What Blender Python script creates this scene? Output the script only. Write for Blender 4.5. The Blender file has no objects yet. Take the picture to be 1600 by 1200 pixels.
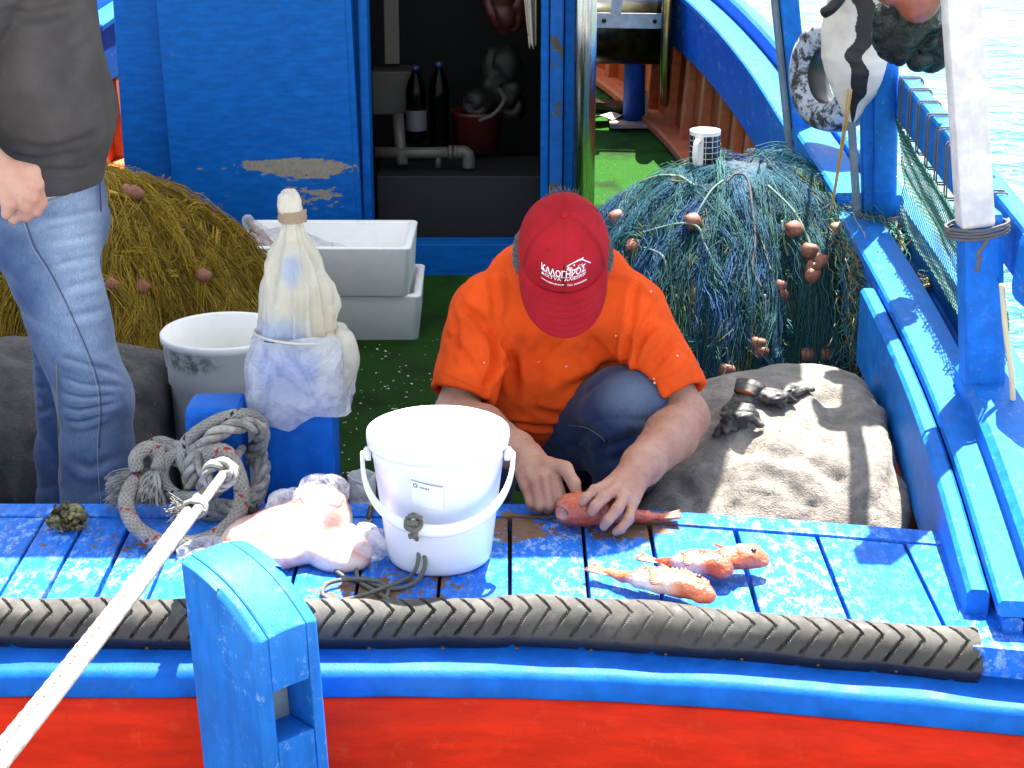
import bpy, bmesh, math, random
import numpy as np
from mathutils import Vector, Matrix

random.seed(5)
rng = np.random.default_rng(11)
S = bpy.context.scene
COL = S.collection
R = math.radians

# ------------------------------------------------------------------ camera, sky, sun, exposure
PITCH, FPX, CAMZ = R(19.0), 2900.0, 1.53
cam_d = bpy.data.cameras.new("camera")
cam = bpy.data.objects.new("camera", cam_d)
COL.objects.link(cam)
cam.location = (0, 0, CAMZ)
cam.rotation_euler = (R(90) - PITCH, 0, 0)
cam_d.sensor_width = 36
cam_d.lens = 36 * FPX / 1600
cam_d.clip_start = 0.05
cam_d.clip_end = 3000
S.camera = cam

SUN_EL = R(63)
SH = Vector((-0.34, -0.94, 0)).normalized()          # where shadows fall on level ground
world = bpy.data.worlds.new("World")
S.world = world
world.use_nodes = True
wn = world.node_tree
sky = wn.nodes.new("ShaderNodeTexSky")
sky.sky_type = 'NISHITA'
sky.sun_disc = False
sky.sun_elevation = SUN_EL
sky.sun_rotation = math.atan2(-SH.x, -SH.y)
sky.air_density = 1.0
sky.dust_density = 1.2
sky.ozone_density = 1.0
wn.nodes["Background"].inputs[1].default_value = 0.085
hsv = wn.nodes.new("ShaderNodeHueSaturation")
hsv.inputs["Saturation"].default_value = 0.5
wn.links.new(sky.outputs[0], hsv.inputs["Color"])
wn.links.new(hsv.outputs[0], wn.nodes["Background"].inputs[0])
sun_d = bpy.data.lights.new("sun", 'SUN')
sun_d.energy = 4.3
sun_d.angle = R(0.53)
sun_d.color = (1.0, 0.95, 0.87)
sun = bpy.data.objects.new("sun", sun_d)
COL.objects.link(sun)
ldir = Vector((SH.x * math.cos(SUN_EL), SH.y * math.cos(SUN_EL), -math.sin(SUN_EL)))
sun.rotation_euler = ldir.to_track_quat('-Z', 'Y').to_euler()
sun.location = (2, 8, 9)
S.view_settings.view_transform = 'Standard'
S.view_settings.look = 'None'
S.view_settings.gamma = 1.0
S.view_settings.use_curve_mapping = False
S.view_settings.exposure = 2.45
S.cycles.max_bounces = 6
S.cycles.transparent_max_bounces = 8
S.cycles.use_denoising = True

# ------------------------------------------------------------------ geometry helpers
CP, SP = math.cos(PITCH), math.sin(PITCH)
def P(px, py, Y=None, z=None):
    """scene point seen at a photo position, at a known distance Y or height z"""
    a, b = (px - 800) / FPX, (600 - py) / FPX
    d = np.array([a, CP + b * SP, -SP + b * CP])
    t = Y / d[1] if Y is not None else (z - CAMZ) / d[2]
    return np.array([0, 0, CAMZ]) + d * t

def mesh_of(name, V, F, uv=None, smooth=True, col=None):
    me = bpy.data.meshes.new(name)
    V = np.asarray(V, dtype=np.float32)
    if isinstance(F, np.ndarray):
        n, k = F.shape
        me.vertices.add(len(V)); me.vertices.foreach_set("co", V.ravel())
        me.loops.add(n * k); me.polygons.add(n)
        me.loops.foreach_set("vertex_index", F.astype(np.int32).ravel())
        me.polygons.foreach_set("loop_start", np.arange(n, dtype=np.int32) * k)
        me.update(calc_edges=True)
    else:
        me.from_pydata(V.tolist(), [], [tuple(int(i) for i in f) for f in F])
    me.validate()
    if len(me.polygons):
        me.polygons.foreach_set("use_smooth", np.full(len(me.polygons), bool(smooth)))
    if uv is not None:
        lay = me.uv_layers.new(name="UVMap")
        li = np.zeros(len(me.loops), dtype=np.int32); me.loops.foreach_get("vertex_index", li)
        lay.data.foreach_set("uv", np.asarray(uv, dtype=np.float32)[li].ravel())
    if col is not None:
        at = me.color_attributes.new("Col", 'FLOAT_COLOR', 'POINT')
        c = np.ones((len(V), 4), dtype=np.float32); c[:, :3] = col
        at.data.foreach_set("color", c.ravel())
    return me

WL = {}
def wloc(o):
    return WL.get(o.name, np.zeros(3))

def tag(o, label=None, cat=None, group=None, kind=None):
    if label: o["label"] = label
    if cat: o["category"] = cat
    if group: o["group"] = group
    if kind: o["kind"] = kind
    return o

def obj(name, VF, mat, parent=None, smooth=True, uv=None, col=None, kind=None, origin=None):
    V, F = VF[0], VF[1]
    if len(VF) > 2 and uv is None: uv = VF[2]
    V = np.array(V, dtype=np.float64)
    if origin is None:
        if parent is not None:
            origin = wloc(parent)
        else:
            lo, hi = V.min(0), V.max(0)
            origin = np.array([(lo[0] + hi[0]) / 2, (lo[1] + hi[1]) / 2, lo[2]])
    origin = np.array(origin, dtype=float)
    me = mesh_of(name, V - origin, F, uv, smooth, col)
    o = bpy.data.objects.new(name, me)
    COL.objects.link(o)
    WL[o.name] = origin
    if parent is not None:
        o.parent = parent
        o.location = Vector(origin - wloc(parent))
    else:
        o.location = Vector(origin)
    for m in (mat if isinstance(mat, (list, tuple)) else [mat]):
        me.materials.append(m)
    if kind: o["kind"] = kind
    return o

def empty(name, loc, parent=None):
    o = bpy.data.objects.new(name, None)
    COL.objects.link(o)
    WL[o.name] = np.array(loc, dtype=float)
    if parent is not None:
        o.parent = parent
        o.location = Vector(np.array(loc) - wloc(parent))
    else:
        o.location = Vector(loc)
    o.empty_display_size = 0.05
    return o

def join(*parts):
    V, F, n = [], [], 0
    for p in parts:
        v, f = np.asarray(p[0], dtype=float), p[1]
        V.append(v)
        F += [tuple(int(i) + n for i in q) for q in f]
        n += len(v)
    return np.vstack(V), F

def bm_out(bm):
    bm.verts.index_update()
    V = np.array([v.co[:] for v in bm.verts])
    F = [tuple(v.index for v in f.verts) for f in bm.faces]
    bm.free()
    return V, F

def box(lo, hi, bev=0.004, seg=2):
    lo, hi = np.array(lo, float), np.array(hi, float)
    bm = bmesh.new()
    bmesh.ops.create_cube(bm, size=1)
    for v in bm.verts:
        v.co = Vector((lo + hi) / 2 + np.array(v.co) * (hi - lo))
    if bev > 0:
        bmesh.ops.bevel(bm, geom=bm.edges[:], offset=bev, segments=seg, profile=.6, affect='EDGES')
    return bm_out(bm)

def beam(a, b, w, h, bev=0.005, up=(0, 0, 1), seg=2):
    """squared bar from a to b; w across, h along 'up'"""
    a, b = np.array(a, float), np.array(b, float)
    L = np.linalg.norm(b - a)
    V, F = box((-w / 2, 0, -h / 2), (w / 2, L, h / 2), bev, seg)
    y = (b - a) / L
    u = np.array(up, float)
    x = np.cross(y, u); x /= np.linalg.norm(x)
    z = np.cross(x, y)
    M = np.stack([x, y, z], 1)
    return V @ M.T + a, F

def prism(poly, z0, z1, bev=0.0):
    """flat polygon in XY between two heights"""
    n = len(poly)
    bm = bmesh.new()
    vs = [bm.verts.new((p[0], p[1], z0)) for p in poly]
    f = bm.faces.new(vs)
    r = bmesh.ops.extrude_face_region(bm, geom=[f])
    for e in r["geom"]:
        if isinstance(e, bmesh.types.BMVert): e.co.z = z1
    bmesh.ops.recalc_face_normals(bm, faces=bm.faces[:])
    if bev > 0:
        bmesh.ops.bevel(bm, geom=bm.edges[:], offset=bev, segments=2, profile=.6, affect='EDGES')
    return bm_out(bm)

def spline(pts, n=12, closed=False):
    """Catmull-Rom through points"""
    p = np.array(pts, float)
    m = len(p)
    out = []
    rngs = range(m if closed else m - 1)
    for i in rngs:
        if closed:
            a, b, c, d = p[(i - 1) % m], p[i], p[(i + 1) % m], p[(i + 2) % m]
        else:
            a = p[i - 1] if i else 2 * p[0] - p[1]
            b, c = p[i], p[i + 1]
            d = p[i + 2] if i + 2 < m else 2 * p[-1] - p[-2]
        t = np.linspace(0, 1, n, endpoint=False)[:, None]
        out.append(.5 * ((2 * b) + (c - a) * t + (2 * a - 5 * b + 4 * c - d) * t**2 + (-a + 3 * b - 3 * c + d) * t**3))
    out = np.vstack(out)
    return out if closed else np.vstack([out, p[-1]])

def resample(path, step):
    path = np.asarray(path, float)
    s = np.r_[0, np.cumsum(np.linalg.norm(np.diff(path, axis=0), axis=1))]
    n = max(2, int(s[-1] / step) + 1)
    u = np.linspace(0, s[-1], n)
    return np.stack([np.interp(u, s, path[:, k]) for k in range(3)], 1), u

def frames(path):
    path = np.asarray(path, float)
    T = np.gradient(path, axis=0)
    T /= np.linalg.norm(T, axis=1)[:, None] + 1e-12
    N = np.zeros_like(T)
    r = np.array([0, 0, 1.0]) if abs(T[0][2]) < .9 else np.array([1.0, 0, 0])
    n = np.cross(T[0], np.cross(r, T[0])); n /= np.linalg.norm(n)
    for i in range(len(T)):
        n = n - T[i] * np.dot(n, T[i]); n /= np.linalg.norm(n) + 1e-12
        N[i] = n
    return T, N, np.cross(T, N)

def tube(path, r, sides=10, caps=True, squash=1.0):
    path = np.asarray(path, float)
    n = len(path)
    r = np.full(n, r) if np.isscalar(r) else np.asarray(r)
    T, N, B = frames(path)
    a = np.linspace(0, 2 * np.pi, sides, endpoint=False)
    V = path[:, None] + r[:, None, None] * (np.cos(a)[None, :, None] * N[:, None] + squash * np.sin(a)[None, :, None] * B[:, None])
    F = []
    for i in range(n - 1):
        for k in range(sides):
            k2 = (k + 1) % sides
            F.append((i * sides + k, i * sides + k2, (i + 1) * sides + k2, (i + 1) * sides + k))
    if caps:
        F.append(tuple(range(sides))[::-1]); F.append(tuple((n - 1) * sides + k for k in range(sides)))
    return V.reshape(-1, 3), F

def strands(paths, r, sides=3):
    """many thin tubes at once: paths (N,M,3) -> verts, quads (numpy)"""
    N, M, _ = paths.shape
    T = np.gradient(paths, axis=1)
    T /= np.linalg.norm(T, axis=2, keepdims=True) + 1e-9
    ref = np.array([.31, .52, .79])
    n1 = np.cross(T, ref); n1 /= np.linalg.norm(n1, axis=2, keepdims=True) + 1e-9
    n2 = np.cross(T, n1)
    a = np.arange(sides) * 2 * np.pi / sides
    rr = np.broadcast_to(np.asarray(r, float).reshape(-1, 1, 1, 1) if not np.isscalar(r) else r, (N, 1, 1, 1))
    V = paths[:, :, None] + rr * (np.cos(a)[None, None, :, None] * n1[:, :, None] + np.sin(a)[None, None, :, None] * n2[:, :, None])
    base = (np.arange(N) * M * sides)[:, None, None] + (np.arange(M - 1) * sides)[None, :, None]
    k = np.arange(sides)[None, None, :]; k2 = (k + 1) % sides
    F = np.stack([base + k, base + k2, base + sides + k2, base + sides + k], -1).reshape(-1, 4)
    return V.reshape(-1, 3), F

def rope3(path, Rr, pitch=None, sides=7, step=None):
    """three-strand laid rope: three real helical strands"""
    pitch = pitch or Rr * 7
    path, u = resample(path, step or Rr * .55)
    T, N, B = frames(path)
    parts = []
    for k in range(3):
        ph = u / pitch * 2 * np.pi + k * 2 * np.pi / 3
        c = path + (Rr * .60) * (np.cos(ph)[:, None] * N + np.sin(ph)[:, None] * B)
        parts.append(tube(c, Rr * .50, sides))
    return join(*parts)

def lathe(profile, center, segs=48, axis=None, close=False):
    """profile [(r,z)...] around an axis through center (default up)"""
    pr = np.array(profile, float)
    a = np.linspace(0, 2 * np.pi, segs, endpoint=False)
    V = np.stack([pr[:, 0][:, None] * np.cos(a), pr[:, 0][:, None] * np.sin(a), np.repeat(pr[:, 1][:, None], segs, 1)], -1).reshape(-1, 3)
    F = []
    n = len(pr)
    rows = n if close else n - 1
    for i in range(rows):
        i2 = (i + 1) % n
        for k in range(segs):
            k2 = (k + 1) % segs
            F.append((i * segs + k, i * segs + k2, i2 * segs + k2, i2 * segs + k))
    if axis is not None:
        q = Vector((0, 0, 1)).rotation_difference(Vector(axis))
        V = V @ np.array(q.to_matrix()).T
    return V + np.array(center, float), F

def grid(fn, nu, nv, closed_u=False):
    """fn(u,v) arrays in 0..1 -> (..,3)"""
    u = np.linspace(0, 1, nu, endpoint=not closed_u)
    v = np.linspace(0, 1, nv)
    U, W = np.meshgrid(u, v, indexing='ij')
    V = fn(U, W).reshape(-1, 3)
    i, j = np.meshgrid(np.arange(nu if closed_u else nu - 1), np.arange(nv - 1), indexing='ij')
    i2 = (i + 1) % nu
    F = np.stack([i * nv + j, i2 * nv + j, i2 * nv + j + 1, i * nv + j + 1], -1).reshape(-1, 4)
    uv = np.stack([U, W], -1).reshape(-1, 2)
    return V, F, uv

def wob(p, scale, seed=0, octaves=3):
    """smooth pseudo noise from warped sines, about -1..1"""
    r = np.random.default_rng(int(seed))
    p = np.asarray(p, float)
    out = np.zeros(p.shape[:-1]); amp = 1.0; tot = 0
    for o in range(octaves):
        for _ in range(3):
            d = r.normal(size=3); d /= np.linalg.norm(d)
            e = r.normal(size=3); e /= np.linalg.norm(e)
            out += amp * np.sin(scale * (p @ d) + 1.7 * np.sin(scale * .63 * (p @ e) + r.uniform(0, 6)) + r.uniform(0, 6))
        tot += amp * 1.7; amp *= .5; scale *= 2.1
    return out / tot

def solidify(VF, t):
    """give an open sheet real thickness"""
    V, F = np.asarray(VF[0], float), [tuple(f) for f in VF[1]]
    bm = bmesh.new()
    vs = [bm.verts.new(v) for v in V]
    for f in F:
        try: bm.faces.new([vs[i] for i in f])
        except ValueError: pass
    bmesh.ops.recalc_face_normals(bm, faces=bm.faces[:])
    bmesh.ops.solidify(bm, geom=bm.faces[:], thickness=t)
    return bm_out(bm)

# ------------------------------------------------------------------ distance-field modelling (bodies, fish, sacks, gloves)
class Field:
    def __init__(s, lo, hi, vox):
        s.lo, s.v = np.array(lo, float), vox
        s.n = np.ceil((np.array(hi, float) - s.lo) / vox).astype(int) + 1
        s.d = np.full(s.n, 0.2, dtype=np.float32)
    def _sl(s, lo, hi):
        a = np.clip(np.floor((np.array(lo) - s.lo) / s.v).astype(int), 0, s.n - 1)
        b = np.clip(np.ceil((np.array(hi) - s.lo) / s.v).astype(int) + 1, 1, s.n)
        sl = tuple(slice(x, y) for x, y in zip(a, b))
        g = [((np.arange(x, y)) * s.v + s.lo[i]).astype(np.float32) for i, (x, y) in enumerate(zip(a, b))]
        return sl, g
    def _mix(s, sl, dn, k, mode):
        d = s.d[sl]
        if d.size == 0: return
        if mode == 'add':
            h = np.clip(.5 + .5 * (d - dn) / k, 0, 1)
            s.d[sl] = d * (1 - h) + dn * h - k * h * (1 - h)
        else:
            h = np.clip(.5 - .5 * (d + dn) / k, 0, 1)
            s.d[sl] = d * (1 - h) - dn * h + k * h * (1 - h)
    def cone(s, a, b, ra, rb, k=.01, mode='add', flat=1.0, side=(1, 0, 0)):
        """tapered limb; flat<1 squeezes it along 'side'"""
        a, b = np.array(a, float), np.array(b, float)
        m = max(ra, rb) / min(1, flat) + k * 1.5 + .01
        sl, g = s._sl(np.minimum(a, b) - m, np.maximum(a, b) + m)
        ab = b - a; L2 = max(ab @ ab, 1e-9)
        X, Y, Z = g[0][:, None, None] - a[0], g[1][None, :, None] - a[1], g[2][None, None, :] - a[2]
        t = np.clip((X * ab[0] + Y * ab[1] + Z * ab[2]) / L2, 0, 1)
        qx, qy, qz = X - ab[0] * t, Y - ab[1] * t, Z - ab[2] * t
        q2 = qx * qx + qy * qy + qz * qz
        if flat != 1.0:
            sd = np.array(side, float); sd /= np.linalg.norm(sd)
            c = qx * sd[0] + qy * sd[1] + qz * sd[2]
            q2 = q2 + c * c * (1 / flat**2 - 1)
        s._mix(sl, (np.sqrt(q2) - (ra + (rb - ra) * t)).astype(np.float32), k, mode)
    def ell(s, c, r, k=.01, mode='add', rot=None):
        c, r = np.array(c, float), np.array(r, float)
        m = max(r) + k * 1.5 + .01
        sl, g = s._sl(c - m, c + m)
        X, Y, Z = g[0][:, None, None] - c[0], g[1][None, :, None] - c[1], g[2][None, None, :] - c[2]
        if rot is not None:
            M = np.array(rot)      # rows: local axes
            X, Y, Z = (M[0][0] * X + M[0][1] * Y + M[0][2] * Z, M[1][0] * X + M[1][1] * Y + M[1][2] * Z, M[2][0] * X + M[2][1] * Y + M[2][2] * Z)
        k0 = np.sqrt((X / r[0])**2 + (Y / r[1])**2 + (Z / r[2])**2)
        k1 = np.sqrt((X / r[0]**2)**2 + (Y / r[1]**2)**2 + (Z / r[2]**2)**2) + 1e-6
        s._mix(sl, (k0 * (k0 - 1) / k1).astype(np.float32), k, mode)
    def chain(s, pts, rad, k=.01, **kw):
        for i in range(len(pts) - 1):
            s.cone(pts[i], pts[i + 1], rad[i], rad[i + 1], k, **kw)
    def cut(s, p, n, k=.004):
        """remove everything on the side n points to"""
        n = np.array(n, float); n /= np.linalg.norm(n)
        sl, g = s._sl(s.lo, s.lo + s.n * s.v)
        dn = (g[0][:, None, None] - p[0]) * n[0] + (g[1][None, :, None] - p[1]) * n[1] + (g[2][None, None, :] - p[2]) * n[2]
        s._mix(sl, (-dn).astype(np.float32), k, 'sub')
    def cut_near(s, p, n, rad, k=.003):
        n = np.array(n, float); n /= np.linalg.norm(n); p = np.array(p, float)
        sl, g = s._sl(p - rad, p + rad)
        X, Y, Z = g[0][:, None, None] - p[0], g[1][None, :, None] - p[1], g[2][None, None, :] - p[2]
        dn = np.maximum(-(X * n[0] + Y * n[1] + Z * n[2]), np.sqrt(X * X + Y * Y + Z * Z) - rad)
        s._mix(sl, dn.astype(np.float32), k, 'sub')
    def mesh(s):
        d = s.d
        d[0], d[-1] = .2, .2; d[:, 0], d[:, -1] = .2, .2; d[:, :, 0], d[:, :, -1] = .2, .2
        n = d < 0
        c = np.zeros(np.array(d.shape) - 1, dtype=np.int8)
        for i in (0, 1):
            for j in (0, 1):
                for k in (0, 1):
                    c += n[i:n.shape[0] - 1 + i, j:n.shape[1] - 1 + j, k:n.shape[2] - 1 + k]
        act = (c > 0) & (c < 8)
        I, J, K = np.nonzero(act)
        idx = np.full(act.shape, -1, dtype=np.int32); idx[act] = np.arange(len(I))
        acc = np.zeros((len(I), 3)); cnt = np.zeros(len(I))
        cor = [(0, 0, 0), (1, 0, 0), (0, 1, 0), (1, 1, 0), (0, 0, 1), (1, 0, 1), (0, 1, 1), (1, 1, 1)]
        val = [d[I + q[0], J + q[1], K + q[2]] for q in cor]
        for e0, e1 in ((0, 1), (2, 3), (4, 5), (6, 7), (0, 2), (1, 3), (4, 6), (5, 7), (0, 4), (1, 5), (2, 6), (3, 7)):
            a, b = val[e0], val[e1]
            x = (a < 0) != (b < 0)
            t = np.where(x, a / np.where(x, a - b, 1), 0)
            p = np.array(cor[e0])[None] + t[:, None] * (np.array(cor[e1]) - np.array(cor[e0]))[None]
            acc += p * x[:, None]; cnt += x
        V = (np.stack([I, J, K], 1) + acc / cnt[:, None]) * s.v + s.lo
        F = []
        for ax in range(3):
            e = np.diff(n.astype(np.int8), axis=ax)
            i, j, k = np.nonzero(e)
            sg = e[i, j, k]
            o1, o2 = [(1, 2), (2, 0), (0, 1)][ax]
            q = np.stack([i, j, k], 1)
            ok = (q[:, o1] > 0) & (q[:, o2] > 0) & (q[:, o1] < act.shape[o1]) & (q[:, o2] < act.shape[o2])
            q, sg = q[ok], sg[ok]
            def at(da, db):
                r = q.copy(); r[:, o1] -= da; r[:, o2] -= db
                return idx[r[:, 0], r[:, 1], r[:, 2]]
            f = np.stack([at(1, 1), at(0, 1), at(0, 0), at(1, 0)], 1)
            f[sg < 0] = f[sg < 0][:, ::-1]
            F.append(f[:, ::-1])
        F = np.vstack(F)
        F = F[(F >= 0).all(1)]
        return V, F[:, ::-1]

def vnormals(V, F):
    F = np.asarray(F)
    n = np.cross(V[F[:, 2]] - V[F[:, 0]], V[F[:, 3]] - V[F[:, 1]])
    N = np.zeros_like(V)
    for k in range(4): np.add.at(N, F[:, k], n)
    return N / (np.linalg.norm(N, axis=1, keepdims=True) + 1e-12)

def relax(V, F, it=2, f=.5):
    F = np.asarray(F); V = V.copy()
    for _ in range(it):
        A = np.zeros_like(V); c = np.zeros(len(V))
        for k in range(4):
            a, b = F[:, k], F[:, (k + 1) % 4]
            np.add.at(A, a, V[b]); np.add.at(c, a, 1)
            np.add.at(A, b, V[a]); np.add.at(c, b, 1)
        V += f * (A / c[:, None] - V)
    return V

def ridge(V, line, amp, w, one_sided=False):
    """signed height field of a fold running along a polyline"""
    line = np.array(line, float)
    best = np.full(len(V), 1e9); tt = np.zeros(len(V))
    for i in range(len(line) - 1):
        a, ab = line[i], line[i + 1] - line[i]
        t = np.clip(((V - a) @ ab) / (ab @ ab), 0, 1)
        dd = np.linalg.norm(V - (a + t[:, None] * ab), axis=1)
        m = dd < best
        best[m] = dd[m]; tt[m] = ((i + t) / (len(line) - 1))[m]
    x = best / w
    return amp * (np.exp(-x**2) - .45 * np.exp(-(x - 1.7)**2 * 1.3)) * np.clip(np.sin(np.pi * np.clip(tt, .04, .96)) * 1.5, 0, 1)

def near_surf(V, p, lift=.002, none=False):
    """drop a picture point onto the garment surface"""
    o = np.array([0, 0, CAMZ]); dirv = np.array(p) - o; dirv = dirv / np.linalg.norm(dirv)
    rel = V - o; t = rel @ dirv; perp = np.linalg.norm(rel - t[:, None] * dirv, axis=1)
    m = perp < .009
    if not m.any(): return None if none else np.array(p)
    return o + dirv * (t[m].min() - lift)
def surf_line(V, pts, lift=0.0, n=8):
    q = [near_surf(V, p, lift, True) for p in spline(pts, 6)]
    q = [x for x in q if x is not None]
    out = [q[0]]
    for x in q[1:]:
        if np.linalg.norm(x - out[-1]) > .05: break
        out.append(x)
    return np.array(out) if len(out) > 1 else None

# ------------------------------------------------------------------ materials
class NT:
    def __init__(s, name):
        s.m = bpy.data.materials.new(name); s.m.use_nodes = True
        s.t = s.m.node_tree; s.b = s.t.nodes["Principled BSDF"]
        s.geo = None
    def n(s, typ, **kw):
        x = s.t.nodes.new(typ)
        for k, v in kw.items(): setattr(x, k, v)
        return x
    def l(s, a, b): s.t.links.new(a, b)
    def pos(s):
        if s.geo is None: s.geo = s.n("ShaderNodeNewGeometry")
        return s.geo.outputs["Position"]
    def stretch(s, sc, rot=(0, 0, 0)):
        m = s.n("ShaderNodeMapping"); m.inputs["Scale"].default_value = sc; m.inputs["Rotation"].default_value = rot
        s.l(s.pos(), m.inputs[0]); return m.outputs[0]
    def noise(s, scale, detail=4, rough=.55, vec=None, dist=0):
        x = s.n("ShaderNodeTexNoise"); x.inputs["Scale"].default_value = scale
        x.inputs["Detail"].default_value = detail; x.inputs["Roughness"].default_value = rough
        x.inputs["Distortion"].default_value = dist
        s.l(vec if vec is not None else s.pos(), x.inputs["Vector"]); return x.outputs["Fac"]
    def vor(s, scale, vec=None, feature='F1', out="Distance"):
        x = s.n("ShaderNodeTexVoronoi", feature=feature); x.inputs["Scale"].default_value = scale
        s.l(vec if vec is not None else s.pos(), x.inputs["Vector"]); return x.outputs[out]
    def math(s, op, a, b=0.0, c=0.0, clamp=False):
        x = s.n("ShaderNodeMath", operation=op); x.use_clamp = clamp
        for i, v in enumerate((a, b, c)):
            if hasattr(v, "links"): s.l(v, x.inputs[i])
            else: x.inputs[i].default_value = v
        return x.outputs[0]
    def ramp(s, fac, lo, hi, a=0.0, b=1.0):
        x = s.n("ShaderNodeMapRange"); x.clamp = True; x.interpolation_type = 'SMOOTHSTEP'
        s.l(fac, x.inputs[0])
        for i, v in enumerate((lo, hi, a, b)): x.inputs[i + 1].default_value = v
        return x.outputs[0]
    def mix(s, fac, a, b, mode='MIX'):
        x = s.n("ShaderNodeMix", data_type='RGBA', blend_type=mode)
        for i, v in ((0, fac), (6, a), (7, b)):
            if hasattr(v, "links"): s.l(v, x.inputs[i])
            elif i == 0: x.inputs[0].default_value = v
            else: x.inputs[i].default_value = (*v, 1)
        return x.outputs[2]
    def blob(s, c, size):
        """1 inside a soft ellipsoid at c, 0 outside"""
        a = s.n("ShaderNodeVectorMath", operation='SUBTRACT'); s.l(s.pos(), a.inputs[0]); a.inputs[1].default_value = tuple(c)
        d = s.n("ShaderNodeVectorMath", operation='DIVIDE'); s.l(a.outputs[0], d.inputs[0]); d.inputs[1].default_value = tuple(size)
        e = s.n("ShaderNodeVectorMath", operation='LENGTH'); s.l(d.outputs[0], e.inputs[0])
        return s.ramp(e.outputs["Value"], 0.3, 1.0, 1.0, 0.0)
    def bump(s, h, strength=.3, dist=.01, prev=None):
        x = s.n("ShaderNodeBump"); x.inputs["Strength"].default_value = strength; x.inputs["Distance"].default_value = dist
        s.l(h, x.inputs["Height"])
        if prev is not None: s.l(prev, x.inputs["Normal"])
        s.l(x.outputs[0], s.b.inputs["Normal"]); return x.outputs[0]
    def set(s, **kw):
        nm = {"base": "Base Color", "rough": "Roughness", "metal": "Metallic", "spec": "Specular IOR Level", "trans": "Transmission Weight", "alpha": "Alpha",
              "coat": "Coat Weight", "sheen": "Sheen Weight", "sss": "Subsurface Weight", "ior": "IOR", "coatr": "Coat Roughness"}
        for k, v in kw.items():
            i = s.b.inputs[nm[k]]
            if hasattr(v, "links"): s.l(v, i)
            elif k == "base": i.default_value = (*v, 1)
            else: i.default_value = v
        return s

def plain(name, base, rough=.5, vary=.15, vs=30, bump=0.0, bs=200, bd=.002, metal=0.0, **kw):
    m = NT(name)
    n = m.noise(vs, 5)
    dark = tuple(c * (1 - vary) for c in base); lite = tuple(min(1, c * (1 + vary)) for c in base)
    m.set(base=m.mix(n, dark, lite), rough=rough, metal=metal, **kw)
    if bump: m.bump(m.noise(bs, 4), bump, bd)
    return m.m

def paint(name, base, rough=.48, under=(.30, .27, .22), wear=.70, ws=9.0, blobs=(), scratch=.045, fade=(.05, .22, .62), brush=(3, 3, 3), dirt=.25, spec=.14, scuff=(.42, .52, .6), sthr=.57, wst=(1, 1, 1), ssc=24):
    """old brushed gloss paint with chips, scuffs and grime"""
    m = NT(name)
    n1 = m.noise(ws, 9, .68, vec=m.stretch(wst) if wst != (1, 1, 1) else None)
    n2 = m.noise(ws * .23, 3)
    f = m.math('ADD', n1, m.math('MULTIPLY', m.math('SUBTRACT', n2, .5), .25))
    for c, sz, k in blobs:
        f = m.math('ADD', f, m.math('MULTIPLY', m.blob(c, sz), k))
    chip = m.ramp(f, wear, wear + .018)
    st = m.stretch(brush)
    tone = m.noise(7, 6, .6, vec=st)
    c0 = m.mix(m.ramp(tone, .3, .75), tuple(x * .80 for x in base), tuple(min(1, x * 1.15) for x in base))
    c0 = m.mix(m.ramp(m.noise(2.3, 4), .52, .8, 0, .55), c0, fade)
    c0 = m.mix(m.math('MULTIPLY', m.ramp(m.noise(38, 6, .7), .55, .75), dirt), c0, tuple(.35 * x + .02 for x in base))
    if scratch:
        s1 = m.ramp(m.noise(ssc, 9, .78, vec=m.stretch((1, .45, .8))), sthr, sthr + .09)
        s2 = m.ramp(m.noise(4.5, 4, .6), .40, .62)
        c0 = m.mix(m.math('MULTIPLY', m.math('MULTIPLY', s1, m.math('ADD', m.math('MULTIPLY', s2, .8), .2)), scratch), c0, scuff)
        drip = m.ramp(m.noise(5, 6, .7, vec=m.stretch((9, 9, .8))), .60, .72, 0, .35)
        c0 = m.mix(drip, c0, tuple(.55 * x + .012 for x in base))
    u = m.mix(m.noise(60, 4), tuple(x * .6 for x in under), tuple(min(1, x * 1.25) for x in under))
    m.set(base=m.mix(chip, c0, u), rough=m.math('ADD', m.math('MULTIPLY', chip, .4), m.ramp(tone, .2, .8, rough - .06, rough + .14)))
    m.b.inputs['Specular IOR Level'].default_value = spec
    h = m.math('ADD', m.math('MULTIPLY', chip, -.7), m.math('MULTIPLY', m.noise(55, 5, .6, vec=st), .55))
    m.bump(h, .35, .0035)
    return m.m

def vcol(name, rough=.6, bump=.0, bs=300, bd=.001, noisy=.25, **kw):
    m = NT(name)
    a = m.n("ShaderNodeVertexColor", layer_name="Col")
    c = m.mix(m.math('MULTIPLY', m.ramp(m.noise(120, 4), .35, .7), noisy), a.outputs[0], (0, 0, 0))
    m.set(base=c, rough=rough, **kw)
    if bump: m.bump(m.noise(bs, 5), bump, bd)
    return m.m

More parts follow.
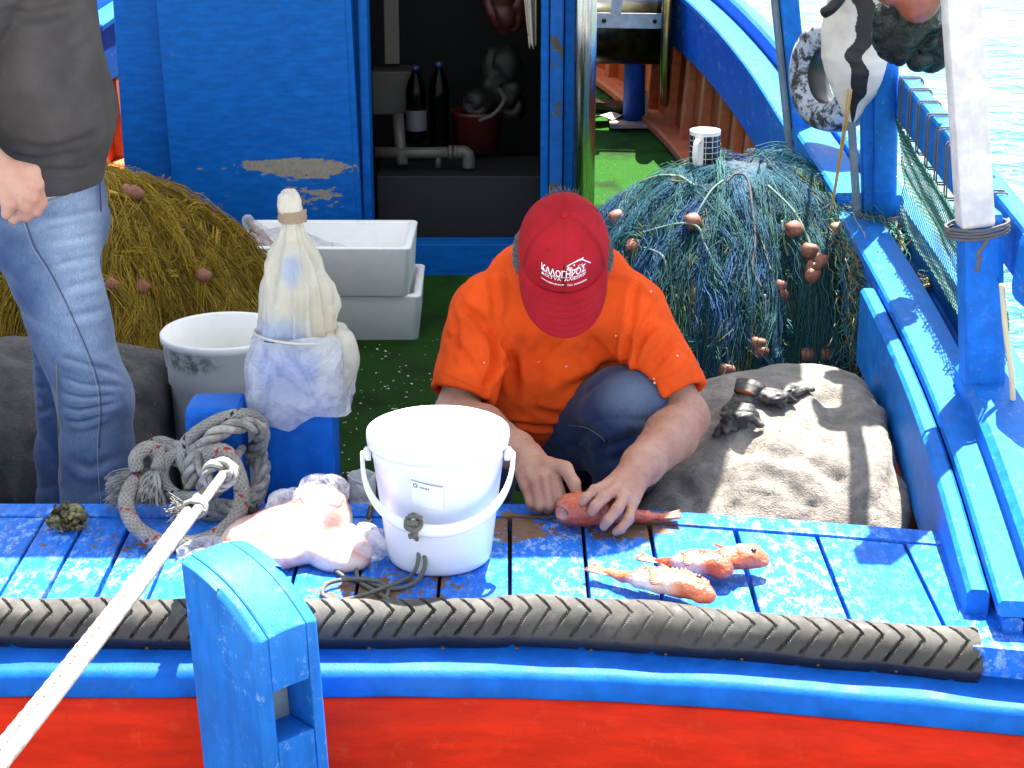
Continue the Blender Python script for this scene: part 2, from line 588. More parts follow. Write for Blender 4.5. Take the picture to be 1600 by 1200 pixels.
BLUE = (.004, .115, .52)
M = {}
M['blue'] = paint("blue_paint", BLUE, wear=.735)
M['blue_cabin'] = paint("blue_cabin_paint", (.002, .112, .46), wear=.74, ws=20, wst=(.55, 1, 1.5), under=(.30, .27, .22), fade=(.003, .13, .50), rough=.42, dirt=.12, scratch=.02, brush=(2, 2, 7),
    blobs=[((-.86, 6.7, .065), (.44, .3, .05), .22), ((-.74, 6.7, .06), (.26, .3, .09), .17), ((-.70, 6.7, -.06), (.24, .3, .08), .19), ((-1.15, 6.7, -.09), (.14, .3, .06), .2), ((-.9, 6.7, .0), (.5, .3, .16), .05), ((-1.22, 6.7, .45), (.05, .3, .1), .10)])
M['blue_jamb'] = paint("blue_rusty_jamb_paint", (.01, .11, .42), wear=.60, ws=16, under=(.10, .085, .05), fade=(.02, .14, .46))
M['blue_bench'] = paint("blue_worn_deck_paint", (.008, .14, .62), sthr=.485, wear=.70, ws=42, under=(.17, .10, .065), scratch=.72, scuff=(.28, .46, .66), ssc=52, brush=(9, 1.2, 3), fade=(.022, .20, .66),
    blobs=[((.13, 3.55, 0), (.34, .14, .2), .185), ((.28, 3.53, 0), (.16, .10, .2), .15), ((-.19, 3.25, 0), (.17, .20, .2), .20), ((-.33, 3.22, 0), (.14, .12, .2), .17),
           ((-.62, 3.42, 0), (.30, .16, .2), .12), ((-.9, 3.45, 0), (.25, .15, .2), .11), ((.0, 3.52, 0), (.08, .12, .2), .18)])
M['blue_rail'] = paint("blue_rail_paint", (.008, .15, .55), wear=.72, ws=11, fade=(.05, .26, .60), scratch=.38, ssc=55, sthr=.55, scuff=(.24, .42, .62))
M['blue_wale'] = paint("wale_paint_reflection_wear", (.01, .12, .50), wear=.69, ws=12, fade=(.09, .27, .27), scratch=.5, sthr=.54, under=(.22, .25, .20), brush=(2, 2, 2),  # fade colour paints in a greenish reflection as well as wear
    blobs=[((.95, 6.3, .1), (.4, 1.0, .25), .04)])
M['grey_worn'] = paint("worn_grey_blue_wood", (.16, .22, .26), wear=.60, ws=20, under=(.33, .31, .28), fade=(.30, .32, .33))
M['white_paint'] = paint("white_post_paint", (.60, .58, .56), wear=.74, ws=14, under=(.32, .30, .28), fade=(.58, .56, .55), dirt=.12)
M['red'] = paint("red_hull_paint", (.64, .022, .004), wear=.79, ws=8, scratch=.22, sthr=.55, scuff=(.72, .10, .035), under=(.7, .25, .15), fade=(.66, .032, .006), dirt=.12, brush=(1, 3, 5), rough=.5, spec=.12)
M['orange'] = paint("orange_bilge_paint", scuff=(.7, .45, .32), base=(.50, .075, .015), wear=.77, ws=9, under=(.5, .3, .2), fade=(.62, .14, .04), dirt=.3)
M['orange_pale'] = paint("pale_orange_rib_paint", scuff=(.7, .45, .32), base=(.62, .16, .06), wear=.74, ws=14, under=(.62, .45, .35), fade=(.66, .25, .12))  # paler orange for the ribs and waterway planks
M['dark'] = plain("dark_cabin_inside", (.006, .007, .010), .7)  # doorway shadow put into the colour: near-black walls, floor and step
M['gapwood'] = plain("dark_gap_wood", (.02, .016, .012), .8)  # near-black so the gaps between bench planks look dark

def turf_mat():
    m = NT("green_turf")
    a = m.noise(900, 3, .7); b = m.noise(14, 5); c = m.noise(160, 4, .7)
    col = m.mix(m.ramp(a, .3, .7), (.008, .065, .006), (.055, .24, .03))
    col = m.mix(m.ramp(b, .4, .75, 0, .5), col, (.05, .17, .012))
    col = m.mix(m.ramp(c, .66, .70, 0, .7), col, (.33, .29, .20))
    col = m.mix(m.ramp(m.noise(5, 4), .45, .7, 0, .7), col, (.025, .032, .015))
    col = m.mix(m.math('MULTIPLY', m.blob((-.1, 4.8, -.42), (1.6, 2.6, 1)), .55), col, (.016, .024, .010))  # shade over the working deck painted into the turf as duller, darker green
    sp = m.math('LESS_THAN', m.vor(34, out='Distance'), .085)
    col = m.mix(m.math('MULTIPLY', sp, m.ramp(m.noise(6, 3), .5, .6)), col, (.45, .42, .36))
    m.set(base=col, rough=.9)
    m.b.inputs['Specular IOR Level'].default_value = .1
    m.bump(m.math('ADD', a, m.math('MULTIPLY', c, .5)), .9, .012)
    return m.m
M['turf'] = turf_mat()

def floor_z(Y):
    return -.42 + np.maximum(0, np.asarray(Y, float) - 6.0) * .07
def s_off(x):
    return -.115 * (np.maximum(0, np.asarray(x, float)) / .78)**1.3

# ---- boat root
boat = empty("fishing_boat", (-.45, 3.1, -1.0))
tag(boat, "blue and red wooden fishing boat moored stern-to with turf deck", "boat")

INNER = np.array([(.885, 3.02, .045), (.95, 3.8, .10), (.975, 4.55, .15), (.98, 5.5, .19), (.97, 6.5, .23), (.925, 7.4, .31), (.835, 8.3, .385), (.70, 9.0, .45), (.45, 9.9, .54), (.0, 10.8, .62), (-.40, 11.2, .66)])
inner_R = spline(INNER, 10)
inner_L = inner_R.copy(); inner_L[:, 0] = -.9 - inner_L[:, 0]
def x_in(Y): return np.interp(Y, inner_R[:, 1], inner_R[:, 0])
def z_in(Y): return np.interp(Y, inner_R[:, 1], inner_R[:, 2])

def sweep(path, prof, side=1, smooth=False, close=True):
    """profile [(outward, dz)] carried along a path, with end caps"""
    path = np.asarray(path, float)
    T = np.gradient(path, axis=0); T[:, 2] = 0
    T /= np.linalg.norm(T, axis=1)[:, None]
    out = np.stack([T[:, 1], -T[:, 0], np.zeros(len(T))], 1) * side
    pr = np.array(prof, float)
    V = path[:, None] + pr[None, :, 0, None] * out[:, None] + pr[None, :, 1, None] * np.array([0, 0, 1.0])
    n, m = V.shape[:2]
    F = []
    for i in range(n - 1):
        for k in range(m if close else m - 1):
            k2 = (k + 1) % m
            F.append((i * m + k, i * m + k2, (i + 1) * m + k2, (i + 1) * m + k))
    if close:
        F.append(tuple(range(m))[::-1]); F.append(tuple((n - 1) * m + k for k in range(m)))
    return V.reshape(-1, 3), F
def rect(o0, o1, z0, z1, c=.006):
    return [(o0 + c, z0), (o1 - c, z0), (o1, z0 + c), (o1, z1 - c), (o1 - c, z1), (o0 + c, z1), (o0, z1 - c), (o0, z0 + c)]

# ---- deck
def deck_fn(U, W):
    Y = 3.3 + W * 7.2
    xr = x_in(Y) + .03
    x = (-.9 - xr) + U * (2 * xr + .9)
    z = floor_z(Y)
    p = np.stack([x, Y, z], -1)
    p[..., 2] += wob(p, 9, 3) * .003
    return p
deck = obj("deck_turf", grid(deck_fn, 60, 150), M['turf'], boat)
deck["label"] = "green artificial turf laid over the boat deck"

# ---- stern bench: planks running fore and aft, a margin board behind them
bench = obj("stern_bench", box((-1.95, 3.17, -.13), (.93, 3.62, -.045), .004), M['gapwood'], boat)
seams = [-1.95, -1.80, -1.66, -1.52, -1.38, -1.24, -1.10, -.975, -.888, -.79, -.69, -.555, -.425, -.298, -.141, -.004, .146, .286, .460, .625, .795, .935]
for i in range(len(seams) - 1):
    a, b = seams[i] + .0028 + rng.uniform(0, .0015), seams[i + 1] - .0028 - rng.uniform(0, .0015)
    ya, yb = 3.168 + s_off(a), 3.168 + s_off(b)
    za = rng.uniform(-.002, .002)
    tilt = rng.uniform(-.002, .002)
    V, F = prism([(a, ya), (b, yb), (b + rng.uniform(-.002, .002), 3.583 + s_off(b) * 1.1), (a + rng.uniform(-.002, .002), 3.583 + s_off(a) * 1.1)], -.042, za, .0035)
    V[:, 2] += (V[:, 0] - a) / (b - a) * tilt
    obj("plank", (V, F), M['blue_bench'], bench, smooth=False)
xs = np.linspace(-1.95, .90, 40)
poly = [(x, 3.588 + s_off(x) * 1.1) for x in xs] + [(x, 3.655 + s_off(x) * 1.1) for x in xs[::-1]]
obj("margin_board", prism(poly, -.05, .003, .004), M['blue_bench'], bench, smooth=False)
poly = [(x, 3.625 + s_off(x) * 1.1) for x in xs] + [(x, 3.64 + s_off(x) * 1.1) for x in xs[::-1]]
obj("bench_riser", prism(poly, -.46, -.052), M['blue'], bench, smooth=False)
# ---- hull: red planking with a blue wale, swept round the whole boat
xs = np.linspace(-2.02, 1.08, 34)
stern = np.stack([xs, 3.03 + s_off(np.minimum(xs, 1.0)), np.zeros_like(xs)], 1)
sideR = spline([(1.14, 2.93, 0), (1.20, 3.15, .02), (1.24, 3.9, .07), (1.27, 5, .13), (1.27, 6.2, .19), (1.20, 7.4, .29), (1.08, 8.4, .37), (.82, 9.4, .47), (.42, 10.3, .56), (-.45, 11.6, .68)], 8)
hull_path = np.vstack([stern, sideR])
hl, _ = resample(hull_path, .06)
V, F = sweep(hl, [(-.028, -.123), (-.002, -.126), (-.006, -.2), (-.035, -.5), (-.12, -.9), (-.3, -1.3), (-.34, -1.3), (-.07, -.5), (-.04, -.2)], 1)
V[:, 1] += wob(V, 5, 8) * .004 * (V[:, 2] < -.2)
obj("hull_planking", (V, F), M['red'], boat, smooth=True)
pr = [(-.13, -.20), (-.13, -.012), (-.124, -.006), (-.105, -.008), (-.10, -.02), (-.095, -.066), (-.02, -.070), (-.004, -.078), (.0, -.09), (-.001, -.118), (-.006, -.124), (-.03, -.128)]
V, F = sweep(hl, pr, 1)
V[:, 2] += wob(V, 30, 21) * .0022; V[:, 1] += wob(V, 24, 22) * .002
obj("wale", (V, F), M['blue'], boat, smooth=True)
xl = np.linspace(-1.95, -2.02, 3)
sideL = sideR.copy(); sideL[:, 0] = -.9 - sideL[:, 0]
hl2, _ = resample(np.vstack([[(-1.98, 3.03, 0)], sideL]), .08)
V, F = sweep(hl2, [(-.028, -.123), (-.002, -.126), (-.006, -.2), (-.035, -.5), (-.12, -.9), (-.3, -1.3), (-.34, -1.3), (-.07, -.5), (-.04, -.2)], -1)
obj("hull_planking", (V, F), M['red'], boat)
V, F = sweep(hl2, pr, -1)
obj("wale", (V, F), M['blue'], boat)
# stern quarter: level corner piece between bench, wale and rail
poly = [(.80, 3.055), (.86, 3.20), (.90, 3.24), (1.13, 3.30), (1.17, 3.05), (1.10, 2.925), (.95, 2.945), (.82, 2.975)]
V, F = prism(poly, -.05, .012, .012)
V[:, 2] += wob(V, 25, 4) * .003
obj("quarter_plate", (V, F), M['blue_bench'], boat, smooth=False)

# ---- bulwarks
for side, path in ((1, inner_R), (-1, inner_L)):
    bul = obj("bulwark", sweep(path, rect(0, .035, -.235, 0), side), M['blue_wale'], boat, smooth=False)
    aft = path
    obj("cap_rail", sweep(aft, rect(-.012, .105, .002, .034), side), M['blue_rail'], bul, smooth=False)
    up = path[path[:, 1] > 5.28] if side > 0 else path
    obj("upper_rail", sweep(up, rect(.108, .165, -.06, .105, .012), side), M['blue_rail'], bul, smooth=False)
    obj("outer_plank", sweep(path, [(.167, -.25), (.20, -.25), (.215, .06), (.17, .06)], side), M['blue_rail'], bul, smooth=False)
    lin = path[(path[:, 1] > 3.6)]
    n = len(lin)
    low = lin.copy(); low[:, 2] = floor_z(low[:, 1])
    T = np.gradient(lin, axis=0); T[:, 2] = 0; T /= np.linalg.norm(T, axis=1)[:, None]
    out = np.stack([T[:, 1], -T[:, 0], 0 * T[:, 0]], 1) * side
    V = np.vstack([low + out * .03, (lin + out * .06) - np.array([0, 0, .2])])
    F = [(i, i + 1, n + i + 1, n + i) for i in range(n - 1)]
    obj("hull_lining", solidify((V, F), .012), M['orange'], bul, smooth=False)
    foot = sweep(low, rect(-.09, .03, 0.004, .05, .01), side)
    obj("waterway_plank", foot, M['orange_pale'], bul, smooth=False)
    for Y in np.arange(5.2, 10.2, .30):
        i = int(np.argmin(abs(lin[:, 1] - Y)))
        a, b = low[i] + out[i] * .002 + np.array([0, 0, .03]), lin[i] + out[i] * .030 - np.array([0, 0, .22])
        obj("rib", beam(a, b, .055, .05, .006, up=out[i]), M['orange_pale'] if side < 0 else M['orange_pale'], bul, smooth=False)

# extra inner plank and raised lid beside the bench (right quarter)
bq = inner_R[(inner_R[:, 1] > 3.02) & (inner_R[:, 1] < 4.75)]
V, F = sweep(bq, rect(-.055, -.014, -.20, .012, .008), 1)
obj("inner_plank", (V, F), M['blue_rail'], boat, smooth=False)
bq = inner_R[(inner_R[:, 1] > 2.9) & (inner_R[:, 1] < 4.05)]
V, F = sweep(bq, rect(.05, .22, .0, .085, .014), 1)
obj("quarter_rail", (V, F), M['blue_rail'], boat, smooth=False)
x, z = x_in(5.9), z_in(5.9)
V, F = sweep(inner_R[(inner_R[:, 1] > 5.35) & (inner_R[:, 1] < 6.42)], rect(-.02, .10, .036, .085, .008), 1)
obj("raised_cap", (V, F), M['blue_rail'], boat, smooth=False)

# ---- cabin
cab = obj("cabin", join(box((-1.445, 6.80, -.45), (-.52, 6.86, 1.55), .006), box((.115, 6.80, -.45), (.235, 6.86, 1.55), .006)), M['blue_cabin'], boat, smooth=False)
obj("side_wall", box((-1.445, 6.863, -.45), (-1.40, 8.5, 1.55), .004), M['blue_cabin'], cab, smooth=False)
obj("side_wall", box((.185, 6.863, -.45), (.235, 8.5, 1.55), .004), M['blue_cabin'], cab, smooth=False)
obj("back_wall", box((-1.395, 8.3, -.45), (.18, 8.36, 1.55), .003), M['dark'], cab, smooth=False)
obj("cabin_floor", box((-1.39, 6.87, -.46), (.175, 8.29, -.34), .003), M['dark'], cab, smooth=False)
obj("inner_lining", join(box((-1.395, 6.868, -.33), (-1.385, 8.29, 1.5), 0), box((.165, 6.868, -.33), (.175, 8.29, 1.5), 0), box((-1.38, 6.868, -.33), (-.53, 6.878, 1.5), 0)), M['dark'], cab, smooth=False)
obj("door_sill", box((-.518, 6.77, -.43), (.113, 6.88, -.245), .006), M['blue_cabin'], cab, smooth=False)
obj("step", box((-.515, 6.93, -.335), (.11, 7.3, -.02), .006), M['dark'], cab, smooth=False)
# the door panel slid aside, leaning a touch
V, F = box((-1.245, 6.705, -.305), (-.575, 6.748, 1.45), .005)
th = R(1.4); c = np.array([-.9, 0, -.3])
V = V - c; V = np.stack([V[:, 0] * math.cos(th) - V[:, 2] * math.sin(th), V[:, 1], V[:, 0] * math.sin(th) + V[:, 2] * math.cos(th)], 1) + c
V[:, 0] += wob(V, 6, 2) * .003
obj("door_panel", (V, F), M['blue_cabin'], cab, smooth=False)
obj("panel_edge", beam((-.578, 6.735, -.31), (-.618, 6.735, 1.45), .05, .05, .006, up=(0, 1, 0)), M['blue_cabin'], cab, smooth=False)
obj("door_jamb", box((-.555, 6.752, -.40), (-.522, 6.797, 1.5), .006), M['blue_cabin'], cab, smooth=False)
obj("door_jamb", box((.105, 6.74, -.42), (.135, 6.797, 1.5), .006), M['blue_cabin'], cab, smooth=False)
obj("rusty_jamb", box((.138, 6.725, -.42), (.185, 6.797, 1.5), .006), M['blue_jamb'], cab, smooth=False)
obj("rusty_jamb", box((.19, 6.76, -.42), (.232, 6.797, 1.5), .006), M['blue_cabin'], cab, smooth=False)
# roof reaching aft over the working deck as an awning (above the picture)
cor = [(.42, 4.13), (.50, 4.16), (.56, 4.22), (.62, 4.34), (.78, 4.75), (.98, 5.05), (1.02, 5.35), (.92, 5.62), (.60, 5.80), (.52, 6.0), (.50, 6.9)]
canvas = NT("white_awning_canvas")
canvas.set(base=canvas.mix(canvas.noise(8, 4), (.66, .64, .60), (.74, .72, .68)), rough=.9)
tl = canvas.n("ShaderNodeBsdfTranslucent"); tl.inputs[0].default_value = (.72, .69, .63, 1)
mx = canvas.n("ShaderNodeMixShader"); mx.inputs[0].default_value = .18
canvas.l(canvas.b.outputs[0], mx.inputs[1]); canvas.l(tl.outputs[0], mx.inputs[2]); canvas.l(mx.outputs[0], canvas.t.nodes["Material Output"].inputs[0])
ap = [(-2.1, 4.13)] + cor + [(.50, 6.84), (-2.1, 6.84)]
obj("awning", ([(x, y, 1.57) for x, y in ap], [tuple(range(len(ap)))]), canvas.m, cab, smooth=False)
obj("roof", prism([(-1.65, 6.75), (.45, 6.75), (.40, 8.6), (-1.60, 8.6)], 1.58, 1.63), M['white_paint'], cab, smooth=False)
steel = NT("stainless_steel"); steel.set(base=(.42, .44, .40), metal=1.0, rough=steel.ramp(steel.noise(20, 5, vec=steel.stretch((8, 8, .4))), .3, .7, .16, .34)); M['steel'] = steel.m
obj("exhaust_pipe", lathe([(.0, -.40), (.041, -.40), (.041, 1.5), (0, 1.5)], (.262, 6.68, 0), 40), M['steel'], cab)

# ---- posts and rails along the right bulwark
def leaning(name, a, b, w, h, mat, up=(0, 1, 0), bev=.008):
    return obj(name, beam(a, b, w, h, bev, up=up), mat, boat, smooth=False)
pa0, pa1 = P(1258, 262, Y=6.28), P(1226, -60, Y=6.28)
leaning("rail_post", pa0, pa1, .062, .07, M['blue_rail'])
leaning("rail_post_board", pa0 + np.array([-.045, .012, 0]), pa1 + np.array([-.045, .012, 0]), .022, .05, M['grey_worn'])
pb0, pb1 = P(1382, 352, Y=5.32), P(1388, -80, Y=5.32)
obj("pipe_post", tube(np.linspace(pb0, pb1, 6), .034, 24), M['blue_rail'], boat)
leaning("rail_post", P(1357, 345, Y=5.36), P(1352, -80, Y=5.36), .038, .05, M['blue_rail'])
leaning("rail_post_board", P(1340, 345, Y=5.345), P(1322, 60, Y=5.345), .02, .045, M['grey_worn'])
pc0, pcm, pc1 = P(1536, 690, Y=3.93), P(1530, 350, Y=3.95), P(1494, -90, Y=3.97)
leaning("corner_post", pc0, pcm + (pcm - pc0) * .06, .088, .09, M['blue_rail'], bev=.014)
leaning("white_post", P(1524, 352, Y=3.93), P(1494, -120, Y=3.95), .074, .074, M['white_paint'], bev=.010)
obj("overhead_bar", tube(np.array([pb1 + [0, 0, -.02], (pb1 + pc1) / 2 + [0, 0, .03], pc1 + [.02, 0, .02]]), .022, 16), M['steel'], boat)
rd0, rd1 = P(1398, 150, Y=5.30), P(1568, 408, Y=3.86)
leaning("net_rail", rd0 + [.03, 0, 0], rd1 + [.07, .02, .0], .05, .13, M['blue_rail'], up=(0, 0, 1), bev=.012)
leaning("net_rail_end", rd1 + np.array([.055, -.0, .0]), rd1 + np.array([.085, -.13, -.02]), .085, .16, M['blue_rail'], up=(0, 0, 1), bev=.03)
twine = plain("pale_twine", (.34, .29, .22), .9, bump=.6, bs=900)
dtwine = plain("black_white_twine", (.10, .10, .10), .9, vary=.9, vs=500)
def wraps(center, axis, r, n, pitch, mat, rr=.0035, name="lashing"):
    ax = Vector(axis).normalized(); q = Vector((0, 0, 1)).rotation_difference(ax)
    a = np.linspace(0, 2 * np.pi * n, n * 16)
    p = np.stack([r * np.cos(a), r * np.sin(a), (a / (2 * np.pi) - n / 2) * pitch], 1) + rng.normal(size=(len(a), 3)) * .0008
    p = p @ np.array(q.to_matrix()).T + np.array(center)
    return obj(name, tube(p, rr, 6), mat, boat)
wraps(P(1385, 345, Y=5.33), pb1 - pb0, .042, 6, .006, twine)
wraps(P(1527, 357, Y=3.945), pc1 - pc0, .068, 4, .007, dtwine)
tail = spline([P(1545, 372, Y=3.88), P(1530, 395, Y=3.86), P(1528, 402, Y=3.86), P(1531, 405, Y=3.86), P(1526, 425, Y=3.86)], 6)
obj("lashing_tail", tube(tail, .005, 7), dtwine, boat)
# lacing turns over the net rail
for k in range(9):
    f = .06 + k * .095
    c = rd0 * (1 - f) + rd1 * f + np.array([.035, 0, 0])
    for dz in (0, .022):
        a = np.linspace(0, 2 * np.pi, 21)
        sx, sz = np.clip(np.cos(a) * 1.5, -1, 1) * .029, np.clip(np.sin(a) * 1.5, -1, 1) * .069
        p = np.stack([c[0] + sx, c[1] + dz * 1.2 + np.zeros_like(a) + np.sin(a) * .012, c[2] + sz], 1)
        obj("lacing", tube(p, .0024, 5, caps=False), dtwine, boat)
# net panel knotted in diamonds, hung from the rail to the bulwark
def net_pt(u, v):
    top = rd0 * (1 - u[..., None]) + (rd1 + [.0, .03, 0]) * u[..., None] + np.array([.0, 0, -.05])
    Yb = 5.25 - u * 1.30
    bot = np.stack([x_in(Yb) + .14, Yb, z_in(Yb) + .04], -1)
    p = top * (1 - v[..., None]) + bot * v[..., None]
    p[..., 0] += .02 * np.sin(np.pi * v) + .006 * wob(np.stack([u * 3, v * 3, 0 * u], -1), 4, 3)
    return p
nu, nv = 54, 30
paths = []
for i in range(nu + 1):
    for sgn in (1,):
        v = np.linspace(0, 1, nv * 2 + 1)
        zig = np.where(np.arange(nv * 2 + 1) % 2 == 0, .44, -.44) * (1 if i % 2 else -1)
        u = np.clip((i + zig) / nu, 0, 1)
        paths.append(net_pt(u, v))
pn = np.array(paths)
V, F = strands(pn, .0017, 3)
tealnet = plain("teal_net_twine", (.004, .10, .075), .7)
net_panel = obj("side_net", (V, F), tealnet, boat, smooth=False)
net_panel["label"] = "teal diamond-mesh net laced between rail and bulwark"
hose = spline([P(1556, 450, Y=3.80), P(1562, 520, Y=3.80), P(1572, 600, Y=3.78), P(1576, 665, Y=3.76), P(1590, 690, Y=3.75), P(1640, 688, Y=3.74)], 10)
cord_y = plain("cream_cord", (.62, .52, .30), .6)
tag(obj("cream_cord", tube(hose + np.array([.02, .03, 0]), .0062, 10), cord_y), "cream cord hanging down the outer side of the blue corner post", "cord")

# ------------------------------------------------------------------ tyre strip nailed along the stern edge
def rubber_mat(name="dusty_black_rubber", dust=.5):
    m = NT(name)
    geo = m.n("ShaderNodeNewGeometry")
    d = m.ramp(m.noise(11, 6, .65), .36, .68)
    fine = m.noise(70, 5, .7)
    sep = m.n("ShaderNodeSeparateXYZ"); m.l(m.pos(), sep.inputs[0])
    top = m.ramp(sep.outputs[2], -.06, .015)
    f = m.math('MULTIPLY', m.math('MULTIPLY', m.math('ADD', m.math('MULTIPLY', d, .75), .25), top), dust)
    c = m.mix(f, (.009, .0085, .008), (.12, .113, .10))
    c = m.mix(m.ramp(fine, .68, .74, 0, .5), c, (.32, .26, .18))
    m.set(base=c, rough=m.ramp(f, 0, .5, .42, .85))
    m.bump(fine, .3, .002)
    return m.m
M['rubber'] = rubber_mat(dust=.95)
def tyre_surface(x, a, outer):
    s = x
    r = .050 + .0022 * np.sin(s * 9.0) + .0014 * np.sin(s * 23 + 1)
    cross = (a - R(50)) / R(52)
    ph = s / .037 + .10 * np.sin(s * 7) + .06 * np.sin(s * 19)
    g = ph + .95 * np.abs(cross - .12)
    gg = np.abs(g - np.round(g))
    lug = np.clip((gg - .045) / .045, 0, 1)                      # 0 in a groove, 1 on a lug
    h = ph + .5 - .45 * cross
    hh = np.abs(h - np.round(h))
    lug2 = np.where(np.abs(cross) < .34, np.clip((hh - .03) / .04, 0, 1), 1.0)
    zig = np.clip((np.abs(cross - .10 * np.sign(np.sin(ph * 2 * np.pi))) - .02) / .035, 0, 1)
    live = np.clip((.98 - np.abs(cross)) * 8, 0, 1)
    depth = (1 - lug) * live * .0060
    wear_ = np.clip(.75 + .7 * wob(np.stack([s * 1.0, a * .03, 0 * s], -1), 9, 61), .15, 1.15)
    r = r - depth * wear_ + .0012 * wob(np.stack([s, a * .05, 0 * s], -1), 45, 62) - np.clip((np.abs(cross) - 1.0) * .016, 0, .010)
    if not outer: r = .040 + 0 * r
    cy, cz = 3.140 + s_off(np.minimum(x, .9)), -.030
    p = np.stack([x, cy - r * np.cos(a), cz + r * 1.10 * np.sin(a)], -1)
    p[..., 2] += .004 * np.sin(s * 5 + 1) + .0012 * np.sin(s * 31)
    return p
def tyre_fn(U, W):
    x = -1.9 + U * (.838 + 1.9)
    ph = (x + .03 * np.sin(x * 2.1)) / .137
    k = np.abs(ph - np.round(ph)) * .137
    lip = R(-58) + R(5) * np.sin(x * 11) + np.clip(1 - k / .010, 0, 1) * R(26)      # V-shaped snips along the lower lip
    back = R(158)
    w = np.where(W < .78, W / .78, (1 - W) / .22)
    a = back + (lip - back) * w
    return np.where((W < .78)[..., None], tyre_surface(x, a, True), tyre_surface(x, a, False))
V, F, _ = grid(tyre_fn, 1250, 74)
tyre = obj("tyre_strip", (V, F), M['rubber'], smooth=False)
tag(tyre, "long dusty black tyre strip nailed along the stern edge as fender", "fender")
nail = plain("rusty_nail", (.12, .07, .05), .6, metal=.6)
for x in np.arange(-1.0, .8, .137):
    y = 3.140 + s_off(x) - .052 * math.cos(R(-25))
    obj("nail", lathe([(0, 0), (.004, 0), (.003, .003), (0, .0035)], (x + .05, y - .001, -.052), 8, axis=(0, -1, -.3)), nail, tyre)

# ------------------------------------------------------------------ foreground post with slot
def front_post():
    c = np.array([-.443, 2.86, 0])
    w, d = .068, .104
    V, F = [], []
    o = empty("wooden_post", (c[0] + .02, c[1], -1.15))
    tag(o, "thick blue painted wooden post with slotted mortise before red hull", "post")
    lean = .085
    def body(x0, x1, z0, z1, y0=-d, y1=d):
        pass
    # post section: octagon-like with wide chamfers
    ch = .035
    sec = [(-w + .012, -d), (w - ch, -d), (w, -d + ch), (w, d - ch), (w - ch, d), (-w + ch, d), (-w, d - ch), (-w, -d + .012)]
    zs_ = [-1.15, -.33, -.33, -.21, -.21, .145]
    bm = bmesh.new()
    # crown: arched in x, sloping up to the back
    def top(x, y): return .225 - .085 * ((d - y) / (2 * d))**2.2 - 2.0 * (x / 1.0)**2
    nx = 22
    prof = []
    sx = np.linspace(-w, w, nx)
    # build as columns: left stile, bridge above slot, below slot, right stile
    def col(x0, x1, z0, ztop=None, n=8):
        xs = np.linspace(x0, x1, n); ys = np.linspace(-d, d, 30)
        vs = {}
        for i, x in enumerate(xs):
            for j, y in enumerate(ys):
                vs[i, j, 0] = bm.verts.new((x, y, z0))
                zt = top(x, y) if ztop is None else ztop
                vs[i, j, 1] = bm.verts.new((x, y, zt))
        for i in range(n - 1):
            for j in range(29):
                bm.faces.new([vs[i, j, 1], vs[i + 1, j, 1], vs[i + 1, j + 1, 1], vs[i, j + 1, 1]])
                bm.faces.new([vs[i, j, 0], vs[i, j + 1, 0], vs[i + 1, j + 1, 0], vs[i + 1, j, 0]])
            for j, s in ((0, 1), (29, -1)):
                q = [vs[i, j, 0], vs[i + 1, j, 0], vs[i + 1, j, 1], vs[i, j, 1]]
                bm.faces.new(q if s > 0 else q[::-1])
        for j in range(29):
            for i, s in ((0, -1), (n - 1, 1)):
                q = [vs[i, j, 0], vs[i, j + 1, 0], vs[i, j + 1, 1], vs[i, j, 1]]
                bm.faces.new(q if s > 0 else q[::-1])
    parts = []
    for x0, x1, z0, z1, nm in ((-w, -.0425, -1.15, None, "post_plank"), (-.042, .036, .035, None, "post_plank"), (-.042, .036, -1.15, -.060, "post_plank"), (.0365, w, -1.15, None, "post_plank")):
        bm = bmesh.new()
        col(x0, x1, z0, z1)
        bmesh.ops.remove_doubles(bm, verts=bm.verts[:], dist=1e-5)
        bmesh.ops.recalc_face_normals(bm, faces=bm.faces[:])
        sharp = [e for e in bm.edges if len(e.link_faces) == 2 and e.calc_face_angle() > .7]
        bmesh.ops.bevel(bm, geom=sharp, offset=.0035, segments=2, profile=.6, affect='EDGES')
        V, F = bm_out(bm)
        parts.append((V, F, nm))
    for V, F, nm in parts:
        X = V.copy()
        # chamfer the outer vertical corners
        for sx_ in (-1, 1):
            lim = w - .012
            m = (V[:, 0] * sx_ > lim)
            push = (np.abs(V[:, 0]) - lim)
            X[m & (V[:, 1] < 0), 1] += push[m & (V[:, 1] < 0)] * .9
            X[m & (V[:, 1] > 0), 1] -= push[m & (V[:, 1] > 0)] * .9
        X[:, 0] += -lean * (V[:, 2] - .1) * .40; X[:, 1] += -lean * (V[:, 2] - .1) * -.30
        X += (np.stack([wob(V, 18, 31), wob(V, 18, 32), wob(V, 18, 33)], 1)) * .0018
        th = R(44)
        Z = np.stack([X[:, 0] * math.cos(th) - X[:, 1] * math.sin(th), X[:, 0] * math.sin(th) + X[:, 1] * math.cos(th), X[:, 2]], 1)
        obj(nm, (Z + c, F), M['blue_post'], o, smooth=False)
    V, F = box((-.041, -d * .35, -.062), (.0355, d * .7, .04), .002)
    X = V.copy(); X[:, 0] += -lean * (V[:, 2] - .1) * .40; X[:, 1] += -lean * (V[:, 2] - .1) * -.30
    th = R(44)
    Z = np.stack([X[:, 0] * math.cos(th) - X[:, 1] * math.sin(th), X[:, 0] * math.sin(th) + X[:, 1] * math.cos(th), X[:, 2]], 1)
    obj("slot_back", (Z + c, F), M['grey_worn'], o, smooth=False)
M['blue_post'] = paint("blue_post_paint", (.010, .14, .54), wear=.70, ws=16, sthr=.55, ssc=60, under=(.42, .38, .34), scratch=.42, scuff=(.24, .42, .62), fade=(.05, .26, .62), brush=(4, 4, 1))
front_post()

